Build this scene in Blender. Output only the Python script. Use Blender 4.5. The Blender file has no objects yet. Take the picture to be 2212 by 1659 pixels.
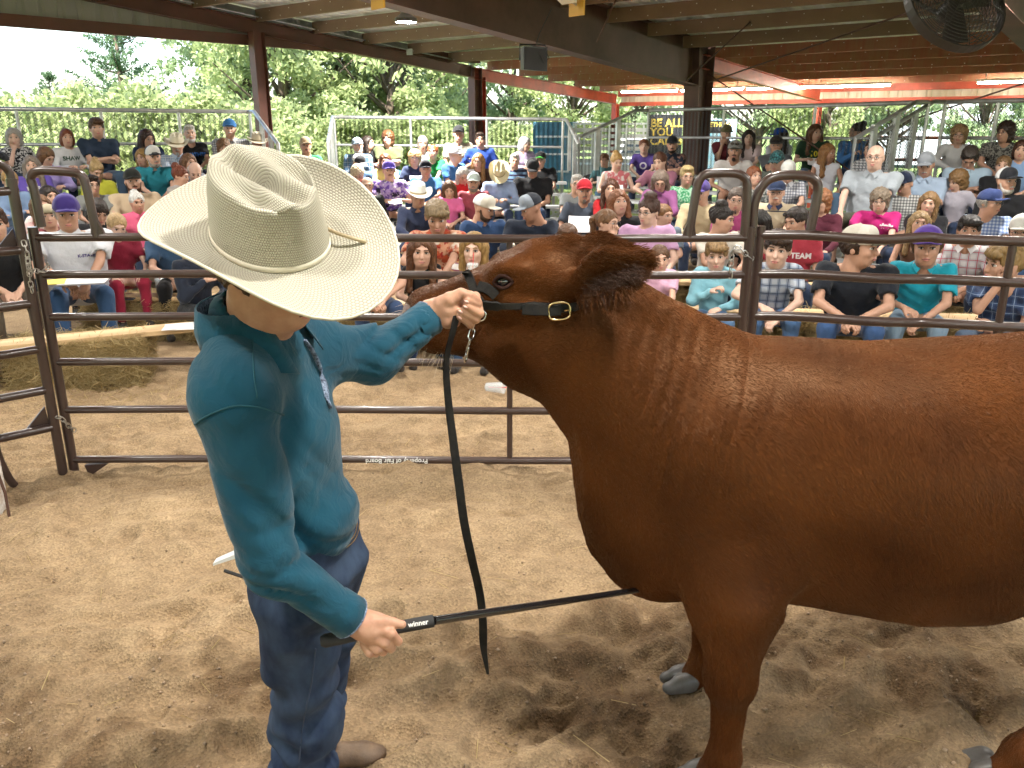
import bpy, bmesh, math, random
import numpy as np
from mathutils import Vector, Matrix, noise as mnoise
from mathutils.bvhtree import BVHTree
sc = bpy.context.scene
COL = sc.collection
rnd = random.Random(7)
R = math.radians
# ---------------------------------------------------------------- camera, sky, sun, exposure
CAMH, PITCH, FOC = 2.0, R(17.5), 1789.0          # eye height, downward pitch, focal length for a 2212 px wide frame
cam = bpy.data.cameras.new('camera'); camo = bpy.data.objects.new('camera', cam); COL.objects.link(camo)
camo.location = (0, 0, CAMH); camo.rotation_euler = (math.pi/2-PITCH, 0, 0)
cam.sensor_width = 36; cam.lens = 36*FOC/2212; cam.clip_start = .05; cam.clip_end = 3000
sc.camera = camo
SUN_AZ, SUN_EL = R(196), R(50)                    # azimuth clockwise from +Y
world = bpy.data.worlds.new('World'); sc.world = world; world.use_nodes = True
wn = world.node_tree.nodes; bg = wn['Background']
sky = wn.new('ShaderNodeTexSky'); sky.sky_type = 'NISHITA'; sky.sun_disc = False
sky.sun_elevation = SUN_EL; sky.sun_rotation = SUN_AZ; sky.dust_density = 1.2; sky.air_density = 1.0; sky.ozone_density = .5
world.node_tree.links.new(sky.outputs[0], bg.inputs[0]); bg.inputs[1].default_value = .15
sl = bpy.data.lights.new('sun', 'SUN'); sl.energy = 5.0; sl.angle = R(.6); sl.color = (1, .95, .86)
so = bpy.data.objects.new('sun', sl); COL.objects.link(so)
sd = Vector((math.sin(SUN_AZ)*math.cos(SUN_EL), math.cos(SUN_AZ)*math.cos(SUN_EL), math.sin(SUN_EL)))
so.rotation_euler = (-sd).to_track_quat('-Z', 'Y').to_euler(); so.location = (0, -5, 30)
sc.view_settings.view_transform = 'Standard'; sc.view_settings.look = 'None'
sc.view_settings.exposure = 1.85; sc.view_settings.gamma = 1
sc.render.engine = 'CYCLES'
sc.cycles.use_denoising = True
sc.cycles.max_bounces = 6; sc.cycles.diffuse_bounces = 3; sc.cycles.glossy_bounces = 2; sc.cycles.transmission_bounces = 4
sc.cycles.transparent_max_bounces = 8; sc.cycles.caustics_reflective = False; sc.cycles.caustics_refractive = False
sc.cycles.sample_clamp_indirect = 6
sc.cycles.use_adaptive_sampling = True; sc.cycles.adaptive_threshold = .035; sc.cycles.adaptive_min_samples = 16
# ---------------------------------------------------------------- helpers
CP, SP = math.cos(PITCH), math.sin(PITCH)
def ray(x, y):
    u, v = (x-1106)/FOC, (829.5-y)/FOC
    return Vector((u, CP+v*SP, -SP+v*CP))
def P(x, y, D):                     # point seen at frame position x, y that stands D metres ahead
    d = ray(x, y); return Vector((0, 0, CAMH))+d*(D/d.y)
def PZ(x, y, z):                    # point seen at x, y that lies at height z
    d = ray(x, y); return Vector((0, 0, CAMH))+d*((z-CAMH)/d.z)
def srgb(c):
    if isinstance(c, str): c = [int(c[i:i+2], 16)/255 for i in (0, 2, 4)]
    return tuple(x/12.92 if x <= .04045 else ((x+.055)/1.055)**2.4 for x in c)
MATS = {}
def mat(key, col=None, rough=.7, metal=0., spec=.5, noise=None, bump=None, emit=None, sheen=0, coat=0, sub=0, stretch=None, trans=0, alpha=1):
    """principled material; noise = (scale, amount) colour mottling; bump = (scale, strength)"""
    if key in MATS: return MATS[key]
    m = bpy.data.materials.new(key); m.use_nodes = True; MATS[key] = m
    nt = m.node_tree; b = nt.nodes['Principled BSDF']
    col = tuple(col)+(1,)
    b.inputs['Base Color'].default_value = col; b.inputs['Roughness'].default_value = rough; b.inputs['Metallic'].default_value = metal
    b.inputs['Specular IOR Level'].default_value = spec
    if sheen: b.inputs['Sheen Weight'].default_value = sheen
    if coat: b.inputs['Coat Weight'].default_value = coat; b.inputs['Coat Roughness'].default_value = .15
    if sub: b.inputs['Subsurface Weight'].default_value = sub; b.inputs['Subsurface Radius'].default_value = (.02, .008, .004); b.inputs['Subsurface Scale'].default_value = .4
    if trans: b.inputs['Transmission Weight'].default_value = trans
    if alpha < 1: b.inputs['Alpha'].default_value = alpha
    if emit: b.inputs['Emission Color'].default_value = tuple(emit[0])+(1,); b.inputs['Emission Strength'].default_value = emit[1]
    def coords(sc_):
        tc = nt.nodes.new('ShaderNodeTexCoord'); mp = nt.nodes.new('ShaderNodeMapping')
        nt.links.new(tc.outputs['Object'], mp.inputs[0])
        if stretch: mp.inputs['Scale'].default_value = stretch
        n = nt.nodes.new('ShaderNodeTexNoise'); n.inputs['Scale'].default_value = sc_; n.inputs['Detail'].default_value = 5; n.inputs['Roughness'].default_value = .6
        nt.links.new(mp.outputs[0], n.inputs[0]); return n
    if noise:
        n = coords(noise[0]); mx = nt.nodes.new('ShaderNodeMix'); mx.data_type = 'RGBA'
        rp = nt.nodes.new('ShaderNodeMapRange'); rp.inputs[1].default_value = .35; rp.inputs[2].default_value = .65
        nt.links.new(n.outputs[0], rp.inputs[0]); nt.links.new(rp.outputs[0], mx.inputs[0])
        a = noise[1]
        mx.inputs[6].default_value = tuple(min(1, c*(1+a)) for c in col[:3])+(1,)
        mx.inputs[7].default_value = (tuple(noise[2]) if len(noise) > 2 else tuple(c*(1-a) for c in col[:3]))+(1,)
        nt.links.new(mx.outputs[2], b.inputs['Base Color'])
    if bump:
        n = coords(bump[0]); bp = nt.nodes.new('ShaderNodeBump'); bp.inputs['Strength'].default_value = bump[1]; bp.inputs['Distance'].default_value = bump[2] if len(bump) > 2 else .01
        nt.links.new(n.outputs[0], bp.inputs['Height']); nt.links.new(bp.outputs[0], b.inputs['Normal'])
    return m
def mesh(name, V, F, mats=None, smooth=True, fm=None):
    """mesh from arrays; F is (n,3), (n,4) or a list of tuples"""
    me = bpy.data.meshes.new(name); V = np.asarray(V, np.float32)
    if isinstance(F, np.ndarray):
        n, k = F.shape
        me.vertices.add(len(V)); me.vertices.foreach_set('co', V.ravel())
        me.loops.add(n*k); me.loops.foreach_set('vertex_index', F.astype(np.int32).ravel())
        me.polygons.add(n); me.polygons.foreach_set('loop_start', np.arange(0, n*k, k, dtype=np.int32))
        me.update(calc_edges=True)
    else:
        me.from_pydata(V.tolist(), [], [tuple(f) for f in F]); me.update()
    if smooth: me.polygons.foreach_set('use_smooth', np.ones(len(me.polygons), bool))
    if fm is not None: me.polygons.foreach_set('material_index', np.asarray(fm, np.int32))
    for m in (mats or []): me.materials.append(m)
    return me
def ob(name, data, parent=None, loc=None, rot=None, mat4=None, m=None):
    o = bpy.data.objects.new(name, data); COL.objects.link(o)
    if parent is not None: o.parent = parent
    if mat4 is not None: o.matrix_local = mat4
    if loc is not None: o.location = loc
    if rot is not None: o.rotation_euler = rot
    if m is not None and data is not None:
        for i, mm in enumerate(m if isinstance(m, (list, tuple)) else [m]):
            if len(data.materials) <= i: data.materials.append(mm)
            else: o.material_slots[i].link = 'OBJECT'; o.material_slots[i].material = mm
    return o
def tag(o, label, cat=None, group=None, kind=None):
    if label: o['label'] = label
    if cat: o['category'] = cat
    if group: o['group'] = group
    if kind: o['kind'] = kind
    return o
def thing(name, label, cat, loc=(0, 0, 0), rz=0, group=None):
    o = bpy.data.objects.new(name, None); COL.objects.link(o); o.location = loc; o.rotation_euler = (0, 0, rz); o.empty_display_size = .1
    return tag(o, label, cat, group)
def struct(name, data, m=None):
    o = ob(name, data, m=m); o['kind'] = 'structure'; return o
class MB:                            # collects simple shapes into one mesh
    def __init__(s): s.v = []; s.f = []; s.fm = []
    def add(s, v, f, mi=0):
        b = len(s.v); s.v += [tuple(p) for p in v]; s.f += [tuple(i+b for i in q) for q in f]; s.fm += [mi]*len(f)
    def box(s, c, size, M=None, mi=0, bev=0):
        x, y, z = size[0]/2, size[1]/2, size[2]/2; c = Vector(c)
        pts = [Vector((a*x, b*y, d*z)) for a in (-1, 1) for b in (-1, 1) for d in (-1, 1)]
        s.add([c+(M @ p if M else p) for p in pts], [(0, 1, 3, 2), (4, 6, 7, 5), (0, 4, 5, 1), (2, 3, 7, 6), (0, 2, 6, 4), (1, 5, 7, 3)], mi)
    def beam(s, A, B, w, h, up=(0, 0, 1), mi=0):   # box from A to B, w across, h along up
        A, B = Vector(A), Vector(B); d = (B-A).normalized(); u = Vector(up); sd_ = d.cross(u).normalized(); u = sd_.cross(d)
        pts = [q+sd_*(a*w/2)+u*(b*h/2) for q in (A, B) for a in (-1, 1) for b in (-1, 1)]
        s.add(pts, [(0, 1, 3, 2), (4, 6, 7, 5), (0, 4, 5, 1), (2, 3, 7, 6), (0, 2, 6, 4), (1, 5, 7, 3)], mi)
    def ibeam(s, A, B, w, h, t=.012, up=(0, 0, 1), mi=0, h2=None):  # I section, depth h at A, h2 at B, tops aligned on A-B
        A, B = Vector(A), Vector(B); d = (B-A).normalized(); u = Vector(up); sd_ = d.cross(u).normalized(); u = sd_.cross(d)
        h2 = h2 or h
        def bx(p0, p1, w_, a0, a1, b0, b1):
            pts = []
            for q, lo, hi in ((p0, a0, a1), (p1, b0, b1)):
                pts += [q+sd_*(k*w_/2)+u*z for k in (-1, 1) for z in (lo, hi)]
            s.add(pts, [(0, 1, 3, 2), (4, 6, 7, 5), (0, 4, 5, 1), (2, 3, 7, 6), (0, 2, 6, 4), (1, 5, 7, 3)], mi)
        bx(A, B, w, -t, 0, -t, 0); bx(A, B, w, -h, -h+t, -h2, -h2+t); bx(A, B, t, -h+t, -t, -h2+t, -t)
    def tube(s, pts, r, n=8, mi=0, caps=True, up=None, flat=None):
        pts = [Vector(p) for p in pts]; rr = r if isinstance(r, (list, tuple)) else [r]*len(pts); V = []; F = []
        ref = Vector(up) if up else Vector((.13, .2, .97))
        for i, p in enumerate(pts):
            d = (pts[min(i+1, len(pts)-1)]-pts[max(i-1, 0)]).normalized()
            a = d.cross(ref)
            if a.length < .05: a = d.cross(Vector((1, 0, 0)))
            a.normalize(); b = d.cross(a).normalized()
            if i and not up:
                ref = -(a.cross(d)) if False else ref
            fl = flat or (1, 1)
            for k in range(n):
                t = 2*math.pi*k/n; V.append(p+(a*math.cos(t)*fl[0]+b*math.sin(t)*fl[1])*rr[i])
        for i in range(len(pts)-1):
            for k in range(n): F.append((i*n+k, i*n+(k+1) % n, (i+1)*n+(k+1) % n, (i+1)*n+k))
        if caps: F.append(tuple(range(n-1, -1, -1))); F.append(tuple((len(pts)-1)*n+k for k in range(n)))
        s.add(V, F, mi)
    def lathe(s, prof, n=16, M=None, mi=0):
        V = []; F = []
        for r, z in prof:
            for k in range(n):
                t = 2*math.pi*k/n; p = Vector((r*math.cos(t), r*math.sin(t), z)); V.append(M @ p if M else p)
        for i in range(len(prof)-1):
            for k in range(n): F.append((i*n+k, i*n+(k+1) % n, (i+1)*n+(k+1) % n, (i+1)*n+k))
        s.add(V, F, mi)
    def me(s, name, mats=None, smooth=False): return mesh(name, s.v, s.f, mats if isinstance(mats, (list, tuple)) or mats is None else [mats], smooth, s.fm)
    def ob(s, name, m, parent=None, smooth=False, **k): return ob(name, s.me(name, m, smooth), parent, **k)
def smooth_angle(o, a=40):
    me = o.data
    me.polygons.foreach_set('use_smooth', np.ones(len(me.polygons), bool))
    me.set_sharp_from_angle(angle=R(a)); return o
# ---------------------------------------------------------------- implicit surfaces: fields of smoothly joined limbs, meshed by surface nets
class Field:
    def __init__(s, xs, ys, zs):
        s.x, s.y, s.z = [np.asarray(a, np.float32) for a in (xs, ys, zs)]
        s.F = np.full((len(s.x), len(s.y), len(s.z)), 1., np.float32)
        s.h = max(np.diff(a).max() for a in (s.x, s.y, s.z))
    def sl(s, lo, hi, pad):
        r = []
        for a, l, h in zip((s.x, s.y, s.z), lo, hi):
            i, j = np.searchsorted(a, l-pad), np.searchsorted(a, h+pad)
            r.append(slice(max(i-1, 0), min(j+1, len(a))))
        return tuple(r)
    def grid(s, S): return s.x[S[0]][:, None, None], s.y[S[1]][None, :, None], s.z[S[2]][None, None, :]
    def put(s, S, d, k, op):
        a = s.F[S]
        if op == 'u':
            h = np.maximum(k-np.abs(a-d), 0)/max(k, 1e-5); s.F[S] = np.minimum(a, d)-h*h*k*.25
        elif op == 's':
            d = -d; h = np.maximum(k-np.abs(a-d), 0)/max(k, 1e-5); s.F[S] = np.maximum(a, d)+h*h*k*.25
        elif op == 'i': s.F[S] = np.maximum(a, d)
    def ec(s, A, B, ra, rb=None, k=.02, u=None, op='u', ra2=None, rb2=None):
        """tapered capsule A-B, radius ra at A, ra2 at B (rb, rb2 across u for flattened ones)"""
        A = np.array(A, np.float32); B = np.array(B, np.float32)
        ra2 = ra if ra2 is None else ra2
        m = max(ra, ra2, rb or 0, rb2 or 0)
        S = s.sl(np.minimum(A, B)-m, np.maximum(A, B)+m, k+2.5*s.h); X, Y, Z = s.grid(S)
        if X.size == 0 or Y.size == 0 or Z.size == 0: return
        d = B-A; L = float(d @ d)+1e-9
        px, py, pz = X-A[0], Y-A[1], Z-A[2]
        t = np.clip((px*d[0]+py*d[1]+pz*d[2])/L, 0, 1)
        px, py, pz = px-t*d[0], py-t*d[1], pz-t*d[2]
        rr = ra+(ra2-ra)*t
        if rb is None: D = np.sqrt(px*px+py*py+pz*pz)-rr
        else:
            rb2 = rb if rb2 is None else rb2; u = np.array(u, np.float32); u = u/np.linalg.norm(u)
            q = rb+(rb2-rb)*t; du = px*u[0]+py*u[1]+pz*u[2]
            e2 = np.maximum(px*px+py*py+pz*pz-du*du, 0)
            D = (np.sqrt(du*du/(rr*rr)+e2/(q*q))-1)*np.minimum(rr, q)
        s.put(S, D, k, op)
    def ell(s, c, r, M=None, k=.02, op='u'):
        c = np.array(c, np.float32); m = max(r)
        S = s.sl(c-m, c+m, k+2.5*s.h); X, Y, Z = s.grid(S)
        if X.size == 0 or Y.size == 0 or Z.size == 0: return
        px, py, pz = X-c[0], Y-c[1], Z-c[2]
        if M is not None:
            Mt = np.array(M.inverted() if hasattr(M, 'inverted') else M, np.float32)
            px, py, pz = [Mt[i][0]*px+Mt[i][1]*py+Mt[i][2]*pz for i in range(3)]
        q = np.sqrt((px/r[0])**2+(py/r[1])**2+(pz/r[2])**2)
        q2 = np.sqrt((px/r[0]**2)**2+(py/r[1]**2)**2+(pz/r[2]**2)**2)
        s.put(S, q*(q-1)/np.maximum(q2, 1e-6), k, op)
    def fn(s, f, lo=None, hi=None, k=.02, op='u'):
        S = s.sl(lo, hi, 0) if lo is not None else (slice(None),)*3
        s.put(S, f(*s.grid(S)).astype(np.float32), k, op)
    def disp(s, f): s.F += f(*s.grid((slice(None),)*3)).astype(np.float32)
    def mesh(s):
        F = s.F; I = F < 0; nx, ny, nz = F.shape
        c = I[:-1, :-1, :-1].astype(np.int8)
        for i, j, k in ((1, 0, 0), (0, 1, 0), (0, 0, 1), (1, 1, 0), (1, 0, 1), (0, 1, 1), (1, 1, 1)):
            c = c+I[i:nx-1+i, j:ny-1+j, k:nz-1+k]
        act = np.argwhere((c > 0) & (c < 8)); n = len(act)
        idx = np.full((nx-1, ny-1, nz-1), -1, np.int32); idx[act[:, 0], act[:, 1], act[:, 2]] = np.arange(n)
        offs = [(a, b, d) for a in (0, 1) for b in (0, 1) for d in (0, 1)]
        g = {o: F[act[:, 0]+o[0], act[:, 1]+o[1], act[:, 2]+o[2]] for o in offs}
        acc = np.zeros((n, 3), np.float32); cnt = np.zeros(n, np.float32)
        for o in offs:
            for ax in range(3):
                if o[ax] == 0:
                    p = list(o); p[ax] = 1; p = tuple(p); a, b = g[o], g[p]; x = (a < 0) != (b < 0)
                    t = np.where(x, a/np.where(x, a-b, 1), 0); w = x.astype(np.float32)
                    for q in range(3): acc[:, q] += w*(t if q == ax else o[q])
                    cnt += w
        acc /= np.maximum(cnt, 1)[:, None]
        V = np.empty((n, 3), np.float32)
        for q, a in enumerate((s.x, s.y, s.z)):
            i = act[:, q]; V[:, q] = a[i]+(a[i+1]-a[i])*acc[:, q]
        Q = []
        for ax in range(3):
            sl0 = [slice(1, -1)]*3; sl1 = [slice(1, -1)]*3; sl0[ax] = slice(0, -1); sl1[ax] = slice(1, None)
            a, b = I[tuple(sl0)], I[tuple(sl1)]; e = np.argwhere(a != b)
            if len(e) == 0: continue
            fl = a[e[:, 0], e[:, 1], e[:, 2]]; base = e.copy()
            o1, o2 = [i for i in range(3) if i != ax]; base[:, o1] += 1; base[:, o2] += 1
            def cell(d1, d2):
                q = base.copy(); q[:, o1] -= d1; q[:, o2] -= d2; return idx[q[:, 0], q[:, 1], q[:, 2]]
            q = np.stack([cell(1, 1), cell(0, 1), cell(0, 0), cell(1, 0)], 1)
            flip = fl if ax != 1 else ~fl
            q[~flip] = q[~flip][:, ::-1]
            Q.append(q)
        Q = np.concatenate(Q); Q = Q[(Q >= 0).all(1)]
        return V, Q
def relax(V, Q, it=2, w=.5):
    """light smoothing of a surface-net mesh"""
    e = np.concatenate([Q[:, [0, 1]], Q[:, [1, 2]], Q[:, [2, 3]], Q[:, [3, 0]]]); e = np.concatenate([e, e[:, ::-1]])
    cnt = np.bincount(e[:, 0], minlength=len(V)).astype(np.float32)
    for _ in range(it):
        A = np.stack([np.bincount(e[:, 0], weights=V[e[:, 1], i], minlength=len(V)) for i in range(3)], 1)/np.maximum(cnt, 1)[:, None]
        V = V+(A-V)*w
    return V.astype(np.float32)
def axis(lo, hi, h): return np.linspace(lo, hi, max(int((hi-lo)/h)+1, 3))
def axis2(lo, hi, h, flo, fhi, fh):
    """coarse axis with a finer stretch flo..fhi"""
    parts = []
    if flo > lo: parts.append(np.arange(lo, flo, h))
    parts.append(np.arange(max(flo, lo), min(fhi, hi), fh))
    if fhi < hi: parts.append(np.arange(fhi, hi+h, h))
    a = np.concatenate(parts); return a[np.concatenate([[True], np.diff(a) > fh*.3])]
def vnoise(n, m, cx, cy, rs):
    """smooth value noise on an n x m raster with cx x cy cells"""
    g = rs.rand(int(cx)+3, int(cy)+3); u = np.linspace(0, cx, n); v = np.linspace(0, cy, m)
    i, j = u.astype(int), v.astype(int); fu, fv = u-i, v-j; fu = fu*fu*(3-2*fu); fv = fv*fv*(3-2*fv)
    a = g[np.ix_(i, j)]*(1-fu)[:, None]+g[np.ix_(i+1, j)]*fu[:, None]
    b = g[np.ix_(i, j+1)]*(1-fu)[:, None]+g[np.ix_(i+1, j+1)]*fu[:, None]
    return a*(1-fv)+b*fv
# ================================================================ the setting: ground, arena sand, barn
CREAM = (.62, .55, .42)
grass_m = mat('grass', (.10, .16, .035), .9, noise=(3, .35, (.16, .2, .06)), bump=(60, .5))
b_ = MB(); b_.add([(-900, -900, -.16), (900, -900, -.16), (900, 900, -.16), (-900, 900, -.16)], [(0, 1, 2, 3)])
struct('ground', b_.me('ground', grass_m))
# ---- sand of the ring: one sheet with drag ripples, hoof and boot prints and clods
def sand_material():
    m = bpy.data.materials.new('sand'); m.use_nodes = True; nt = m.node_tree; N = nt.nodes.new; L = nt.links.new
    b = nt.nodes['Principled BSDF']; b.inputs['Roughness'].default_value = .95; b.inputs['Specular IOR Level'].default_value = .2
    tc = N('ShaderNodeTexCoord')
    def nz(s, d=6, r=.6):
        n = N('ShaderNodeTexNoise'); n.inputs['Scale'].default_value = s; n.inputs['Detail'].default_value = d; n.inputs['Roughness'].default_value = r
        L(tc.outputs['Object'], n.inputs[0]); return n
    n1, n2, n3 = nz(.9), nz(7), nz(170, 3)
    cr = N('ShaderNodeValToRGB'); cr.color_ramp.elements[0].position = .3; cr.color_ramp.elements[1].position = .7
    cr.color_ramp.elements[0].color = (.18, .12, .071, 1); cr.color_ramp.elements[1].color = (.41, .30, .184, 1)
    mx = N('ShaderNodeMath'); mx.operation = 'MULTIPLY_ADD'; L(n2.outputs[0], mx.inputs[0]); mx.inputs[1].default_value = .45
    ad = N('ShaderNodeMath'); ad.operation = 'MULTIPLY'; L(n1.outputs[0], ad.inputs[0]); ad.inputs[1].default_value = .6
    L(ad.outputs[0], mx.inputs[2]); L(mx.outputs[0], cr.inputs[0])
    # pale and dark grains
    vo = N('ShaderNodeTexVoronoi'); vo.inputs['Scale'].default_value = 115; L(tc.outputs['Object'], vo.inputs[0])
    gr = N('ShaderNodeValToRGB'); gr.color_ramp.elements[0].color = (.60, .58, .56, 1); gr.color_ramp.elements[1].color = (1.30, 1.28, 1.2, 1)
    L(vo.outputs['Color'], gr.inputs[0])
    mm = N('ShaderNodeMix'); mm.data_type = 'RGBA'; mm.blend_type = 'MULTIPLY'; mm.inputs[0].default_value = .75
    L(cr.outputs[0], mm.inputs[6]); L(gr.outputs[0], mm.inputs[7])
    vm = N('ShaderNodeVertexColor'); vm.layer_name = 'damp'
    dm = N('ShaderNodeMix'); dm.data_type = 'RGBA'; dm.blend_type = 'MULTIPLY'; L(vm.outputs['Color'], dm.inputs[0])
    L(mm.outputs[2], dm.inputs[6]); dm.inputs[7].default_value = (.47, .42, .38, 1)
    L(dm.outputs[2], b.inputs['Base Color'])
    a2 = N('ShaderNodeMath'); a2.operation = 'MULTIPLY_ADD'; L(n3.outputs[0], a2.inputs[0]); a2.inputs[1].default_value = .5; L(vo.outputs['Distance'], a2.inputs[2])
    bp = N('ShaderNodeBump'); bp.inputs['Strength'].default_value = .8; bp.inputs['Distance'].default_value = .006
    L(a2.outputs[0], bp.inputs['Height']); L(bp.outputs[0], b.inputs['Normal']); return m
SAND = sand_material()
def sand_patch(name, x0, x1, y0, y1, step, amp):
    rs = np.random.RandomState(11); nx, ny = int((x1-x0)/step), int((y1-y0)/step)
    xs, ys = np.linspace(x0, x1, nx), np.linspace(y0, y1, ny); X, Y = np.meshgrid(xs, ys, indexing='ij')
    W, H = x1-x0, y1-y0; Z = np.zeros((nx, ny)); damp = np.zeros((nx, ny))
    for sc_, a in ((.9, .020), (2.2, .015), (5, .014), (11, .0095), (24, .0055)): Z += (vnoise(nx, ny, W*sc_, H*sc_, rs)-.5)*2*a
    # ridged drag marks running up to the right
    for ang, fr, a in ((R(24), 3.0, .026), (R(12), 6.0, .014), (R(-20), 2.2, .016)):
        w = (vnoise(nx, ny, W*1.2, H*1.2, rs)-.5)*2.4
        q = (-X*math.sin(ang)+Y*math.cos(ang))*fr+w*1.1
        g = 1-np.abs(((q % 1)-.5)*2); mk = np.clip((vnoise(nx, ny, W*1.5, H*1.5, rs)-.4)*3, 0, 1)
        Z += (g**2)*a*mk*1.3
    # crest lines of kicked-up sand
    for sc_, a, sx in ((1.6, .030, 1.6), (3.4, .022, 1.5), (7, .011, 1.3)):
        n_ = vnoise(nx, ny, W*sc_/sx, H*sc_*sx, rs)+.35*(vnoise(nx, ny, W*sc_*2.3, H*sc_*2.3, rs)-.5); Z += a*((1-np.abs(2*n_-1)).clip(0, 1)**3-.25)*np.clip(vnoise(nx, ny, W*1.1, H*1.1, rs)*2.2-.4, .15, 1)*np.clip(1.25-(Y-2)*.14, .45, 1.2)
    # prints: a pressed hollow with a raised lip on one side
    near = [(rs.uniform(x0, x1), rs.uniform(y0, y1)) for _ in range(int(W*H*15))]
    for px, py in near:
        l, w, an = rs.uniform(.06, .19), rs.uniform(.04, .09), rs.uniform(0, math.pi); dpt = rs.uniform(.006, .017)*(1.2 if py < 3.2 else .8)
        i0, i1 = np.searchsorted(xs, px-.35), np.searchsorted(xs, px+.35); j0, j1 = np.searchsorted(ys, py-.35), np.searchsorted(ys, py+.35)
        x, y = X[i0:i1, j0:j1]-px, Y[i0:i1, j0:j1]-py; u = x*math.cos(an)+y*math.sin(an); v = -x*math.sin(an)+y*math.cos(an)
        q = np.sqrt((u/l)**2+(v/w)**2)+(vnoise(*x.shape, 4, 4, rs)-.5)*.5 if x.size > 30 else np.sqrt((u/l)**2+(v/w)**2)
        Z[i0:i1, j0:j1] += -dpt/(1+np.exp((q-1)*9))+dpt*.55*np.exp(-((q-1.25)/.22)**2)*(.5+.5*np.tanh(u/l*1.5))
    # scuffed, clodded and damp areas
    for cx, cy, r_ in ((-1.6, 2.15, .7), (-.95, 2.6, .5), (-2.1, 2.5, .6), (.1, 2.75, .5), (.35, 2.5, .4), (1.0, 2.75, .6), (1.6, 2.6, .45), (.55, 2.2, .35), (-1.2, 1.9, .5), (.25, 2.05, .3), (1.5, 3, .5), (.6, 3.0, .5)):
        m = np.exp(-(((X-cx)/r_)**2+((Y-cy)/(r_*.6))**2)); n_ = vnoise(nx, ny, W*16, H*16, rs); n2 = vnoise(nx, ny, W*38, H*38, rs)
        Z += m*((n_-.5)*.022+(n2-.5)*.016); damp = np.maximum(damp, np.clip(m*1.5*(.35+n_*.9)-.25, 0, 1))
    Z *= amp*1.35
    ed = np.clip(np.minimum.reduce([X-x0, x1-X, y1-Y, Y-y0])/.3, 0, 1)
    Z = Z*ed
    V = np.stack([X.ravel(), Y.ravel(), Z.ravel()], 1); I = np.arange(nx*ny).reshape(nx, ny)
    Q = np.stack([I[:-1, :-1], I[1:, :-1], I[1:, 1:], I[:-1, 1:]], -1).reshape(-1, 4)
    me = mesh(name, V, Q, [SAND]); ca = me.color_attributes.new('damp', 'FLOAT_COLOR', 'POINT')
    c = np.ones((nx*ny, 4), np.float32); c[:, :3] = (damp*ed).ravel()[:, None]; ca.data.foreach_set('color', c.ravel())
    return struct(name, me), (xs, ys, Z)
_, SANDH = sand_patch('sand', -5, 5, .9, 7.2, .0145, 1.0)
def sandz(x, y):
    xs, ys, Z = SANDH; i = min(max(np.searchsorted(xs, x), 0), len(xs)-1); j = min(max(np.searchsorted(ys, y), 0), len(ys)-1)
    return float(Z[i, j]) if xs[0] < x < xs[-1] and ys[0] < y < ys[-1] else 0.
b_ = MB(); rs = [(-16, -9), (14, -9), (14, 11.5), (5, 14.2), (-4, 14.2), (-9, 11.8), (-16, 9)]
inner = [(-5, .9), (5, .9), (5, 7.2), (-5, 7.2)]
for q in ([(-16, -9), (14, -9), (14, .9), (-16, .9)], [(-16, .9), (-5, .9), (-5, 7.2), (-16, 7.2)], [(5, .9), (14, .9), (14, 7.2), (5, 7.2)], [(-16, 7.2), (14, 7.2), (14, 13), (-16, 13)]):
    b_.add([(x, y, 0) for x, y in q], [(0, 1, 2, 3)])
me_ = b_.me('sand', SAND); me_.color_attributes.new('damp', 'FLOAT_COLOR', 'POINT').data.foreach_set('color', np.tile([0, 0, 0, 1], len(me_.vertices)).astype(np.float32))
struct('sand', me_)
b_ = MB(); b_.add([(-14, 13, -.004), (12, 13, -.004), (12, 18.5, -.004), (-14, 18.5, -.004)], [(0, 1, 2, 3)])
struct('path', b_.me('path', mat('gravel_path', (.42, .38, .30), .95, noise=(5, .2), bump=(90, .6))))
# ---- barn frame: axes a (down the rafters, away) and b (along the eave, to the right and nearer)
C1 = Vector((-.925, 20, 0)); AX = Vector((.643, .766, 0)); BX = Vector((.766, -.643, 0)); BAY = 5.75
def B(s, t, z): return C1+AX*s+BX*t+Vector((0, 0, z))
RIDGE = -15.
def roofz(s): return 3.42-.09*s if s <= 0 and s >= RIDGE else (3.42-.075*s if s > 0 else 3.42-.09*RIDGE+.09*(s-RIDGE))
brown = mat('brown_steel', (.115, .042, .030), .5, noise=(2.5, .25, (.10, .045, .03)), bump=(40, .15))
brown2 = mat('dark_brown_steel', (.105, .052, .040), .55, noise=(2, .25), bump=(40, .15))
redp = mat('red_steel', (.46, .075, .040), .5, noise=(2.5, .3, (.34, .07, .04)), bump=(40, .15))
rust = mat('streaked_purlin_steel', (.26, .085, .045), .6, noise=(9, .45, (.36, .18, .09)), stretch=(1, 1, .12), bump=(30, .2))
rust2 = mat('dull_purlin_steel', (.17, .11, .075), .65, noise=(5, .35, (.25, .17, .11)), bump=(30, .2))
sheetm = mat('galvanised_sheet', (.78, .78, .75), .45, metal=.0, noise=(2, .1, (.66, .63, .57)))
fasm = mat('grey_cladding', (.36, .37, .38), .5, noise=(1.5, .12), stretch=(1, 1, .1))
fasm2 = mat('cream_cladding', (.66, .62, .52), .5, noise=(2, .12, (.5, .42, .3)), stretch=(1, 1, .1))
galv = mat('galvanised_pipe', (.50, .51, .52), .38, metal=.75, noise=(6, .2))
boltm = mat('bolt_zinc', (.8, .8, .78), .35, metal=.6)
barn = thing('show_barn', 'open-sided show barn with brown and red steel frames over the ring', 'building', B(0, 0, 0))
def loc(o): return o
BYAW = math.atan2(BX.y, BX.x); barn.rotation_euler = (0, 0, BYAW)
BI = (Matrix.Translation(B(0, 0, 0)) @ Matrix.Rotation(BYAW, 4, 'Z')).inverted()
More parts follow.
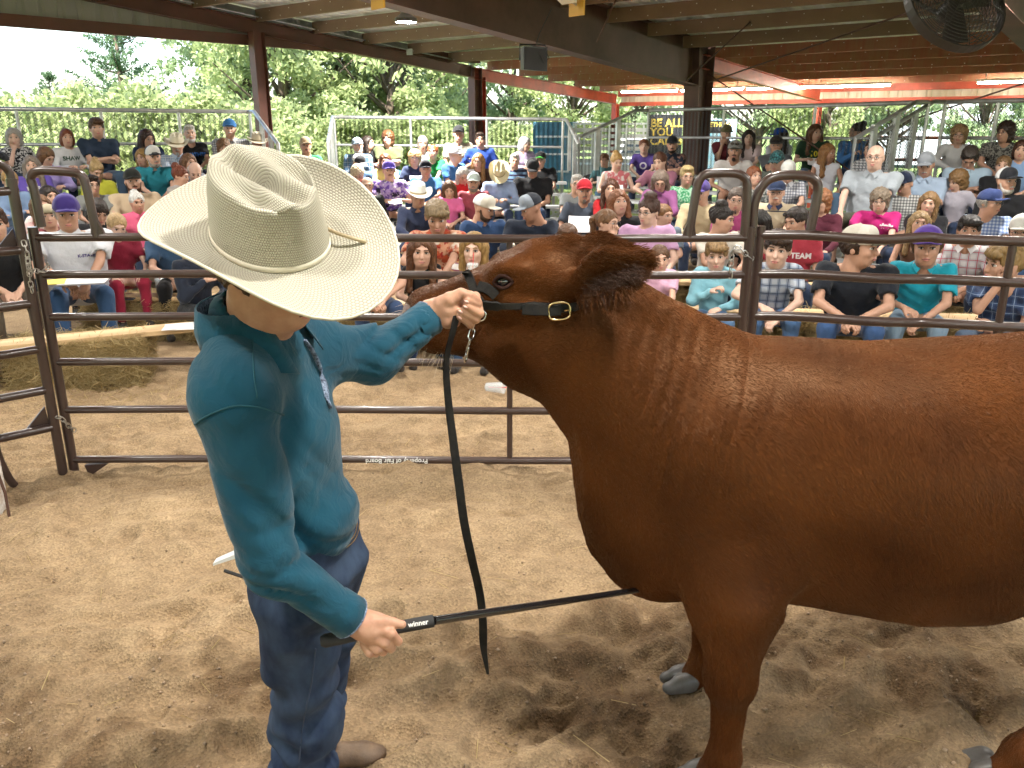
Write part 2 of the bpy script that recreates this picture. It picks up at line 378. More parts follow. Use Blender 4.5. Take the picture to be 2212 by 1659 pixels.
def bpart(mb, name, m, **k):
    mb.v = [tuple(BI @ Vector(v)) for v in mb.v]; return mb.ob(name, m, barn, **k)
frames = [0, BAY, 2*BAY, 3*BAY, 4*BAY]
for i, t in enumerate(frames):
    end = i == 0
    q = MB()
    if end: q.ibeam(B(0, t, roofz(0)-.2), B(RIDGE, t, roofz(RIDGE)-.2), .16, .235)
    else: q.ibeam(B(-.1, t, roofz(0)-.01), B(RIDGE, t, roofz(RIDGE)-.02), .26, .78, h2=.8)
    bpart(q, 'rafter', brown if end else brown2)
    q = MB(); q.ibeam(B(RIDGE, t, roofz(RIDGE)-.2), B(RIDGE-15, t, roofz(RIDGE-15)-.2), .2, .5); bpart(q, 'rafter', brown2)
    q = MB(); q.ibeam(B(.02, t, 3.20), B(6.0, t, 2.75), .15, .25); bpart(q, 'lean_to_rafter', redp)
    q = MB()
    if end: q.ibeam(B(0, t, 0), B(0, t, 3.2), .2, .26, up=-AX)
    else:
        q.ibeam(B(.24, t, 0), B(.24, t, 3.4), .3, .36, up=AX, h2=.62)
    bpart(q, 'column', brown if end else brown2)
    if end: q = MB(); q.ibeam(B(.42, t, 0), B(.42, t, 3.0), .15, .15, up=AX); bpart(q, 'column', redp)
    q = MB(); q.ibeam(B(6.05, t, 0), B(6.05, t, 2.5), .15, .17, up=AX); bpart(q, 'eave_post', redp)
    q = MB(); q.ibeam(B(RIDGE-14.8, t, 0), B(RIDGE-14.8, t, 3.1), .2, .26, up=-AX); bpart(q, 'column', brown)
q = MB(); q.ibeam(B(-5.8, .18, 0), B(-5.8, .18, roofz(-5.8)-.44), .17, .24, up=-AX); bpart(q, 'column', brown)
q = MB(); q.ibeam(B(-12.8, .18, 0), B(-12.8, .18, roofz(-12.8)-.44), .17, .24, up=-AX); bpart(q, 'column', brown)
# purlins
T1 = 24.5
def cpurlin(A, Bp, d=.2, w=.06, m=rust):
    q = MB(); q.beam(A+Vector((0, 0, -d/2)), Bp+Vector((0, 0, -d/2)), .006, d); q.beam(A+AX*w*.5+Vector((0, 0, -.004)), Bp+AX*w*.5+Vector((0, 0, -.004)), w, .006); q.beam(A+AX*w*.5+Vector((0, 0, -d+.004)), Bp+AX*w*.5+Vector((0, 0, -d+.004)), w, .006)
    L_ = (Bp-A).length; dd = (Bp-A).normalized()
    n = int(L_/.55)
    for k in range(n):
        for e in (-.05, .05):
            c = A+dd*(k*.55+.3+e*2.5)+Vector((0, 0, -d*.5+e)); q.box(c-AX*.006, (.012, .012, .012), mi=1)
    return bpart(q, 'purlin', [m, boltm])
for k in range(12):
    s = -.75-1.2*k
    for i in range(len(frames)-1):
        cpurlin(B(s, frames[i]+(.02 if i == 0 else .02), roofz(s)-.03), B(s, frames[i+1]-.02, roofz(s)-.03), m=rust2 if i == 0 else rust2)
for k, s in enumerate((.55, 1.7, 2.85, 4.0, 5.15)):
    cpurlin(B(s, .0, roofz(s)-.03), B(s, T1, roofz(s)-.03), .19, m=rust)
for s in (6.1,):
    q = MB(); q.beam(B(s, 0, 2.78), B(s, T1, 2.78), .05, .16); bpart(q, 'eave_strut', redp)
q = MB(); q.beam(B(6.12, .05, 2.50), B(6.12, T1, 2.50), .05, .10); bpart(q, 'girt', redp)
q = MB(); q.beam(B(.5, 0, 3.18), B(RIDGE, 0, 3.40), .05, .01); 
q = MB(); q.beam(B(.3, -.02, 3.38), B(-15, -.02, 3.38), .07, .17); bpart(q, 'girt', brown)
# ribbed roof sheets, one piece every 0.9 m along the eave
def ribbed(w, ribs, h, dirw, n_up, name):
    """profile across w with trapezoid ribs: list of (u, height)"""
    p = []
    for i in range(ribs):
        u0 = w*i/ribs; d = w/ribs
        p += [(u0, 0), (u0+d*.55, 0), (u0+d*.68, h), (u0+d*.87, h)]
    return p+[(w, 0)]
prof = ribbed(.91, 4, .035, None, None, '')
def sheet(prof, f, name, m, parent, ends):
    """f(u, hgt, e) gives the point for offset u, rib height, end e"""
    V = []; F = []
    for e in ends: V += [BI @ f(u, h, e) for u, h in prof]
    n = len(prof)
    for i in range(len(ends)-1): F += [(i*n+k, i*n+k+1, (i+1)*n+k+1, (i+1)*n+k) for k in range(n-1)]
    return mesh(name, V, F, [m], False)
O_ = B(0, 0, 0)
me_main = sheet(prof, lambda u, h, s: B(s, u, roofz(s)+h+.004), 'roof_sheet', sheetm, None, [.15, RIDGE])
me_lean = sheet(prof, lambda u, h, s: B(s, u, roofz(s)+h+.004), 'roof_sheet', sheetm, None, [.16, 6.45])
me_back = sheet(prof, lambda u, h, s: B(s, u, (roofz(s) if s < RIDGE else roofz(RIDGE))+h+.05), 'roof_sheet', sheetm, None, [RIDGE+.12, RIDGE-15.5])
for me_ in (me_main, me_lean, me_back):
    for k in range(28): ob('roof_sheet', me_, barn, loc=(-.4+.905*k, 0, .003*(k % 2)))
# cladding: grey gable end strip above its girt, cream strip under the far eave
me_c = None
for k in range(18):
    s0 = .1-.84*k; pr = ribbed(.85, 3, .02, None, None, '')
    V = []; F = []; n = len(pr)
    for e in (0, 1): V += [BI @ B(s0-u, -.10-h, 3.44 if e == 0 else roofz(s0-u)-.005) for u, h in pr]
    F = [(i, i+1, n+i+1, n+i) for i in range(n-1)]
    ob('cladding_panel', mesh('cladding_panel', V, F, [fasm], False), barn)
pr = ribbed(.9, 3, .02, None, None, '')
me_c = mesh('cladding_panel', [BI @ B(6.17+h, u, z) for z in (2.54, 2.97) for u, h in pr], [(i, i+1, len(pr)+i+1, len(pr)+i) for i in range(len(pr)-1)], [fasm2], False)
for k in range(27): ob('cladding_panel', me_c, barn, loc=(.05+.905*k, 0, 0))
# brace rods and conduit
rod = mat('rusty_rod', (.10, .05, .035), .6, metal=.3)
for pts in ([P(1530, 178, 15), P(2212, -60, 9)], [P(1330, 0, 12), P(1290, 90, 12.2)], [P(1530, 160, 16.2), P(1985, 470, 10.6)], [P(2212, 180, 12.2), P(1960, 262, 13.6)], [P(1482, 175, 15.2), P(1620, 48, 13.2)]):
    q = MB(); q.tube(pts, .012, 6); bpart(q, 'brace_rod', rod)
q = MB(); q.tube([B(.0, .1, roofz(0)-.16), B(RIDGE, .1, roofz(RIDGE)-.16)], .014, 6); q.box(B(-2.0, .12, roofz(-2)-.2), (.12, .05, .12)); bpart(q, 'conduit', galv)
q = MB(); q.tube([B(-.6, BAY-.2, roofz(-.6)-.28), B(-9, BAY-.2, roofz(-9)-.28)], .014, 6); q.box(B(-1.4, BAY-.22, roofz(-1.4)-.3), (.12, .06, .1)); bpart(q, 'conduit', galv)
# ---- lit fluorescent strips under the lean-to purlins
tubem = mat('fluorescent_tube', (1, 1, 1), .5, emit=((1, .90, .74), 42))
whitem = mat('white_enamel', (.8, .8, .78), .4)
SL = 4.75
for i, (t0, nm) in enumerate(((.95, 'first strip light from the far post, left of the wide brown column'), (2.7, 'second strip light left of the wide brown column'), (4.45, 'strip light just short of the wide brown column'), (6.05, 'strip light just right of the wide brown column'), (9.35, 'strip light beside the red rafter, joined to a white conduit'), (11.2, 'middle strip light of the row at right'), (13.05, 'strip light cut by the right picture edge'))):
    L_ = 1.68; z = roofz(SL)-.30; A, Bq = B(SL, t0, z), B(SL, t0+L_, z)
    t_ = thing('strip_light', 'lit fluorescent '+nm, 'light', tuple(A), group='fluorescent strips under the lean-to')
    q = MB(); q.beam(Vector((0, 0, .045)), BX*L_+Vector((0, 0, .045)), .10, .05); q.ob('housing', whitem, t_)
    q = MB(); q.tube([BX*.03, BX*(L_-.03)], .022, 10); q.ob('tube', tubem, t_, smooth=True)
    q = MB(); [q.beam(BX*(L_*f)+Vector((0, 0, .07)), BX*(L_*f)+Vector((0, 0, .22)), .015, .015, up=AX) for f in (.1, .9)]; q.ob('bracket', whitem, t_)
# ---- high-bay lamps: the one in view, an unseen key lamp, and added unseen fill lamps
lampm = mat('lamp_lens', (1, 1, 1), .4, emit=((1, .96, .9), 60))
darkm = mat('lamp_housing', (.12, .12, .12), .45)
def highbay(p, label, watts, spot=True):
    t_ = thing('high_bay_lamp', label, 'lamp', p, group='round high-bay lamps')
    q = MB(); q.lathe([(0, .16), (.06, .16), (.10, .10), (.17, .05), (.18, .0), (.165, -.01)], 20); smooth_angle(q.ob('housing', darkm, t_))
    q = MB(); q.lathe([(0, -.005), (.165, -.005)], 20); q.ob('lens', lampm, t_)
    q = MB(); q.tube([(0, 0, .16), (0, 0, .42)], .008, 6); q.ob('hanger', galv, t_)
    l = bpy.data.lights.new('lamp', 'AREA'); l.shape = 'DISK'; l.size = .34; l.energy = watts; l.color = (1, .95, .86); l.spread = R(150)
    lo = bpy.data.objects.new('lamp_light', l); COL.objects.link(lo); lo.parent = t_; lo.location = (0, 0, -.02)
highbay(P(877, 47, 14), 'lit round lamp hanging under the roof purlins between two rafters', 170)
highbay((1.25, 1.6, 4.3), 'round lamp over the ring above the brown steer', 30)
for x_, y_, w_, l_ in ((-1.6, .4, 11, 'round lamp over the boy, nearer than the hat'), (-4.2, 3.6, 19, 'round lamp over the gate at left'), (-1.4, 5.2, 15, 'round lamp over the fence behind the boy'), (1.6, 5.4, 17, 'round lamp over the fence behind the steer head'), (4.4, 3.4, 22, 'round lamp over the steer hindquarters'),
        (-5.2, 8.6, 26, 'round lamp over the benches left of the aisle'), (-1.8, 9.4, 24, 'round lamp over the middle benches'), (1.8, 9.4, 24, 'round lamp over the benches behind the girls'), (5.0, 8.2, 25, 'round lamp over the benches behind the boys'), (3.2, -1.6, 11, 'round lamp over the ring behind the viewer')):
    s_ = (x_+.925)*.643+(y_-20)*.766; highbay((x_, y_, roofz(s_)-.55), l_, w_)  # unseen lamps added to even out the light on ring and crowd
# ================================================================ trees and things beyond the barn
def leaf_material(key, c1, c2):
    m = bpy.data.materials.new(key); m.use_nodes = True; nt = m.node_tree; N = nt.nodes.new; L = nt.links.new
    for n in list(nt.nodes):
        if n.type == 'BSDF_PRINCIPLED': nt.nodes.remove(n)
    out = [n for n in nt.nodes if n.type == 'OUTPUT_MATERIAL'][0]
    g = N('ShaderNodeNewGeometry'); cr = N('ShaderNodeValToRGB'); cr.color_ramp.elements[0].color = tuple(c1)+(1,); cr.color_ramp.elements[1].color = tuple(c2)+(1,)
    L(g.outputs['Random Per Island'], cr.inputs[0])
    d, t, ad = N('ShaderNodeBsdfDiffuse'), N('ShaderNodeBsdfTranslucent'), N('ShaderNodeMixShader')
    L(cr.outputs[0], d.inputs[0]); L(cr.outputs[0], t.inputs[0]); ad.inputs[0].default_value = .5
    L(d.outputs[0], ad.inputs[1]); L(t.outputs[0], ad.inputs[2]); L(ad.outputs[0], out.inputs[0]); MATS[key] = m; return m
LEAF1 = leaf_material('leaf_mid', (.29, .38, .22), (.42, .51, .31))  # mid and yellow leaves lifted pale: haze and overexposure put into the colour
LEAF2 = leaf_material('leaf_yellow', (.32, .39, .17), (.48, .54, .28))
LEAF3 = leaf_material('leaf_cedar', (.09, .16, .09), (.18, .27, .14))
barkm = mat('bark', (.12, .09, .065), .9, noise=(8, .3), bump=(25, .8))
def leaves(cent, size, seed, aspect=.55, droop=.2):
    rs = np.random.RandomState(seed); n = len(cent)
    d = rs.normal(size=(n, 3)); d /= np.linalg.norm(d, axis=1)[:, None]; d[:, 2] -= droop
    e = np.cross(d, rs.normal(size=(n, 3))); e /= np.linalg.norm(e, axis=1)[:, None]+1e-6
    s = size*rs.uniform(.6, 1.3, n)[:, None]
    a, b = d*s*.5, e*s*.5*aspect
    V = np.stack([cent-a, cent+b, cent+a, cent-b], 1).reshape(-1, 3); return V, np.arange(n*4).reshape(n, 4)
def tree_data(seed, h, rx, nclump, nleaf, lsize, m, base=.22, clump=.5):
    rs = np.random.RandomState(seed); q = MB(); rr = random.Random(seed)
    top = Vector((rr.uniform(-.4, .4), rr.uniform(-.4, .4), h*.8))
    q.tube([(0, 0, -.1), (0.05, 0, h*.25), tuple(top*.6+Vector((.2, 0, 0))), tuple(top)], [h*.028, h*.022, h*.014, h*.004], 8)
    C = []
    for i in range(nclump):
        # clump centres through the crown, more towards the outside
        th = rs.uniform(0, 2*math.pi); f = rs.uniform(0, 1)**.5; zz = rs.uniform(base, 1); pr_ = math.sin(math.pi*min(1, (zz-base)/(1-base)*.86+.14))**.7
        r_ = rx*pr_*f*rs.uniform(.75, 1.15); c = Vector((r_*math.cos(th), r_*math.sin(th), h*zz)); C.append(c)
        if i % 3 == 0:
            st = Vector((0, 0, h*max(.15, zz*.55))); mid = (st+c)*.5+Vector((0, 0, -.15))
            q.tube([tuple(st), tuple(mid), tuple(c)], [h*.009, h*.006, h*.002], 5)
    cent = []
    for c in C:
        n = int(nleaf/nclump*rs.uniform(.5, 1.5)); g = rs.normal(size=(n, 3)); g /= np.linalg.norm(g, axis=1)[:, None]+1e-6
        g *= (rs.uniform(0, 1, n)**.45)[:, None]*np.array([1, 1, .7])*clump*rs.uniform(.7, 1.4); cent.append(g+np.array(c))
    V, F = leaves(np.concatenate(cent), lsize, seed)
    return q.me('trunk', barkm, True), mesh('crown', V, F, [m], False)
def cedar_data(seed, h, rx, n):
    rs = np.random.RandomState(seed); q = MB(); q.tube([(0, 0, -.1), (0, 0, h*.5), (.1, 0, h)], [h*.03, h*.018, .02], 8); cent = []
    for i in range(95):
        z = h*rs.uniform(.08, .97); th = rs.uniform(0, 2*math.pi); L_ = rx*(1-(z/h)**1.25)*rs.uniform(.65, 1.2)+.25
        tip = np.array([math.cos(th)*L_, math.sin(th)*L_, z+L_*.35]); st = np.array([0, 0, z])
        if i % 2 == 0: q.tube([tuple(st), tuple((st+tip)/2-np.array([0, 0, .1])), tuple(tip)], [.05, .03, .01], 5)
        k = int(n/95*(L_/rx+.3)); t = rs.uniform(.15, 1.02, k)[:, None]; wd = .38*(1-t*.75)
        cent.append(st+(tip-st)*t+rs.normal(size=(k, 3))*wd*np.array([.6, .6, .4])+np.array([0, 0, .12])*t)
    V, F = leaves(np.concatenate(cent), .20, seed, .35, -.3)
    return q.me('trunk', barkm, True), mesh('crown', V, F, [LEAF3], False)
def put_tree(name, data, loc_, rz, s, label, group):
    t = thing(name, label, 'tree' if 'shrub' not in name else 'shrub', loc_, rz, group); t.scale = s if isinstance(s, tuple) else (s, s, s)
    ob('trunk', data[0], t); ob('crown', data[1], t); return t
TA = tree_data(1, 9, 3.9, 110, 15000, .27, LEAF2, clump=.75)
TB = tree_data(2, 9.5, 3.6, 120, 15000, .25, LEAF1, base=.16, clump=.72)
TC = tree_data(3, 8, 3.4, 85, 10000, .23, LEAF1, base=.3, clump=.55)
SH = tree_data(5, 2.6, 1.9, 60, 6500, .15, LEAF2, base=.05, clump=.42)
CD = cedar_data(4, 8.5, 3.4, 13000)
def gp(x, D): return tuple(P(x, 265, D).xy)+(-.16,)
G_ = 'trees beyond the barn'
put_tree('cedar_tree', CD, gp(272, 30), .4, (.66, .66, .72), 'dark green cedar with upswept branches standing against white sky', G_)
put_tree('cedar_tree', CD, gp(120, 36), 2.2, (.45, .45, .50), 'smaller cedar behind the tall one, near the left of the sky gap', G_)
for i, (x, D, d, s, l) in enumerate((
    (-40, 33, TB, (.42, .42, .42), 'green tree crown at the far left picture edge'), (540, 31, TB, .78, 'green leafy tree just left of the brown gable column'),
    (620, 29, TA, .78, 'yellow-green tree just right of the brown gable column'), (735, 34, TB, .95, 'tall green tree in the middle of the bright tree line'),
    (840, 31, TA, .85, 'yellow-green tree left of the paired brown and red posts'), (935, 36, TB, .95, 'green tree directly behind the paired brown and red posts'),
    (1110, 40, TC, .95, 'thin-crowned tree right of the paired posts with sky showing through'), (1240, 37, TA, .72, 'yellow-green tree above the blue stock trailer'),
    (1375, 44, TB, .7, 'green tree behind the dark recruiting banner'), (1640, 33, TC, .8, 'tree seen through chain link right of the wide brown column'),
    (1790, 31, TA, .68, 'tree behind the chain link near the red eave post'), (1930, 36, TC, .8, 'tree behind the top of the aisle rails'), (2130, 30, TC, .62, 'tree in front of the pale metal shed at right'),
    (2290, 33, TA, .7, 'tree past the right picture edge'))):
    put_tree('leafy_tree', d, gp(x, D), i*1.3, s, l, G_)
for i, (x, D, s, l) in enumerate(((20, 20.5, (1.2, 1, 1.0), 'behind the fence at the far left'), (165, 20, (1.3, 1, 1.08), 'behind the fence left of its second post'), (310, 20.5, (1.3, 1, 1.1), 'behind the fence between its two inner posts'), (450, 21, (1.25, 1, 1.05), 'behind the fence end by the gable column'),
    (600, 24.5, (1.2, 1, 1.0), 'right of the gable column in the aisle gap'), (760, 25, (1.3, 1, .95), 'left of the middle bleacher'), (900, 26, (1.2, 1, .9), 'behind the middle of the far bleacher'), (1090, 27, (1.1, 1, .8), 'behind the red post at low height'))):
    put_tree('leafy_shrub', SH, gp(x, D), i*2.1, s, 'yellow-green shrub '+l, 'shrubs along the field edge')
# tall grass clumps along the edge
rsx = np.random.RandomState(3); n = 5000
c = np.stack([rsx.uniform(-9, 3, n), rsx.uniform(18.8, 22, n), np.zeros(n)], 1); hgt = rsx.uniform(.2, .75, n)
d = rsx.normal(size=(n, 3))*.12; tp = c+d; tp[:, 2] = hgt; w = np.stack([rsx.uniform(.01, .02, n), np.zeros(n), np.zeros(n)], 1); c[:, 2] = -.16
tag(ob('grass', mesh('grass', np.stack([c-w, c+w, tp], 1).reshape(-1, 3), np.arange(n*3).reshape(n, 3), [LEAF2], False)), 'tall pale grass growing behind the bleachers', 'grass', kind='stuff')
# ---- recruiting banner, second banner, stock trailer, parked pickup, pale shed, low pipe fence
def text_mesh(s, size, align='CENTER', ext=.002, bold=0, line=1):
    cu = bpy.data.curves.new('lettering', 'FONT'); cu.body = s; cu.size = size; cu.align_x = align; cu.align_y = 'CENTER'; cu.extrude = ext; cu.offset = bold; cu.space_line = line; cu.resolution_u = 3
    o = bpy.data.objects.new('lettering', cu); me = o.to_mesh().copy(); o.to_mesh_clear(); bpy.data.objects.remove(o); bpy.data.curves.remove(cu)
    V = np.empty(len(me.vertices)*3, np.float32); me.vertices.foreach_get('co', V); me.name = 'lettering'; return me, V.reshape(-1, 3)
yel = mat('yellow_print', (.75, .55, .10), .6); blk = mat('black_vinyl', (.015, .017, .022), .5)
bn = thing('banner', 'dark banner stand with yellow lettering behind the aisle rail', 'banner', tuple(P(1437, 285, 25).xy)+(0,), 0)
q = MB(); q.box((0, .03, 1.45), (.98, .04, 1.55)); q.ob('board', blk, bn)
q = MB(); q.box((-.42, .08, .35), (.04, .04, .8)); q.box((.42, .08, .35), (.04, .04, .8)); q.ob('stand', galv, bn)
me_, _ = text_mesh('BE ALL\nYOU\nCAN BE', .31, 'LEFT', .004, .008, .8)
ob('lettering', me_, bn, loc=(-.43, .0, 1.74), rot=(R(90), 0, 0), m=yel)
bn = thing('banner', 'blue and white picture banner behind chain link beside the wide column', 'banner', tuple(P(1545, 290, 24).xy)+(0,), 0)
q = MB(); q.box((0, .03, 1.25), (1.15, .04, 1.7)); 
m2 = mat('photo_banner', (.10, .42, .62), .5, noise=(2.5, .5, (.75, .8, .82))); q.ob('board', m2, bn)
q = MB(); q.box((-.1, .005, 1.9), (.8, .01, .34)); q.ob('header', blk, bn)
me_, _ = text_mesh('SOMETHING', .17, 'CENTER', .004, .004); ob('lettering', me_, bn, loc=(-.05, -.006, 1.95), rot=(R(90), 0, 0), m=yel)
q = MB(); q.box((-.5, .08, .3), (.04, .04, .7)); q.box((.5, .08, .3), (.04, .04, .7)); q.ob('stand', galv, bn)
blue = mat('trailer_blue', (.055, .17, .25), .4, noise=(3, .2)); alum = mat('trailer_aluminium', (.62, .66, .70), .35, metal=.4)
tr = thing('stock_trailer', 'blue stock trailer with pale slatted side parked on the grass', 'trailer', tuple(P(1212, 300, 24).xy)+(0,), R(-8))
q = MB(); q.box((-.15, 0, 1.15), (1.05, 1.9, 1.75)); q.ob('nose', blue, tr)
q = MB(); q.box((1.35, .25, .62), (1.95, 1.8, .6)); q.ob('lower_side', alum, tr)
for k in range(6): q = MB(); q.box((1.35, -.62, 1.02+k*.16), (1.95, .03, .10)); q.ob('slat', alum, tr)
for k in range(9): q = MB(); q.box((.45+k*.225, -.66, 1.42), (.05, .04, 1.05)); q.ob('stake', alum, tr)
q = MB(); q.box((1.35, .25, 1.98), (1.98, 1.8, .05)); q.ob('roof', alum, tr)
blackr = mat('rubber', (.02, .02, .02), .8)
for x in (.9, 1.6): q = MB(); q.lathe([(0, -.1), (.2, -.1), (.33, -.09), (.35, 0), (.33, .09), (.2, .1), (0, .1)], 18, Matrix.Translation((x, -.66, .33)) @ Matrix.Rotation(R(90), 4, 'X')); q.ob('wheel', blackr, tr, smooth=True)
for k in range(3): q = MB(); q.box((-.15, -.96, .75+k*.45), (.9, .02, .05)); q.ob('trim', alum, tr)
tk = thing('pickup', 'white pickup parked beyond the red eave post', 'pickup', tuple(P(1395, 330, 27).xy)+(0,), 0)
wp = mat('white_paint', (.8, .82, .84), .3); gl = mat('dark_glass', (.03, .04, .05), .1)
q = MB(); q.add([(-1.5, 0, .4), (1.8, 0, .4), (1.8, 0, .98), (.9, 0, 1.02), (.45, 0, 1.55), (-.7, 0, 1.58), (-.95, 0, 1.02), (-1.5, 0, .98)]+[(x, 1.7, z) for x, z in ((-1.5, .4), (1.8, .4), (1.8, .98), (.9, 1.02), (.45, 1.55), (-.7, 1.58), (-.95, 1.02), (-1.5, .98))], [(0, 1, 2, 3, 4, 5, 6, 7)]+[(i, (i+1) % 8, (i+1) % 8+8, i+8) for i in range(8)]); q.ob('body', wp, tk)
q = MB(); q.add([(-.78, -.01, 1.1), (-.1, -.01, 1.1), (-.1, -.01, 1.5), (-.62, -.01, 1.5)], [(0, 1, 2, 3)]); q.add([(0, -.01, 1.1), (.72, -.01, 1.1), (.4, -.01, 1.48), (0, -.01, 1.5)], [(0, 1, 2, 3)]); q.ob('window', gl, tk)
for x in (-.95, 1.15): q = MB(); q.lathe([(0, -.1), (.2, -.1), (.34, -.09), (.36, 0), (.34, .09), (0, .1)], 18, Matrix.Translation((x, .05, .36)) @ Matrix.Rotation(R(90), 4, 'X')); q.ob('wheel', blackr, tk, smooth=True)
sh = thing('metal_shed', 'pale metal shed far behind the right-hand fence', 'shed', tuple(P(2120, 280, 42).xy)+(0,), R(-12))
pr = ribbed(.9, 4, .03, None, None, ''); mew = mesh('wall_panel', [(u, -h, z) for z in (0, 3.6) for u, h in pr], [(i, i+1, len(pr)+i+1, len(pr)+i) for i in range(len(pr)-1)], [mat('pale_cladding', (.55, .60, .66), .5)], False)
for k in range(14): ob('wall_panel', mew, sh, loc=(-5.5+.9*k, 0, 0))
q = MB(); q.beam((-5.7, 1.5, 3.9), (7.3, 1.5, 3.9), 4, .08); q.ob('roof', alum, sh)
redpipe = mat('rusty_pipe', (.22, .09, .06), .6)
pf = thing('pipe_fence', 'rusty pipe rail fence beyond the right-hand chain link', 'fence', tuple(P(2110, 330, 18).xy)+(0,), R(-10))
for z in (.75, 1.25, 1.7): q = MB(); q.tube([(-2.2, 0, z), (3, 0, z)], .035, 8); q.ob('rail', redpipe, pf, smooth=True)
for x in (-2.2, -.4, 1.4, 3): q = MB(); q.tube([(x, 0, 0), (x, 0, 1.75)], .04, 8); q.ob('post', redpipe, pf, smooth=True)
# ---- things hung from the roof
sp = thing('loudspeaker', 'black loudspeaker hung under the deep brown rafter', 'loudspeaker', tuple(P(1150, 127, 11.6)), R(18)); 
plast = mat('black_plastic', (.018, .018, .02), .45); grille = mat('speaker_grille', (.03, .03, .033), .6, bump=(300, .6))
q = MB(); q.add([(-.16, -.13, -.14), (.16, -.13, -.16), (.12, .13, -.14), (-.12, .13, -.13), (-.16, -.13, .14), (.16, -.13, .14), (.12, .13, .14), (-.12, .13, .14)], [(0, 1, 5, 4), (1, 2, 6, 5), (2, 3, 7, 6), (3, 0, 4, 7), (4, 5, 6, 7), (3, 2, 1, 0)]); q.ob('cabinet', plast, sp)
q = MB(); q.box((0, -.135, -.01), (.29, .012, .26)); q.ob('grille', grille, sp)
q = MB(); q.tube([(-.175, 0, -.02), (-.175, 0, .17), (.175, 0, .17), (.175, 0, -.02)], .012, 6); q.ob('bracket', plast, sp)
q = MB(); q.tube([(.05, .02, .16), (.09, .0, .3), (.25, -.05, .62)], .006, 6); q.tube([(.12, -.14, .12), (.17, -.17, .0), (.1, -.17, -.06), (.04, -.15, .06)], .006, 6); q.ob('cable', plast, sp)
fan = thing('barn_fan', 'big round wire-caged barn fan hung under the roof at upper right', 'fan', tuple(P(2062, 8, 7.6))); fan.rotation_euler = (R(58), R(-16), R(20))
cage = mat('fan_cage', (.03, .026, .024), .5)
for sg, nm in ((1, 'front_cage'), (-1, 'rear_cage')):
    q = MB()
    for k in range(15):
        r_ = .05+.38*k/14; z = sg*(.11-.07*(k/14)**2.2); n = 40
        q.tube([(r_*math.cos(2*math.pi*i/n), r_*math.sin(2*math.pi*i/n), z) for i in range(n+1)], .0035, 4, caps=False)
    for k in range(10):
        a = 2*math.pi*k/10; q.tube([(r_*math.cos(a), r_*math.sin(a), sg*(.115-.07*(max(r_-.05,0)/.38)**2.2)) for r_ in (.03, .15, .25, .35, .43)], .004, 4)
    q.ob(nm, cage, fan)
q = MB(); q.lathe([(.425, -.045), (.44, -.045), (.44, .045), (.425, .045), (.425, -.045)], 40); q.ob('rim', cage, fan, smooth=False)
for k in range(3):
    q = MB(); q.add([(.05, -.05, -.03), (.37, -.10, -.05), (.39, .08, .04), (.05, .05, .03), (.05, -.05, -.022), (.37, -.10, -.042), (.39, .08, .048), (.05, .05, .038)], [(0, 1, 2, 3), (7, 6, 5, 4), (0, 4, 5, 1), (1, 5, 6, 2), (2, 6, 7, 3), (3, 7, 4, 0)]); q.v = [tuple(Matrix.Rotation(2*math.pi*k/3, 3, 'Z') @ Vector(v)) for v in q.v]; q.ob('blade', cage, fan)
q = MB(); q.lathe([(0, .06), (.05, .06), (.07, 0), (.07, -.16), (0, -.16)], 16); smooth_angle(q.ob('motor', cage, fan))
q = MB(); q.tube([(0, 0, -.16), (0, .25, -.30), (0, .6, -.3)], .018, 8); q.ob('bracket', cage, fan)
yp = mat('yellow_plate', (.62, .33, .03), .5)
for x, y, D, l, lamp in ((1238, 14, 8.6, 'unlit flood light with yellow back plate on the deep rafter', 1), (805, -4, 7.7, 'yellow plate of a flood light at the top picture edge', 1)):
    p = P(x, y, D); t_ = thing('flood_light', l, 'light', tuple(p), R(-50))
    q = MB(); q.box((0, .05, 0), (.2, .02, .16)); q.ob('back_plate', yp, t_)
    q = MB(); q.add([(-.1, -.05, .02), (.1, -.05, .02), (.1, -.2, .10), (-.1, -.2, .10), (-.1, -.05, .10), (.1, -.05, .10), (.1, -.2, .2), (-.1, -.2, .2)], [(0, 1, 2, 3), (7, 6, 5, 4), (0, 4, 5, 1), (1, 5, 6, 2), (2, 6, 7, 3), (3, 7, 4, 0)]); q.ob('housing', whitem, t_)
    q = MB(); q.tube([(0, .05, .02), (0, -.06, .06)], .015, 6); q.ob('arm', galv, t_)
# ================================================================ bleachers with pipe guard rails and chain link
def chain_link(w, h, px=.11):
    """woven wire on a w x h panel in x-z: zigzag wires as thin three-sided strands"""
    q = MB(); r_ = .0055; n = int(w/px)
    def strand(pts):
        for a, b in zip(pts[:-1], pts[1:]):
            a, b = Vector(a), Vector(b); d = (b-a).normalized(); s_ = Vector((d.z, 0, -d.x))*r_; y = Vector((0, r_, 0))
            q.add([a+s_, a-s_*.5+y, a-s_*.5-y, b+s_, b-s_*.5+y, b-s_*.5-y], [(0, 1, 4, 3), (1, 2, 5, 4), (2, 0, 3, 5)])
    m = int(h/(px*.5))
    for k in range(n+1):
        strand([(min(k*px+(0 if j % 2 else px*.5), w), (.003 if j % 2 else -.003), j*px*.5) for j in range(m+1)])
        strand([(min(k*px+(px*.5 if j % 2 else 0), w), (-.003 if j % 2 else .003), j*px*.5) for j in range(m+1)])
    return q.v, q.f
wire = mat('chain_link_wire', (.14, .145, .15), .5, metal=.3)
plankm = mat('aluminium_plank', (.60, .61, .62), .4, metal=.5, noise=(4, .15), stretch=(.1, 1, 1))
def pipe(parent, pts, r_=.026, name='rail', m=None): q = MB(); q.tube(pts, r_, 10); return smooth_angle(q.ob(name, m or galv, parent, smooth=True), 50)
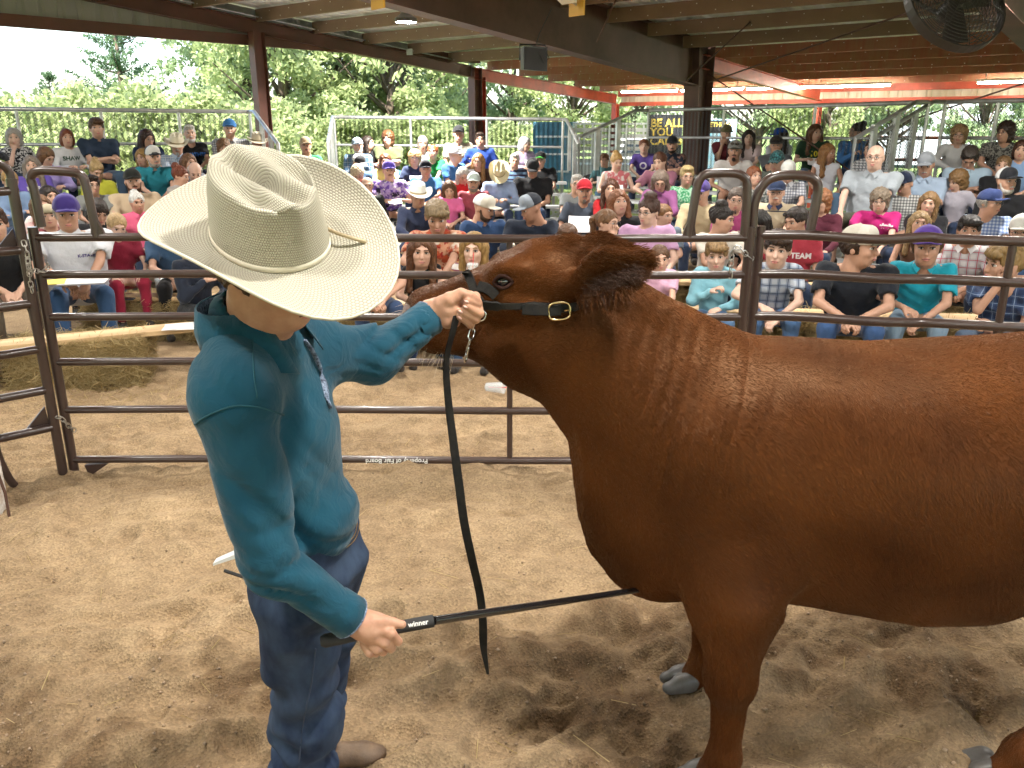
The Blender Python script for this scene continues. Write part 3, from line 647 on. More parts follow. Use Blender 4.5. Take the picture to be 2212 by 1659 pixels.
def sheet_fence(parent, A, Bq, zb0, zt0, zb1, zt1):
    """chain link sheared between two uprights"""
    A, Bq = Vector(A), Vector(Bq); w = (Bq-A).length; v, f = chain_link(w, 1.0, .085)
    V = []
    for x, y, z in v:
        t = x/w; p = A+(Bq-A)*t; V.append((p.x, p.y, (zb0+(zt0-zb0)*z)*(1-t)+(zb1+(zt1-zb1)*z)*t))
    o = ob('chain_link', mesh('chain_link', V, f, [wire], False), parent); o['kind'] = 'stuff'; return o
def bleacher(label, TL, TR, nrm, zt, ztr=None, rows=5, side='R', posts=3, seat5=1.14, sidelen=1.7):
    """top-row back line TL-TR (plan), rows step down along nrm; guard rail on the back and down one or both sides"""
    TL, TR, nrm = Vector(TL), Vector(TR), Vector(nrm).normalized(); o = thing('bleacher', label, 'bleacher', (TL.x, TL.y, 0), group='aluminium bleachers round the ring')
    O = Vector((TL.x, TL.y, 0)); d = (TR-TL).normalized()
    for r_ in range(rows):
        off = .45+.62*(rows-1-r_); z = .40+(seat5-.40)*r_/(rows-1)
        a, b = TL+nrm*off, TR+nrm*off
        q = MB(); q.beam((a.x-O.x, a.y-O.y, z-.02), (b.x-O.x, b.y-O.y, z-.02), .25, .04); q.ob('seat_plank', plankm, o)
        if r_:
            a, b = a+nrm*.36, b+nrm*.36
            q = MB(); q.beam((a.x-O.x, a.y-O.y, z-.40), (b.x-O.x, b.y-O.y, z-.40), .25, .035); q.ob('foot_plank', plankm, o)
    L_ = (TR-TL).length; nst = max(2, int(L_/1.8)+1)
    for k in range(nst):
        p = TL+d*(.15+(L_-.3)*k/(nst-1)); q = MB(); f_ = p+nrm*(.45+.62*(rows-1)+.1)
        q.beam((p.x-O.x, p.y-O.y, .04), (f_.x-O.x, f_.y-O.y, .04), .05, .05); q.beam((p.x-O.x, p.y-O.y, seat5-.12), (f_.x-O.x, f_.y-O.y, .30), .05, .05); q.beam((p.x-O.x, p.y-O.y, .0), (p.x-O.x, p.y-O.y, seat5), .05, .05, up=(d.x, d.y, 0)); m_ = p+nrm*1.5; q.beam((m_.x-O.x, m_.y-O.y, 0), (m_.x-O.x, m_.y-O.y, .72), .05, .05, up=(d.x, d.y, 0)); q.ob('frame', galv, o)
    l3, r3 = Vector((0, 0, 0)), Vector((TR.x-O.x, TR.y-O.y, 0)); ztr = ztr or zt
    pipe(o, [l3+Vector((0, 0, zt)), r3+Vector((0, 0, ztr))], .03); pipe(o, [l3+Vector((0, 0, zt-.48)), r3+Vector((0, 0, ztr-.48))], .022)
    for k in range(posts+1):
        t = k/posts; p = l3.lerp(r3, t); z = zt+(ztr-zt)*t; pipe(o, [p+Vector((0, 0, .2)), p+Vector((0, 0, z))], .024, 'post')
    sheet_fence(o, l3, r3, zt-1.05, zt-.03, ztr-1.05, ztr-.03)
    for sd_ in side:
        p0 = l3 if sd_ == 'L' else r3; z0 = zt if sd_ == 'L' else ztr; n3 = Vector((nrm.x, nrm.y, 0)); p1 = p0+n3*.32; p2 = p0+n3*sidelen; z2 = z0-.30*sidelen+.05
        pipe(o, [p0+Vector((0, 0, z0)), p1+Vector((0, 0, z0)), p2+Vector((0, 0, z2)), p2+Vector((0, 0, z2-.9))], .03)
        for f_ in (.45, .75):
            c = p0+n3*sidelen*f_; q = MB(); q.box((c.x, c.y, z0-.3*sidelen*f_-.28), (.05, .09, .75), Matrix.Rotation(math.atan2(nrm.y, nrm.x)+math.pi/2, 3, 'Z') @ Matrix.Rotation(R(0), 3, 'X')); q.ob('side_plate', galv, o)
        sheet_fence(o, p1, p2, z0-1.0, z0-.03, z2-1.0, z2-.03)
    return o
def pl(x, D): return tuple(P(x, 265, D).xy)
LN = Vector((.48, -.876)); MN = Vector((.12, -.99)); RN = Vector((-.8, -.6))
LTL, LTR = Vector(pl(-160, 11.7)), Vector(pl(541, 13.9)); MTL, MTR = Vector(pl(722, 15.6)), Vector(pl(1216, 15.6)); RTL, RTR = Vector(pl(1400, 16.2)), Vector(pl(2000, 12.0)); QTL, QTR = Vector(pl(2036, 12.3)), Vector(pl(2420, 10.4))
bleacher('bleacher left of the gable column, in front of the shrubs', LTL, LTR, LN, 2.19, 2.17, side='R', posts=4)
bleacher('middle bleacher left of the blue stock trailer', MTL, MTR, MN, 2.10, 2.06, side='LR', posts=3, seat5=1.0, sidelen=1.5)
bleacher('bleacher in front of the wide brown column', RTL, RTR, RN, 2.22, 2.27, side='LR', posts=3)
bleacher('bleacher at the right picture edge beside the steep aisle rail', QTL, QTR, RN, 2.28, 2.28, side='L', posts=3)
# ================================================================ livestock panels round the ring
pm = mat('brown_enamel', (.034, .019, .016), .3, noise=(5, .25, (.05, .03, .025)), bump=(22, .12), coat=.25)
PR = .0225
def tubes(parent, name, pts, r_=PR, n=12, flat=None, m=None): q = MB(); q.tube(pts, r_, n, flat=flat); return smooth_angle(q.ob(name, m or pm, parent), 60)
def curve(pts, n=6):
    """Catmull-Rom through points"""
    p = [Vector(x) for x in pts]; p = [p[0]*2-p[1]]+p+[p[-1]*2-p[-2]]; out = []
    for i in range(1, len(p)-2):
        for k in range(n):
            t = k/n; out.append(.5*((2*p[i])+(-p[i-1]+p[i+1])*t+(2*p[i-1]-5*p[i]+4*p[i+1]-p[i+2])*t*t+(-p[i-1]+3*p[i]-3*p[i+1]+p[i+2])*t**3))
    return out+[p[-2]]
PZS = [1.403, 1.20, .96, .697, .408, .096]
PD = 4.55
gp0, gp1 = P(165, 1000, PD), P(1600, 700, PD+.03); xl, xr = gp0.x-.02, gp1.x
pan = thing('corral_panel', 'brown six-rail corral panel behind the boy, turned upside down with hoops on top', 'corral panel', (xl, PD, 0))
for z in PZS: tubes(pan, 'rail', curve([(0, 0, z), ((xr-xl)*.3, .004, z+.004), ((xr-xl)*.7, -.004, z-.006), (xr-xl, 0, z)], 5))
for x in (0, xr-xl): tubes(pan, 'post', [(x, 0, .0), (x, 0, 1.46)], .027)
xm = P(1101, 900, PD).x-xl; tubes(pan, 'upright', [(xm, 0, PZS[-1]), (xm, 0, PZS[0])], .017)
def hoop(pxs, D, O, parent): tubes(parent, 'hoop', curve([P(x, y, D)-Vector(O) for x, y in pxs], 5), .024)
hoop([(90, 490), (73, 408), (66, 384), (80, 370), (110, 369), (160, 373), (177, 380), (186, 402), (198, 455), (210, 512)], PD, (xl, PD, 0), pan)
hoop([(1488, 512), (1501, 430), (1508, 396), (1522, 378), (1550, 374), (1590, 375), (1608, 384), (1614, 402), (1611, 470), (1607, 512)], PD, (xl, PD, 0), pan)
for px in (212, 1487):
    c = P(px, 508, PD)-Vector((xl, PD, 0)); q = MB(); sg = 1 if px < 1000 else -1; q.add([c+Vector((-.035, -.012, .0)), c+Vector((.04, -.012, 0)), c+Vector((-.012*sg, -.012, .14)), c+Vector((-.035, .012, .0)), c+Vector((.04, .012, 0)), c+Vector((-.012*sg, .012, .14))], [(0, 1, 2), (5, 4, 3), (0, 3, 4, 1), (1, 4, 5, 2), (2, 5, 3, 0)]); q.ob('foot_plate', pm, pan)
c = P(215, 1010, PD)-Vector((xl, PD, 0)); q = MB(); q.add([c+Vector((-.08, -.015, .02)), c+Vector((.06, -.015, .03)), c+Vector((-.06, -.015, -.05)), c+Vector((-.08, .015, .02)), c+Vector((.06, .015, .03)), c+Vector((-.06, .015, -.05))], [(0, 2, 1), (3, 4, 5), (0, 3, 5, 2), (1, 2, 5, 4), (0, 1, 4, 3)]); q.ob('foot_plate', pm, pan)
stk = mat('black_sticker', (.02, .018, .017), .4); wht = mat('white_print', (.75, .75, .72), .6)
c = P(858, 993, PD)-Vector((xl, PD, 0)); c.z = PZS[-1]
me_, _ = text_mesh('Property of Fair Board', .040, 'CENTER', .0008, .0006); ob('lettering', me_, pan, loc=(c.x, -PR-.0025, c.z), rot=(R(90), R(180), 0), m=wht)
# right-hand panel
A_, B2 = P(1624, 700, 4.6), P(2330, 700, 4.27); A_.z = B2.z = 0; dR = (B2-A_).normalized(); LR = (B2-A_).length
pr_ = thing('corral_panel', 'brown corral panel with dented rails in front of the seated boys', 'corral panel', tuple(A_), math.atan2(dR.y, dR.x))
for i, z in enumerate([1.41, 1.195, .955, .69, .40, .10]):
    dent = [(0, 0, z), (.25, .003, z+.006), (.62, 0, z-.008 if i == 0 else z-.002), (.85, .004, z+.010 if i == 0 else z), (LR*.6, -.004, z+.004), (LR, 0, z-.004)]
    tubes(pr_, 'rail', curve(dent, 6), .0265)
tubes(pr_, 'post', [(0, 0, 0), (0, 0, 1.46)], .027); xu = (P(2178, 600, 4.33)-A_).dot(dR); tubes(pr_, 'upright', [(xu, 0, .10), (xu, 0, 1.40)], .021)
hp = [(1625, 512), (1628, 450), (1640, 412), (1660, 388), (1690, 379), (1735, 379), (1758, 387), (1767, 404), (1762, 440), (1747, 512)]
t_ = [P(x, y, 4.58) for x, y in hp]; rz = Matrix.Rotation(-math.atan2(dR.y, dR.x), 3, 'Z'); tubes(pr_, 'hoop', curve([rz @ (p-A_) for p in t_], 5), .026)
# left-hand gate panel swinging towards the viewer
G0 = P(78, 700, PD-.06); G0.x = xl-.034; G0.z = 0; gd = Vector((-.745, -.667, 0)).normalized()
gpn = thing('corral_panel', 'brown gate panel at the left picture edge chained to the ring fence', 'corral panel', tuple(G0), math.atan2(gd.y, gd.x))
for z in (1.656, 1.345, 1.05, .79, .55, .325): tubes(gpn, 'rail', [(0, 0, z), (1.3, 0, z)], .0235)
tubes(gpn, 'post', [(0, 0, 0), (0, 0, 1.72)], .027)
tubes(gpn, 'hoop', curve([(0, 0, 1.70), (.005, 0, 1.76), (.05, 0, 1.80), (.12, 0, 1.80), (.19, 0, 1.77), (.21, 0, 1.70), (.21, 0, 1.656)], 5), .022)
tubes(gpn, 'leg', curve([(.31, 0, .325), (.30, .0, .2), (.27, 0, .07), (.24, -.01, .02), (.20, -.02, .01)], 5), .022)
q = MB(); q.add([(.02, -.03, .33), (.15, -.03, .33), (.03, -.03, .45), (.02, -.02, .33), (.15, -.02, .33), (.03, -.02, .45)], [(0, 1, 2), (5, 4, 3), (0, 3, 4, 1), (1, 4, 5, 2), (2, 5, 3, 0)]); q.ob('lug', pm, gpn)
q = MB(); q.add([(.02, -.03, 1.35), (.13, -.03, 1.35), (.03, -.03, 1.46), (.02, -.02, 1.35), (.13, -.02, 1.35), (.03, -.02, 1.46)], [(0, 1, 2), (5, 4, 3), (0, 3, 4, 1), (1, 4, 5, 2), (2, 5, 3, 0)]); q.ob('lug', pm, gpn)
# chains tying the panels
chm = mat('chain_steel', (.42, .40, .37), .35, metal=.85, noise=(60, .4)); chg = mat('zinc_chain', (.55, .56, .58), .3, metal=.9)
LINK = MB(); n = 14
lp = [Vector((.011*math.cos(a), 0, .011*math.sin(a)+(.008 if math.sin(a) > 0 else -.008))) for a in [2*math.pi*i/n for i in range(n+1)]]
LINK.tube(lp, .0032, 6, caps=False); LINKM = LINK.me('link', None, True)
def chain(label, pts, m, s=1., kids=None):
    pts = curve(pts, 24); L_ = 0; out = [pts[0]]; st = .0285*s
    for a, b in zip(pts[:-1], pts[1:]):
        L_ += (b-a).length
        if L_ >= st: out.append(b); L_ = 0
    t_ = thing('chain', label, 'chain', tuple(out[0])) if kids is None else kids
    for i in range(len(out)-1):
        d = (out[i+1]-out[i]).normalized(); M_ = d.to_track_quat('Z', 'Y').to_matrix().to_4x4() @ Matrix.Rotation(R(90)*(i % 2)+.3, 4, 'Z') @ Matrix.Scale(s, 4)
        ob('link', LINKM, t_, mat4=Matrix.Translation((out[i]+out[i+1])/2-Vector(t_.matrix_basis.translation if kids is None else (0, 0, 0))) @ M_, m=m)
    return t_
def PF(x, y, D): return P(x, y, D)
chain('rusty steel chain hanging from the upper gate post joint at left', [P(50, 520, 4.42), P(58, 545, 4.40), P(64, 590, 4.40), P(72, 583, 4.42), P(92, 588, 4.47), P(104, 577, 4.5), P(100, 568, 4.55)], chm)
chain('short rusty chain hanging down the left gate post', [P(60, 560, 4.41), P(66, 610, 4.43), P(72, 640, 4.44)], chm)
chain('rusty chain round the bottom of the left gate posts', [P(122, 900, 4.41), P(135, 905, 4.40), P(150, 922, 4.44), P(166, 932, 4.5)], chm)
chain('bright zinc chain tying the two right-hand panel posts', [P(1578, 545, 4.52), P(1592, 532, 4.5), P(1603, 541, 4.5), P(1618, 556, 4.53), P(1629, 561, 4.57)], chg, 1.15)
chain('dull chain end hanging from the right-hand panel joint', [P(1585, 538, 4.52), P(1580, 560, 4.52), P(1577, 600, 4.53)], chm, 1.1)
# ================================================================ straw bales and plank benches
strawm = leaf_material('straw', (.30, .22, .10), (.55, .44, .24)); balem = mat('bale_core', (.20, .15, .075), .95, noise=(25, .4, (.32, .25, .13)), bump=(60, 1, .03), stretch=(.35, 1, 1))
twm = mat('twine', (.55, .35, .12), .8)
def straw_data(L_, W_, H_, n, seed):
    rs = np.random.RandomState(seed); V = []; 
    f = rs.choice(5, n, p=[.3, .1, .12, .12, .36]); u, v = rs.uniform(-.5, .5, (2, n)); c = np.zeros((n, 3)); nn = np.zeros((n, 3))
    for k, (ax, sg) in enumerate(((1, -1), (1, 1), (0, -1), (0, 1), (2, 1))):
        m = f == k; o1, o2 = [i for i in range(3) if i != ax]; dim = [L_, W_, H_]
        c[m, ax] = sg*dim[ax]/2; c[m, o1] = u[m]*dim[o1]*1.02; c[m, o2] = v[m]*dim[o2]*1.02; nn[m, ax] = sg
    d = rs.normal(size=(n, 3))*np.array([1, .8, .6]); d -= nn*(d*nn).sum(1)[:, None]*.75; d /= np.linalg.norm(d, axis=1)[:, None]
    l = rs.uniform(.03, .10, n)[:, None]; w = np.cross(d, nn+rs.normal(size=(n, 3))*.3); w /= np.linalg.norm(w, axis=1)[:, None]+1e-6; w *= rs.uniform(.0012, .0026, n)[:, None]
    c += nn*rs.uniform(-.005, .03, n)[:, None]; a, b = c-d*l, c+d*l+nn*rs.uniform(-.02, .03, n)[:, None]
    return mesh('straw', np.stack([a-w, a+w, b+w, b-w], 1).reshape(-1, 3), np.arange(n*4).reshape(n, 4), [strawm], False)
BALES = [straw_data(.95, .46, .36, 5200, 21), straw_data(.95, .46, .36, 5200, 22)]
BC = Field(axis(-.53, .53, .03), axis(-.29, .29, .03), axis(-.23, .23, .03))
BC.fn(lambda X, Y, Z: ((np.abs(X)/.475)**6+(np.abs(Y)/.225)**6+(np.abs(Z)/.18)**6)**(1/6)*.18-.18+.012*np.sin(X*37+Y*20)*np.sin(Z*31+Y*11)); BCV = BC.mesh(); BCM = mesh('bale', BCV[0], BCV[1], [balem])
def bale(x, y, rz, label, k):
    t_ = thing('straw_bale', label, 'straw bale', (x, y, .185), rz, 'straw bales holding up the plank benches')
    ob('bale', BCM, t_); s_ = ob('straw', BALES[k % 2], t_); s_['kind'] = 'stuff'
    for xx in (-.17, .17): q = MB(); q.tube([(xx, -.232, -.185), (xx, -.235, 0), (xx, -.232, .182), (xx, 0, .187), (xx, .232, .182), (xx, .235, -.18)], .0035, 5); q.ob('twine', twm, t_)
    return t_
woodm = mat('pine_plank', (.58, .42, .24), .65, noise=(6, .22, (.45, .30, .15)), stretch=(.08, 1, 1), bump=(30, .25))
def plank(A, Bq, label, w=.24, z=.375):
    A, Bq = Vector(A), Vector(Bq); d = Bq-A; t_ = thing('plank_bench', label, 'bench', (A.x, A.y, z), math.atan2(d.y, d.x), 'plank benches on straw bales')
    q = MB(); q.box((d.length/2, 0, .02), (d.length, w, .04)); o = q.ob('plank', woodm, t_); bm = bmesh.new(); bm.from_mesh(o.data); bmesh.ops.bevel(bm, geom=bm.edges[:], offset=.004, segments=1, affect='EDGES'); bm.to_mesh(o.data); bm.free()
    return t_
bale(-3.42, 6.36, .2, 'near straw bale under the front plank at left', 0)
bale(-4.6, 6.12, .2, 'straw bale at the left picture edge under the front plank', 1)
plank(tuple(PZ(-200, 764, .4).xy), tuple(PZ(470, 699, .4).xy), 'front pine plank bench with no one on it, at left')
bale(-3.6, 7.95, .05, 'straw bale behind the white-shirted man', 1); bale(-2.55, 7.85, .04, 'straw bale beneath the plank with the paper cup', 0)
plank((-5.2, 7.95), (-1.9, 7.82), 'second pine plank bench with cups and a phone, at left')
bale(-1.25, 7.6, .0, 'straw bale under the girls sitting behind the boy', 1); bale(-.1, 7.55, .1, 'straw bale beneath the girl drinking through a straw', 0)
plank((-1.9, 7.62), (.6, 7.55), 'plank bench carrying the long-haired girls')
bale(1.75, 7.3, -.1, 'straw bale beneath the boy in pale blue', 1); bale(2.85, 7.15, -.15, 'straw bale beneath the boys in plaid and black', 0); bale(3.95, 6.95, -.2, 'straw bale beneath the boy in turquoise', 1)
plank((1.1, 7.4), (4.7, 6.82), 'plank bench carrying the row of boys')
bale(1.6, 8.9, -.1, 'straw bale one row behind the small girl in pink', 0)
plank((.5, 8.95), (5.6, 7.95), 'second-row plank bench behind the boys'); bale(4.6, 8.1, -.2, 'straw bale one row behind the boy in turquoise', 1)
plank((-3.8, 9.1), (1.3, 8.95), 'plank bench of the second row in the middle'); bale(-.6, 9.0, 0, 'straw bale under the middle second-row plank', 1); bale(-2.6, 9.1, 0, 'straw bale two rows behind the gate post', 0)
# loose straw on the sand
rs = np.random.RandomState(9); n = 900
x, y = rs.uniform(-4.2, 4.2, n), rs.uniform(1.6, 7, n); k = n//2; x[:k] = rs.normal(-3.2, .6, k); y[:k] = rs.normal(5.85, .28, k)
an = rs.uniform(0, math.pi, n); l = rs.uniform(.02, .09, n); z = np.array([sandz(a, b) for a, b in zip(x, y)])+.006
d = np.stack([np.cos(an)*l, np.sin(an)*l, rs.uniform(-.004, .012, n)], 1); w = np.stack([-np.sin(an), np.cos(an), an*0], 1)*rs.uniform(.001, .0022, n)[:, None]; c = np.stack([x, y, z], 1)
tag(ob('loose_straw', mesh('loose_straw', np.stack([c-d-w, c-d+w, c+d+w, c+d-w], 1).reshape(-1, 3), np.arange(n*4).reshape(n, 4), [strawm], False)), 'loose straw scattered on the ring sand', 'straw', kind='stuff')
# small clods and grit lying on the near sand
rs = np.random.RandomState(17); n = 7000; x = rs.uniform(-2.6, 2.6, n); y = 1.7+rs.rand(n)**1.6*3.2; ctr = [(-1.6, 2.15), (-.95, 2.6), (-2.0, 2.5), (.2, 2.7), (1.0, 2.75), (1.6, 2.6), (-1.2, 1.9), (.5, 2.1)]
for k in range(0, n, 2): c = ctr[rs.randint(len(ctr))]; x[k], y[k] = c[0]+rs.normal()*.35, c[1]+rs.normal()*.22
sz = .0016+.0075*rs.rand(n)**5; z = np.array([sandz(a, b) for a, b in zip(x, y)])
oc = np.array([(1, 0, 0), (-1, 0, 0), (0, 1, 0), (0, -1, 0), (0, 0, 1), (0, 0, -1)], float); fo = np.array([(0, 2, 4), (2, 1, 4), (1, 3, 4), (3, 0, 4), (2, 0, 5), (1, 2, 5), (3, 1, 5), (0, 3, 5)])
V = oc[None]*rs.uniform(.6, 1.2, (n, 6, 1))*sz[:, None, None]+np.stack([x, y, z+sz*.45], 1)[:, None]; F = (fo[None]+np.arange(n)[:, None, None]*6).reshape(-1, 3)
tag(ob('sand_clods', mesh('sand_clods', V.reshape(-1, 3), F, [mat('clod', (.30, .215, .14), .95, noise=(9, .35))], False)), 'small clods and grit scattered over the near sand', 'clods', kind='stuff')
# white post foot at the far left edge
q = MB(); A_ = P(6, 1040, 4.0); t_ = thing('white_post', 'chipped white metal post foot at the left picture edge', 'post', (A_.x-.03, 4.0, 0))
q.box((-.02, 0, .2), (.07, .07, .4)); q.ob('post', mat('chipped_white', (.7, .7, .68), .5, noise=(20, .1, (.35, .25, .18))), t_)
q = MB(); q.tube([(.02, -.02, .3), (.05, -.03, .15), (.06, -.05, .0)], .008, 6); q.ob('pin', rod, t_)
# ================================================================ people: shared head, hair, hat and hand shapes; a body of its own for each
def nodes_cloth(key, kind, cols, scale=1.):
    """woven or printed cloth: plain, plaid, check, stripe, floral, speckle, tie"""
    k = 'cloth_'+key
    if k in MATS: return MATS[k]
    m = bpy.data.materials.new(k); m.use_nodes = True; MATS[k] = m; nt = m.node_tree; N = nt.nodes.new; L = nt.links.new
    b = nt.nodes['Principled BSDF']; b.inputs['Roughness'].default_value = .85; b.inputs['Specular IOR Level'].default_value = .25; b.inputs['Sheen Weight'].default_value = .12
    tc = N('ShaderNodeTexCoord'); C = [tuple(v*.70 for v in srgb(c))+(1,) for c in cols]
    def mix(f, a, c):
        x = N('ShaderNodeMix'); x.data_type = 'RGBA'; L(f, x.inputs[0])
        for i, v in ((6, a), (7, c)):
            if isinstance(v, tuple): x.inputs[i].default_value = v
            else: L(v, x.inputs[i])
        return x.outputs[2]
    def wave(ax, sc_, thr):
        s_ = N('ShaderNodeSeparateXYZ'); L(tc.outputs['Object'], s_.inputs[0]); w = N('ShaderNodeMath'); w.operation = 'MULTIPLY'; L(s_.outputs[ax], w.inputs[0]); w.inputs[1].default_value = sc_
        p = N('ShaderNodeMath'); p.operation = 'PINGPONG'; L(w.outputs[0], p.inputs[0]); p.inputs[1].default_value = .5
        g = N('ShaderNodeMath'); g.operation = 'GREATER_THAN'; L(p.outputs[0], g.inputs[0]); g.inputs[1].default_value = thr; return g.outputs[0]
    def half(f, a=.5):
        x = N('ShaderNodeMath'); x.operation = 'MULTIPLY'; L(f, x.inputs[0]); x.inputs[1].default_value = a; return x.outputs[0]
    def nz(sc_, lo, hi, d=3):
        n = N('ShaderNodeTexNoise'); n.inputs['Scale'].default_value = sc_; n.inputs['Detail'].default_value = d; L(tc.outputs['Object'], n.inputs[0])
        r_ = N('ShaderNodeMapRange'); r_.inputs[1].default_value = lo; r_.inputs[2].default_value = hi; L(n.outputs[0], r_.inputs[0]); return r_.outputs[0]
    if kind == 'plain':
        base = mix(nz(7, .3, .7), tuple(min(1, c*1.06) for c in C[0][:3])+(1,), tuple(c*.92 for c in C[0][:3])+(1,))
    elif kind == 'plaid':
        base = mix(half(wave(0, 14*scale, .28)), C[0], C[1]); base = mix(half(wave(2, 14*scale, .28)), base, C[1])
        if len(C) > 2: base = mix(wave(0, 14*scale, .46), base, C[2]); base = mix(wave(2, 14*scale, .46), base, C[2])
    elif kind == 'check':
        base = mix(half(wave(0, 30*scale, .25), .55), C[0], C[1]); base = mix(half(wave(2, 30*scale, .25), .55), base, C[1])
    elif kind == 'stripe':
        base = mix(wave(2, 14*scale, .3), C[0], C[1])
        if len(C) > 2: base = mix(wave(2, 14*scale, .47), base, C[2])
    elif kind == 'speckle': base = mix(nz(45*scale, .46, .54), C[0], C[1])
    else:                                           # floral, tie-dye
        base = mix(nz(13*scale, .46, .52), C[0], C[1])
        if len(C) > 2: base = mix(nz(17*scale, .56, .60), base, C[2])
        if len(C) > 3: base = mix(nz(8*scale, .56, .62), base, C[3])
    L(base, b.inputs['Base Color'])
    n = N('ShaderNodeTexNoise'); n.inputs['Scale'].default_value = 22; n.inputs['Detail'].default_value = 3; L(tc.outputs['Object'], n.inputs[0])
    bp = N('ShaderNodeBump'); bp.inputs['Strength'].default_value = .35; bp.inputs['Distance'].default_value = .02; L(n.outputs[0], bp.inputs['Height']); L(bp.outputs[0], b.inputs['Normal'])
    return m
def cloth(s):
    """'plain' colour 'a0b0c0' or 'kind:c1,c2[,c3][@scale]'"""
    if ':' not in s: return nodes_cloth(s, 'plain', [s])
    k, r_ = s.split(':'); sc_ = 1.
    if '@' in r_: r_, sc_ = r_.split('@'); sc_ = float(sc_)
    return nodes_cloth(s, k, r_.split(','), sc_)
SKIN = [mat('skin_%d' % i, c, .5, spec=.35, noise=(30, .06), sub=0) for i, c in enumerate(((.50, .305, .225), (.43, .245, .17), (.55, .36, .28), (.35, .19, .125)))]
def hairm(c): return mat('hair_'+c, [v*.6 for v in srgb(c)], .5, spec=.4, noise=(60, .28), stretch=(1, 1, .25), bump=(110, .6, .01))
eyew, iris, lipm = mat('eye_white', (.62, .60, .57), .3), mat('eye_iris', (.025, .02, .018), .15), mat('lips', (.50, .20, .17), .5)
mouthm = mat('mouth_line', (.16, .06, .05), .6)
HB = .0095
def hfield(e=.24, lo=-.22, hi=.2): return Field(axis(-.16, .16, HB), axis(-.2, .2, HB), axis(lo, hi, HB))
def put_head(f, T=None, s=1., fine=True, ears=True):
    """adds a head to a field; T maps head space to field space"""
    T = T or Matrix.Identity(4); Rm = np.array(T.to_3x3().normalized(), np.float32)
    def p(x, y, z): return tuple(T @ Vector((x*s, y*s, z*s)))
    def E(c, r, k=.02, op='u'): f.ell(p(*c), [v*s for v in r], Rm.T, k, op)
    E((0, .014, .028), (.079, .097, .090)); E((0, -.028, -.028), (.066, .070, .088), .03); E((0, -.040, -.082), (.046, .046, .036), .03)
    E((-.034, -.066, -.022), (.026, .026, .026), .02); E((.034, -.066, -.022), (.026, .026, .026), .02)
    if fine:
        E((-.031, -.112, .010), (.020, .018, .013), .012, 's'); E((.031, -.112, .010), (.020, .018, .013), .012, 's')
        f.ec(p(-.036, -.088, .030), p(.036, -.088, .030), .011*s, k=.015*s)
    f.ec(p(0, -.094, .012), p(0, -.112, -.026), .008*s, ra2=.0135*s, k=.012*s)
    E((0, -.095, -.058), (.024, .012, .011), .010)
    if ears: E((-.080, .008, -.008), (.010, .020, .032), .008); E((.080, .008, -.008), (.010, .020, .032), .008)
    f.ec(p(0, .018, -.06), p(0, .028, -.15), .056*s, ra2=.060*s, k=.03*s)
def face_parts():
    """eyes, eyebrows and mouth in head space, shared by every person: {name: [(mesh, material roles)]}"""
    def ball(q, c, r, mi, n=10):
        M_ = Matrix.Translation(c) @ Matrix.Diagonal((r[0], r[1], r[2], 1)); q.lathe([(math.sin(math.pi*i/6), -math.cos(math.pi*i/6)) for i in range(7)], n, M_, mi)
    out = []
    for sx in (-1, 1):
        q = MB(); ball(q, (sx*.031, -.083, .009), (.0155, .014, .0085), 0); ball(q, (sx*.031, -.0925, .009), (.0072, .006, .0075), 1)
        q.tube([(sx*.014, -.094, .009), (sx*.024, -.0985, .0175), (sx*.037, -.0965, .0175), (sx*.049, -.087, .010)], [.0012, .0022, .0024, .0012], 5, 1); out.append(('eye', q.me('eye', None, True), 'e'))
        q = MB(); q.tube([(sx*.012, -.100, .030), (sx*.026, -.1015, .0365), (sx*.040, -.097, .036), (sx*.053, -.085, .029)], [.0028, .0040, .0036, .0018], 6); out.append(('eyebrow', q.me('eyebrow', None, True), 'b'))
    q = MB(); ball(q, (0, -.1045, -.0535), (.021, .006, .0038), 0, 8); ball(q, (0, -.1045, -.0635), (.019, .0065, .0048), 0, 8)
    q.tube([(-.023, -.1015, -.0585), (0, -.1095, -.058), (.023, -.1015, -.0585)], .0016, 5, 1); out.append(('mouth', q.me('mouth', None, True), 'm'))
    return out
FACE = face_parts()
def put_face(parent, M_, brow):
    for nm, me_, role in FACE: ob(nm, me_, parent, mat4=M_, m={'e': [eyew, iris], 'b': [brow], 'm': [lipm, mouthm]}[role])
def strands(f, a=.005, fr=23, seed=0):
    f.disp(lambda X, Y, Z: a*np.sin(fr*np.arctan2(X, Y+.25*Z+.02)+9*np.sin(Z*18+seed))+a*.6*np.sin(X*140+Y*60+seed)*np.sin(Z*50))
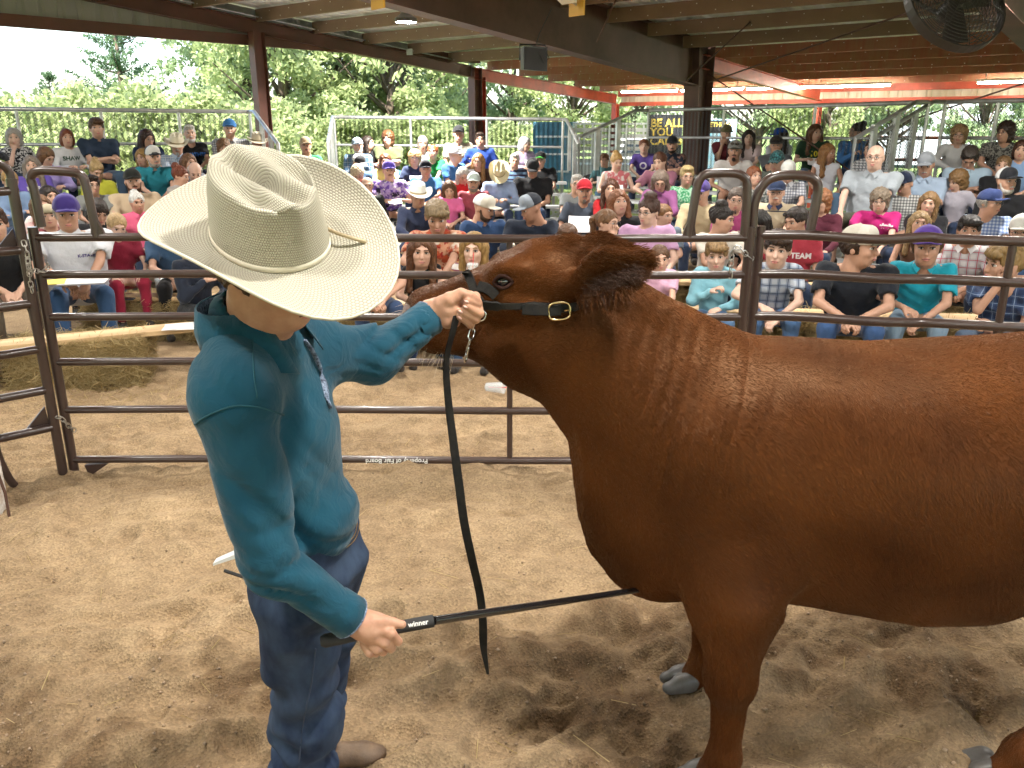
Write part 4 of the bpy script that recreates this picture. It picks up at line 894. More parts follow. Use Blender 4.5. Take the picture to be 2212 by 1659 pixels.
def hair_template(kind):
    f = hfield(lo=-.40 if kind in ('long', 'longw', 'braid') else -.24); e = .010
    f.ell((0, .016, .030), (.084+e, .102+e, .093+e))
    cut = (0, -.098, -.040); cr = (.072, .078, .102)
    if kind in ('short', 'shortm', 'side', 'crew'):
        f.F += .009 if kind == 'crew' else .005
        f.ell((0, -.03, .10), (.07, .07, .03), k=.03)
        f.ell(cut, cr, k=.012, op='s'); f.fn(lambda X, Y, Z: (-.035-Z+.55*Y*0)-np.clip(Y, 0, .1)*.55+X*0, op='i'); f.ell((-.075, -.02, -.05), (.05, .03, .05), op='s', k=.01); f.ell((.075, -.02, -.05), (.05, .03, .05), op='s', k=.01)
        if kind == 'side': f.ell((.02, -.095, .075), (.075, .030, .03), k=.02)
    elif kind == 'fringe':
        f.ell(cut, cr, k=.012, op='s'); f.fn(lambda X, Y, Z: Z-.035+X*0+Y*0, op='i'); f.fn(lambda X, Y, Z: -.04-Z+X*0-np.clip(Y, 0, .1)*.4, op='i'); f.fn(lambda X, Y, Z: -.03-Y+X*0+Z*0, op='i')
    elif kind in ('bob', 'curly', 'bangs'):
        f.ell((0, .030, -.045), (.104, .092, .105), k=.03)
        if kind == 'curly': f.ell((0, .02, .045), (.108, .118, .108), k=.02)
        f.ell((0, -.098, -.075 if kind == 'bangs' else -.050), (.066, .082, .115 if kind != 'curly' else .10), k=.012, op='s')
        f.fn(lambda X, Y, Z: -.135-Z+X*0+Y*0, op='i')
    elif kind in ('long', 'longw'):
        w = .012 if kind == 'longw' else 0
        for sx in (-1, 1):
            f.ec((sx*.078, .0, .02), (sx*(.088+w), -.035, -.30), .034, ra2=.028+w, k=.03); f.ec((sx*.06, .06, 0), (sx*(.065+w), .075, -.33), .045, ra2=.035, k=.04)
        f.ec((0, .07, 0), (0, .09, -.34), .06, ra2=.045, k=.04); f.ell((0, -.098, -.050), (.062, .085, .116), k=.012, op='s'); f.fn(lambda X, Y, Z: np.maximum(-.02-Y-.0+np.abs(X)*0, 0)*0-1+X*0+Z*0, op='i') if False else None
        f.ell((0, -.05, -.26), (.055, .09, .16), k=.02, op='s')
    elif kind in ('pony', 'bun', 'updo', 'braid'):
        f.F += .004; f.ell(cut, (cr[0], cr[1]-.002, cr[2]), k=.012, op='s'); f.fn(lambda X, Y, Z: -.03-Z+X*0-np.clip(Y, 0, .1)*.7, op='i'); f.ell((-.07, -.03, -.05), (.05, .05, .055), op='s', k=.01); f.ell((.07, -.03, -.05), (.05, .05, .055), op='s', k=.01)
        if kind == 'pony': f.ec((0, .10, .06), (0, .165, .0), .03, ra2=.038, k=.02); f.ec((0, .165, .0), (.02, .15, -.2), .038, ra2=.018, k=.02)
        elif kind == 'bun': f.ell((0, .085, .105), (.052, .05, .045), k=.01)
        elif kind == 'updo': f.ell((0, .03, .135), (.06, .06, .045), k=.015); f.ell((0, .10, .06), (.05, .04, .05), k=.02)
        else: f.ec((.05, .08, -.02), (.085, -.04, -.36), .034, ra2=.02, k=.03); f.disp(lambda X, Y, Z: np.where(Z < -.08, .006*np.sin(Z*130), 0)+X*0+Y*0)
    if kind == 'curly': f.disp(lambda X, Y, Z: .009*np.sin(X*85+1)*np.sin(Y*80)*np.sin(Z*85+2)+.005*np.sin(X*150)*np.sin(Z*140+Y*60))
    else: strands(f)
    V, Q = f.mesh(); V = relax(V, Q, 1, .4); return mesh('hair', V, Q)
HAIR = {k: hair_template(k) for k in ('short', 'side', 'crew', 'fringe', 'bob', 'curly', 'bangs', 'long', 'longw', 'pony', 'bun', 'updo', 'braid')}
def beard_template(kind):
    f = Field(axis(-.1, .1, .009), axis(-.15, .05, .009), axis(-.17, .03, .009))
    if kind in ('full', 'goatee', 'long'):
        f.ell((0, -.040, -.085), (.056 if kind != 'goatee' else .034, .056, .046 if kind != 'long' else .062), k=.02)
        if kind != 'goatee':
            for sx in (-1, 1): f.ec((sx*.066, -.01, -.015), (sx*.05, -.035, -.08), .016, k=.03)
        f.ell((0, -.118, -.058), (.018, .024, .006), op='s', k=.006)
    f.ec((-.028, -.101, -.050), (0, -.112, -.042), .006, ra2=.0085, k=.008); f.ec((.028, -.101, -.050), (0, -.112, -.042), .006, ra2=.0085, k=.008)
    f.disp(lambda X, Y, Z: .002*np.sin(X*300)*np.sin(Z*200+Y*120)); return mesh('beard', *f.mesh())
BEARD = {k: beard_template(k) for k in ('full', 'goatee', 'moustache', 'long')}
def cap_template(flat=False):
    f = Field(axis(-.12, .12, .009), axis(-.23, .14, .009), axis(-.0, .16, .009))
    f.ell((0, .014, .038), (.094, .112, .106)); f.ell((0, -.055, .08), (.070, .045, .06), k=.03); f.fn(lambda X, Y, Z: .030-Z+X*0+Y*.06, op='i')
    Mb = Matrix.Rotation(R(-9), 3, 'X'); f.ell((0, -.120, .040), (.078, .082, .0095), np.array(Mb.transposed()), k=.004)
    f.ell((0, .014, .146), (.009, .009, .006), k=.004)
    if not flat: f.disp(lambda X, Y, Z: .006*np.clip((-Y-.1)/.08, 0, 1)*0+X*0+Z*0)
    V, Q = f.mesh(); V = V.copy(); bill = np.clip((-V[:, 1]-.095)/.1, 0, 1); V[:, 2] -= (0 if flat else 1)*bill*(np.abs(V[:, 0])/.078)**2*.02
    c = V[Q].mean(1); fm = np.where((c[:, 1] < -.098) & (c[:, 2] < .062), 2, np.where(c[:, 1] > -.012, 1, 0)); me = mesh('cap', V, Q, None, True, None)
    for i in range(3): me.materials.append(None)
    me.polygons.foreach_set('material_index', fm.astype(np.int32)); return me
CAP, CAPF = cap_template(), cap_template(True)
def hat_surface(na, nb, cr=(.088, .108), ch=.105, bw=.088, side=.055, dip=.012, crease=.032, rings=(5, 6, 8)):
    """western hat: polar grid from the crown's centre over its edge, down the side and out over the brim. Returns verts, quads, ring parameter"""
    nt, ns, nbm = rings; V = []; U = []
    for k in range(nt+ns+nbm+1):
        for j in range(na):
            t = 2*math.pi*j/na; cx, cy = math.sin(t), -math.cos(t)       # j = 0 is the front (-Y)
            if k <= nt:
                f = k/nt; x, y = cr[0]*.80*cx*f, cr[1]*.84*cy*f; z = ch
                # cattleman crease: a valley along y, a dent each side of the front
                fade = min(1, (1-f)*2.2); z += -crease*math.exp(-(x/.020)**2)*min(1, (1-f)*2.6)**.6*(1.1 if cy > 0 else .95)+.012*(1-f*f)*0
                for sx in (-1, 1): z -= crease*.8*math.exp(-((x-sx*.050)/.019)**2-((y+.028)/.042)**2)
                z -= .016*max(0, -cy)*f**2-.004*max(0, cy)*f; z += .006*math.exp(-((abs(x)-.026)/.014)**2)
            elif k <= nt+ns:
                f = (k-nt)/ns; e = .80+.20*f**.7; e2 = .84+.16*f**.7; x, y = cr[0]*e*cx, cr[1]*e2*cy
                z = ch*(1-f**1.15)-(.016*max(0, -cy)-.004*max(0, cy))*(1-f); pin = math.exp(-((abs(cx)-.62)/.25)**2)*max(0, -cy)*(1-f)**1.2*.016; x -= math.copysign(pin, cx); 
            else:
                f = (k-nt-ns)/nbm; wid = bw*(1+.10*abs(cy)**2); x, y = cx*(cr[0]+wid*f), cy*(cr[1]+wid*f)
                z = side*abs(cx)**2.6*f**1.7-dip*abs(cy)**3*f**1.3*(1.0 if cy < 0 else .45)+.0
                x *= 1-.16*f*abs(cx)**2
            V.append((x, y, z)); U.append(k)
    Q = []
    for k in range(nt+ns+nbm):
        for j in range(na): Q.append((k*na+j, k*na+(j+1) % na, (k+1)*na+(j+1) % na, (k+1)*na+j))
    return V, Q, U
def western_small():
    V, Q, U = hat_surface(28, 0); n = 28; me = mesh('hat', [(x, y, z+.035) for x, y, z in V], Q, None, True, [1 if 10 <= q[0]//n < 11 else 0 for q in Q]); me.materials.append(None); me.materials.append(None); return me
WHAT = western_small()
def specs_mesh():
    q = MB()
    for sx in (-1, 1):
        q.tube([(sx*.032+.021*math.cos(a), -.110+abs(math.cos(a))*.002, .006+.016*math.sin(a)) for a in [2*math.pi*i/12 for i in range(13)]], .0017, 5, caps=False); q.tube([(sx*.053, -.105, .010), (sx*.080, -.05, .012), (sx*.082, .01, .008)], .0016, 5)
    q.tube([(-.011, -.112, .009), (.011, -.112, .009)], .0016, 5); return q.me('glasses', None, True)
SPECS = specs_mesh(); specm = mat('glasses_frame', (.02, .018, .018), .3)
def shades_mesh():
    q = MB()
    for sx in (-1, 1): q.lathe([(0, -.004), (.018, -.003), (.0225, .0), (.018, .003), (0, .004)], 12, Matrix.Translation((sx*.030, -.098, .075)) @ Matrix.Rotation(R(70), 4, 'X') @ Matrix.Diagonal((1.1, .85, 1, 1)))
    q.tube([(-.05, -.09, .078), (-.085, -.02, .07), (-.09, .03, .05)], .003, 5); q.tube([(.05, -.09, .078), (.085, -.02, .07), (.09, .03, .05)], .003, 5); q.tube([(-.012, -.1, .078), (.012, -.1, .078)], .003, 5); return q.me('sunglasses', None, True)
SHADES = shades_mesh()
def hand_mesh(curl=.6, h=.0055):
    f = Field(axis(-.075, .085, h), axis(-.085, .04, h), axis(-.03, .21, h))
    f.ec((0, 0, -.02), (0, 0, .02), .026, .021, u=(1, 0, 0), k=.01); f.ell((0, -.002, .05), (.041, .017, .050), k=.015)
    for i, (x, l) in enumerate(((-.030, .070), (-.010, .082), (.010, .078), (.029, .060))):
        a = Vector((x, 0, .085)); an = curl*.7; p = a
        for seg, ln in enumerate((.45, .32, .23)):
            d = Vector((x*.12/.03*.3 if seg == 0 else 0, -math.sin(an), math.cos(an))).normalized(); b = p+d*l*ln*1.05; f.ec(p, b, .0095-.001*seg, ra2=.0088-.001*seg, k=.004); p = b; an += curl*.9
    f.ec((-.030, -.004, .02), (-.058, -.018, .06), .014, ra2=.011, k=.012); f.ec((-.058, -.018, .06), (-.060, -.032, .088), .0105, ra2=.0085, k=.004)
    V, Q = f.mesh(); return mesh('hand', relax(V, Q, 1, .4), Q)
HAND = [hand_mesh(.35), hand_mesh(.85), hand_mesh(1.25)]
def shoe_mesh():
    f = Field(axis(-.06, .06, .011), axis(-.22, .1, .011), axis(-.1, .06, .011)); f.ec((0, .02, -.05), (0, -.14, -.06), .042, ra2=.038, k=.02); f.ec((0, .03, .0), (0, .02, -.05), .044, k=.03); f.fn(lambda X, Y, Z: -.085-Z+X*0+Y*0, op='i'); return mesh('shoe', *f.mesh())
SHOE = shoe_mesh()
def ik(S, W, l1, l2, pole):
    d = W-S; L_ = d.length; mx = (l1+l2)*.995
    if L_ > mx: W = S+d*(mx/L_); d = W-S; L_ = mx
    a = (l1*l1-l2*l2+L_*L_)/(2*L_); hh = math.sqrt(max(l1*l1-a*a, 0)); n = d/L_; pv = (pole-n*pole.dot(n)).normalized(); return S+n*a+pv*hh, W
paperm = mat('white_paper', (.78, .78, .80), .8)
def person(label, x, y, D, s=1., w=1., lean=.12, by=0, hy=0, hp=.05, pose='lap', shirt='808080', slv='s', pants='2c3a55', hair=None, hat=None, sk=0, glasses=0, beard=None, txt=None, belly=0., shoes='3a3430', fine=.014, coarse=.03, group='spectators', collar=None, prop=None, seatz=None, stand=False, hk=1.):
    rv = random.Random(label); jit = lambda a: rv.uniform(-a, a)
    if pose == 'lap' and not prop: pose = rv.choice(('lap', 'lap', 'knee', 'clasp', 'cross', 'lean')); lean = max(lean, .32) if pose in ('clasp', 'lean') else lean
    by += jit(.16); hy += jit(.08); hp += jit(.06); lean += jit(.05); w *= 1+jit(.06); roll = jit(.07)
    hw = P(x, y, D); u = (x-1106)/FOC; face = -math.atan(u/CP)
    th = face+by                                                          # body heading
    rz = Matrix.Rotation(th, 3, 'Z'); hyaw = hy-by                        # head turn relative to the body
    hip = Vector((0, 0, .095*s)); tz = Vector((0, -math.sin(lean), math.cos(lean)))
    nb = hip+tz*.50*s; hl = lean*.55+.10; hc = nb+Vector((0, -math.sin(hl), math.cos(hl)))*.158*s
    hs = s*hk*(1.07 if s > .9 else 1.15); HT = Matrix.Translation(hc) @ Matrix.Rotation(hyaw, 4, 'Z') @ Matrix.Rotation(hp, 4, 'X') @ Matrix.Rotation(roll, 4, 'Y') @ Matrix.Diagonal((1+jit(.05), 1, 1+jit(.03), 1))
    root = thing('person', label, 'person', tuple(hw-rz @ hc), th, group)
    sw = .190*s*w; SH_ = [nb-tz*.045*s+Vector((sx*sw, .0, 0)) for sx in (-1, 1)]
    if stand: kn = [hip+Vector((sx*.09, 0, -.42))*s for sx in (-1, 1)]; an = [k+Vector((0, .02, -.40))*s for k in kn]
    else: kn = [hip+Vector((sx*(.10+.05*w), -.44, .035))*s for sx in (-1, 1)]; an = [k+Vector((0, -.01 if lean < .35 else .06, -.42))*s for k in kn]
    hz = hc-hip; PO = {'lap': [(-.06, -.30, .19), (.06, -.31, .20)], 'knee': [(-.15, -.40, .20), (.15, -.40, .20)], 'cross': [(.09, -.25, .36), (-.09, -.23, .33)], 'paper': [(-.11, -.36, .34), (.11, -.36, .34)],
        'clasp': [(-.035, -.50, .22), (.035, -.50, .22)], 'chin': [(-.03, hc.y/s-.085, hc.z/s-.155), (.06, -.31, .20)], 'mouth': [(.02, hc.y/s-.115, hc.z/s-.115), (-.02, -.33, .24)], 'chinl': [(-.06, -.31, .20), (.03, hc.y/s-.085, hc.z/s-.155)],
        'cup': [(-.02, hc.y/s-.16, hc.z/s-.22), (.08, -.32, .22)], 'side': [(-.25, -.15, .12), (.25, -.15, .12)], 'down': [(-.24, -.03, -.02), (.24, -.03, -.02)], 'up': [(-.02, -.30, .42), (.06, -.34, .25)], 'lean': [(-.10, -.47, .26), (.02, -.50, .17)]}[pose]
    WR = [Vector(p)*s for p in PO]; EL = []
    for i, sx in enumerate((-1, 1)):
        pole = Vector((sx*.7, .35, -.6)) if pose not in ('cross',) else Vector((sx*.8, -.1, -.5))
        if pose in ('clasp', 'lean'): pole = Vector((sx*1, -.1, -.25))
        e, wv = ik(SH_[i], WR[i], .285*s, .255*s, pole); EL.append(e); WR[i] = wv
    lo = np.min([tuple(p) for p in WR+EL+an+kn+SH_+[hc]], 0)-.17*s; hi = np.max([tuple(p) for p in WR+EL+an+kn+SH_+[hc]], 0)+.17*s
    hr = .135*s; fx = [axis2(lo[i], hi[i], coarse, hc[i]-hr-(.02 if i == 1 else 0), hc[i]+hr, fine) for i in range(3)]
    skin = SKIN[sk]
    f = Field(*fx); put_head(f, HT, hs)
    f.ec(nb-tz*.03*s, hc+Vector((0, .02, -.06))*s, .058*s, k=.03); f.ec(hip+tz*.1*s, nb-tz*.1*s, .10*s*w, .07*s, u=(1, 0, 0), k=.03); f.ec(SH_[0]*.8+nb*.2, SH_[1]*.8+nb*.2, .05*s, k=.03)
    for i in (0, 1):
        f.ec(SH_[i], EL[i], .043*s*w**.5, ra2=.036*s, k=.02); f.ec(EL[i], WR[i], .037*s*w**.4, ra2=.026*s, k=.015)
        f.ec(hip, kn[i], .06*s, ra2=.052*s, k=.03); f.ec(kn[i], an[i], .052*s, ra2=.036*s, k=.02)
    V, Q = f.mesh(); ob('body', mesh('body', V, Q, [skin]), root)
    # shirt
    sh = Field(*[axis(lo[i], hi[i], coarse*.85) for i in range(3)]); wv = .5+.5*w
    sh.ec(hip+tz*.03*s+Vector((0, -.02*belly, 0)), hip+tz*.36*s, (.158+.05*belly)*s*w, (.112+.10*belly)*s, u=(1, 0, 0), k=.04, ra2=.182*s*w, rb2=.114*s)
    sh.ec(hip+tz*.34*s, nb-tz*.085*s, .182*s*w, .112*s, u=(1, 0, 0), k=.05, ra2=.16*s*w, rb2=.078*s); sh.ec(SH_[0]*.92+nb*.08, SH_[1]*.92+nb*.08, .058*s, k=.05)
    sh.ec(nb-tz*.10*s, nb+tz*.025*s, .085*s, .068*s, u=(1, 0, 0), k=.04, ra2=.068*s, rb2=.062*s)
    if slv != '0':
        for i in (0, 1):
            if slv == 's': q_ = SH_[i].lerp(EL[i], .78); sh.ec(SH_[i], q_, .066*s*w**.5, ra2=.066*s*w**.4, k=.04); d = (EL[i]-SH_[i]).normalized(); c = q_+d*.045*s; sh.ec(c, c+d*.10*s, .085*s, op='s', k=.005)
            else: sh.ec(SH_[i], EL[i], .066*s*w**.5, ra2=.055*s, k=.04); sh.ec(EL[i], EL[i].lerp(WR[i], .9), .055*s, ra2=.040*s, k=.02)
    ph = (x*1.7+y) % 6.3; sh.disp(lambda X, Y, Z: .007*np.sin(X*33+Z*21+ph)*np.sin(Z*27-Y*30+ph*2)+.004*np.sin(Z*62+X*25+ph))
    sh.ec(nb+tz*.0*s, hc, .053*s, k=.01, op='s')
    V2, Q2 = sh.mesh(); V2 = relax(V2, Q2, 1, .5); so_ = ob('shirt', mesh('shirt', V2, Q2, [cloth(shirt)]), root)
    if collar:
        q = MB(); cn = nb+tz*.012*s
        for sx in (-1, 1): q.add([cn+Vector((sx*.058, .03, .035))*s, cn+Vector((sx*.064, -.03, .03))*s, cn+Vector((sx*.012, -.082, -.005))*s, cn+Vector((sx*.050, -.105, -.055))*s, cn+Vector((sx*.088, -.05, -.012))*s, cn+Vector((sx*.08, .03, .0))*s], [(0, 1, 4, 5), (1, 2, 3, 4)])
        q.ob('collar', cloth(collar), root)
    # trousers
    tr_ = Field(*[axis(lo[i], hi[i], coarse) for i in range(3)]); short = pants.startswith('!'); pants_ = pants.lstrip('!')
    tr_.ell(hip+Vector((0, -.01, .0))*s, (.17*s*w, .135*s, .105*s))
    for i in (0, 1):
        kk = kn[i] if not short else hip.lerp(kn[i], .86)
        tr_.ec(hip+Vector(((-1, 1)[i]*.085*s, 0, 0)), kk, .092*s*w**.5, ra2=(.070 if not short else .085)*s, k=.03)
        if not short: tr_.ec(kn[i], an[i]+Vector((0, 0, .03)), .070*s, ra2=.062*s, k=.03)
    tr_.disp(lambda X, Y, Z: .006*np.sin(Y*44+X*20+ph)*np.sin(Z*40+X*18)); V3, Q3 = tr_.mesh(); ob('trousers' if not short else 'shorts', mesh('trousers', relax(V3, Q3, 1, .5), Q3, [cloth(pants_)]), root)
    for i in (0, 1):
        ob('shoe', SHOE, root, mat4=Matrix.Translation(an[i]) @ Matrix.Scale(s*1.05, 4), m=cloth(shoes)); dv = (WR[i]-EL[i]).normalized()
        up = Vector((0, -1, .2)) if pose in ('chin', 'mouth', 'chinl', 'cup') else Vector((0, .25, -1)); ax = (dv.cross(up)).normalized(); yv = ax.cross(dv); hm = Matrix((ax, yv*-1 if False else dv.cross(ax), dv)).transposed().to_4x4()
        if i == 0: hm = hm @ Matrix.Diagonal((-1, 1, 1, 1)) if False else hm
        ob('hand', HAND[2 if pose in ('chin', 'mouth', 'chinl', 'cup', 'paper') and i == (1 if pose == 'chinl' else 0) else 1], root, mat4=Matrix.Translation(WR[i]-dv*.008*s) @ hm @ Matrix.Scale(s*.98, 4), m=skin)
    HM = HT @ Matrix.Scale(hs, 4); hcol = hair[1] if hair else '5a4030'
    put_face(root, HM, hairm(beard[1] if beard else ('6b5038' if hcol in ('e8e6e2', 'c9c6c0', 'd8d4cc') else hcol)))
    if hair and hat and hair[0] in ('short', 'side', 'crew', 'bangs'): hair = ('fringe', hair[1])
    if hair: ob('hair', HAIR[hair[0]], root, mat4=HM, m=hairm(hair[1]))
    if beard: ob('beard', BEARD[beard[0]], root, mat4=HM, m=hairm(beard[1]))
    if glasses == 1: ob('glasses', SPECS, root, mat4=HM, m=specm)
    if glasses == 2: ob('sunglasses', SHADES, root, mat4=HM @ Matrix.Translation((0, 0, .02 if hat else .012)), m=iris)
    if hat:
        if hat[0] == 'west': ob('hat', WHAT, root, mat4=HM @ Matrix.Rotation(R(4), 4, 'X') @ Matrix.Scale(hat[2] if len(hat) > 2 else 1.08, 4), m=[cloth(hat[1]), cloth('9a8a6a')])
        else: c = hat[1].split('/'); c = c+[c[-1]]*(3-len(c)); ob('cap', CAPF if hat[0] == 'flat' else CAP, root, mat4=HM @ Matrix.Rotation(R(-3), 4, 'X') @ (Matrix.Rotation(math.pi, 4, 'Z') if hat[0] == 'back' else Matrix.Identity(4)), m=[cloth(v) for v in c])
    if txt:
        for (s_, size, col, dx, dz) in txt:
            me_, TV = text_mesh(s_, size*s, 'CENTER', 0, size*.03); bv = BVHTree.FromPolygons([Vector(v) for v in V2.tolist()], Q2.tolist()); out = TV.copy()
            c0 = hip+tz*(.36+dz)*s
            for i_, v in enumerate(TV):
                o_ = Vector((v[0]+dx*s, -1.2, c0.z+v[1])); hit = bv.ray_cast(o_, Vector((0, 1, 0)))
                out[i_] = (hit[0] if hit[0] else Vector((o_.x, c0.y-.1, o_.z)))+Vector((0, -.005, 0))
            me_.vertices.foreach_set('co', out.ravel()); me_.update(); ob('lettering', me_, root, m=cloth(col))
    R3 = Matrix.Translation(root.location) @ Matrix.Rotation(th, 4, 'Z')
    if prop: prop(root, R3, WR, s, hc)
    return root
# ================================================================ the crowd
def rowD(TL, TR, nrm, r_, x, rows=5):
    d = (TR-TL).normalized(); o = TL+nrm.normalized()*(.45+.62*(rows-r_)); g = P(x, 265, 10); k = g.x/g.y
    t = (k*o.y-o.x)/(d.x-k*d.y); return (o+d*t).y
def paper(label, dz=.04, rx=-50, size=(.20, .27), rz=0):
    def f(root, R3, WR, s, hc):
        c = (WR[0]+WR[1])/2+Vector((0, -.10, dz)); t_ = thing('paper_sheet', label, 'paper', tuple(R3 @ c), root.rotation_euler.z+rz, 'programme sheets held by spectators')
        q = MB(); n = 4; W_, H_ = size
        for i in range(n+1):
            u = i/n-.5
            for j in (0, 1): q.v.append((u*W_, (j-.5)*.002, .0)); 
        q = MB(); V = [((i/n-.5)*W_, .012*math.sin(i/n*3.1), (j-.5)*H_) for j in (0, 1) for i in range(n+1)]; V += [(x_, y_+.0015, z_) for x_, y_, z_ in V]; m = n+1
        q.add(V, [(i, i+1, m+i+1, m+i) for i in range(n)]+[(2*m+m+i, 2*m+m+i+1, 2*m+i+1, 2*m+i) for i in range(n)]); o = q.ob('sheet', paperm, t_, smooth=True); o.rotation_euler = (R(rx), 0, 0)
    return f
OFF = {1: 0, 2: 553, 3: 1106, 4: 1659}
def p(reg, zx, zy, D, label, **k):
    x, y = OFF[reg]+zx/4, 216+zy/4
    if isinstance(D, str):
        r_ = float(D[1:]); L_ = D[0] == 'L'; k.setdefault('by', R(8) if L_ else R(0)); D = rowD(LTL, LTR, LN, r_, x) if L_ else rowD(MTL, MTR, MN, r_, x)
    k.setdefault('s', .97); fm = k.pop('fem', 0)
    if fm: k['s'] = k['s']*.96; k.setdefault('w', .88)
    return person('person '+label, x, y, D, **k)
F, WH, GR = 'fem', 'e8e6e2', 'b5b0a8'
BRN, DBR, BLD, LBR, AUB, BLK = '4a3020', '2a1c14', 'b08a50', '7a5638', '7a3a1c', '1c1714'
def r(d): return R(d)
# ---- left bleacher
p(1, 120, 325, 'L5', 'with grey bob in black speckled top, hand at chin, top row far left', fem=1, hair=('bob', GR), shirt='speckle:d8d8d8,1a1c22', pose='chin', hp=.1, sk=2)
p(1, 10, 545, 'L4', 'in dark cap with lime trim at the left picture edge', shirt='2a3a55', hat=('cap', '23262b/23262b/8ab030'), glasses=1, hy=r(-15))
p(1, 400, 490, 'L4', 'in lavender pullover bowing towards papers, straight brown bob', fem=1, hair=('bob', LBR), shirt='a99ad6', slv='l', hp=.55, hy=r(35), by=r(15), pose='paper')
p(1, 275, 570, 'L3', 'in purple lettered tee with long greying hair behind the gate hoop', fem=1, hair=('longw', '8a7c70'), shirt='6b57b5', txt=[('M CREEK', .075, 'f0f0f0', .02, .0)], hy=r(-5))
p(1, 580, 330, 'L5', 'with reddish hair in white lettered sweatshirt holding papers', fem=1, w=.95, hair=('bob', '8a4a28'), shirt='e6e8ec', slv='l', txt=[('SHAW', .085, '3e5a4a', 0, .0)], pose='paper', hp=-.05)
p(1, 835, 245, 'L5', 'in navy polo with arms crossed on the top row', s=1.04, hair=('side', '5c4028'), shirt='27384f', collar='27384f', pose='cross', hy=r(5), w=1.02, pants='5a7390')
p(1, 1270, 330, 'L5', 'with very long dark brown hair and glasses in navy tee looking down', fem=1, hair=('longw', '3a2118'), shirt='26375a', glasses=1, hy=r(25), hp=.25)
p(1, 1235, 500, 'L4', 'in maroon hooded top half hidden behind the teal shirt', fem=1, hair=('long', BLD), shirt='5a3f4c', slv='l', hy=r(-30))
p(1, 1325, 492, 'L3', 'in teal snap shirt and white-front cap with grey beard', s=1.03, shirt='2b8ea0', collar='2b8ea0', hat=('cap', 'd8d8d6/3a3c40'), beard=('full', 'a8a29a'), hy=r(12), w=1.05)
p(1, 1530, 392, 'L4', 'in straw western hat and pale blue plaid shirt with grey goatee', shirt='plaid:b8c8dc,7f95b5,eef0f2', collar='b8c8dc', slv='l', hat=('west', 'e8e0c8'), beard=('goatee', 'c9c6c0'), sk=1, hp=.1)
p(1, 1640, 295, 'L5', 'with white beard in black tee with blue lettering on top row', hair=('crew', 'd8d4cc'), shirt='17181c', beard=('full', 'e0ddd8'), txt=[('MATHIS', .075, '3a78d0', .05, -.02)], hp=-.05)
p(1, 1985, 252, 'L5', 'in blue cap and checked shirt with white moustache on top row', s=1.03, w=1.1, shirt='check:e4e6ea,4f5a70', collar='e4e6ea', slv='l', hat=('cap', '3e7ec0'), beard=('moustache', 'e0ddd8'), txt=None, sk=0)
p(1, 1935, 420, 'L4', 'with short brown curls in pink lace top right behind the straw hat', fem=1, w=1., hair=('curly', '7d5a38'), shirt='floral:e8c8c4,f0dcd8', sk=0)
p(1, 1632, 545, 'L3', 'with long light brown hair looking right beside the checked shoulder', fem=1, hair=('long', LBR), shirt='8a8f98', hy=r(28))
p(1, 1685, 620, 'L2.4', 'with bald crown just above the left brim of the big hat', s=.95, hair=('fringe', 'c9c6c0'), shirt='6a7080', hp=.5, sk=2)
p(1, 1560, 655, 'L2', 'with auburn pinned-up hair in grey hooded top facing right', fem=1, hair=('bun', AUB), shirt='bdb8b4', slv='l', hy=r(55), by=r(30), hp=.3)
p(1, 835, 612, 'L3', 'with blond bun in yellow tee and rust cardigan reading', fem=1, hair=('bun', 'b89a68'), shirt='d8d84a', hp=.5, hy=r(10), pose='lap', slv='l')
p(1, 1150, 705, 'L2', 'in dark camouflage cap and cream shirt with full brown beard', s=1.08, w=1.18, belly=.3, shirt='d8c2a4', slv='l', hat=('cap', '222420'), beard=('long', '5a3a24'), hp=.0)
p(1, 800, 742, 'L2', 'with dark cropped hair and glasses in grey tee behind the hoop', fem=1, w=1., hair=('short', DBR), shirt='8f9290', glasses=1, hy=r(15))
p(1, 430, 835, 'L1.4', 'young, with long dark hair, seen inside the gate hoop', fem=1, s=.92, hair=('long', DBR), shirt='4a4a55', hy=r(22))
p(1, 90, 700, 'L2', 'with fair tied hair in blue chambray shirt at far left', fem=1, hair=('pony', BLD), shirt='7f98bd', slv='l', hy=r(15))
p(1, 1185, 885, 'L1', 'with white hair pulled back in bright pink polo', fem=1, w=1., hair=('bun', WH), shirt='e86a90', collar='e86a90', hp=.12, hy=r(10), sk=1)
p(1, 845, 965, 8.9, 'boy-sized with dark fringe in black tee bending his head', s=.9, hair=('bangs', DBR), shirt='1a1b1f', hp=.5, hy=r(20))
p(1, 355, 915, 8.6, 'small, in pink floral frock beside the gate post', s=.78, hair=('long', LBR), shirt='floral:eec8c8,f6e6e2,d89090', hy=r(20), w=.85)
p(1, 425, 1015, 8.3, 'small, in tan cap turned to show its back, by the white shirt', s=.82, hat=('back', 'cfc4a8/b8ad92'), shirt='8a4048', hp=-.1)
p(1, 580, 985, 7.45, 'in white polo and purple cap holding a folder on the second bench', hk=1.04, s=1.1, w=1.3, belly=.4, lean=.2, shirt='dfe2ea', collar='dfe2ea', hat=('cap', '4b3c8c'), pose='lean', hp=.1, hy=r(-3), pants='3f5f8a', sk=1, hair=('fringe', GR), txt=[('K-STATE', .034, '4b3c8c', .09, -.04)], group='spectators on straw bale benches', fine=.011, shoes='2a4aa0')
p(1, 1010, 1090, 7.9, 'small, in red velvet dress with wispy fair hair looking down', s=.82, w=.85, hair=('pony', 'c8a878'), shirt='8c1f38', slv='s', pants='a02440', hp=.45, hy=r(10), group='spectators on straw bale benches', fine=.011, sk=2)
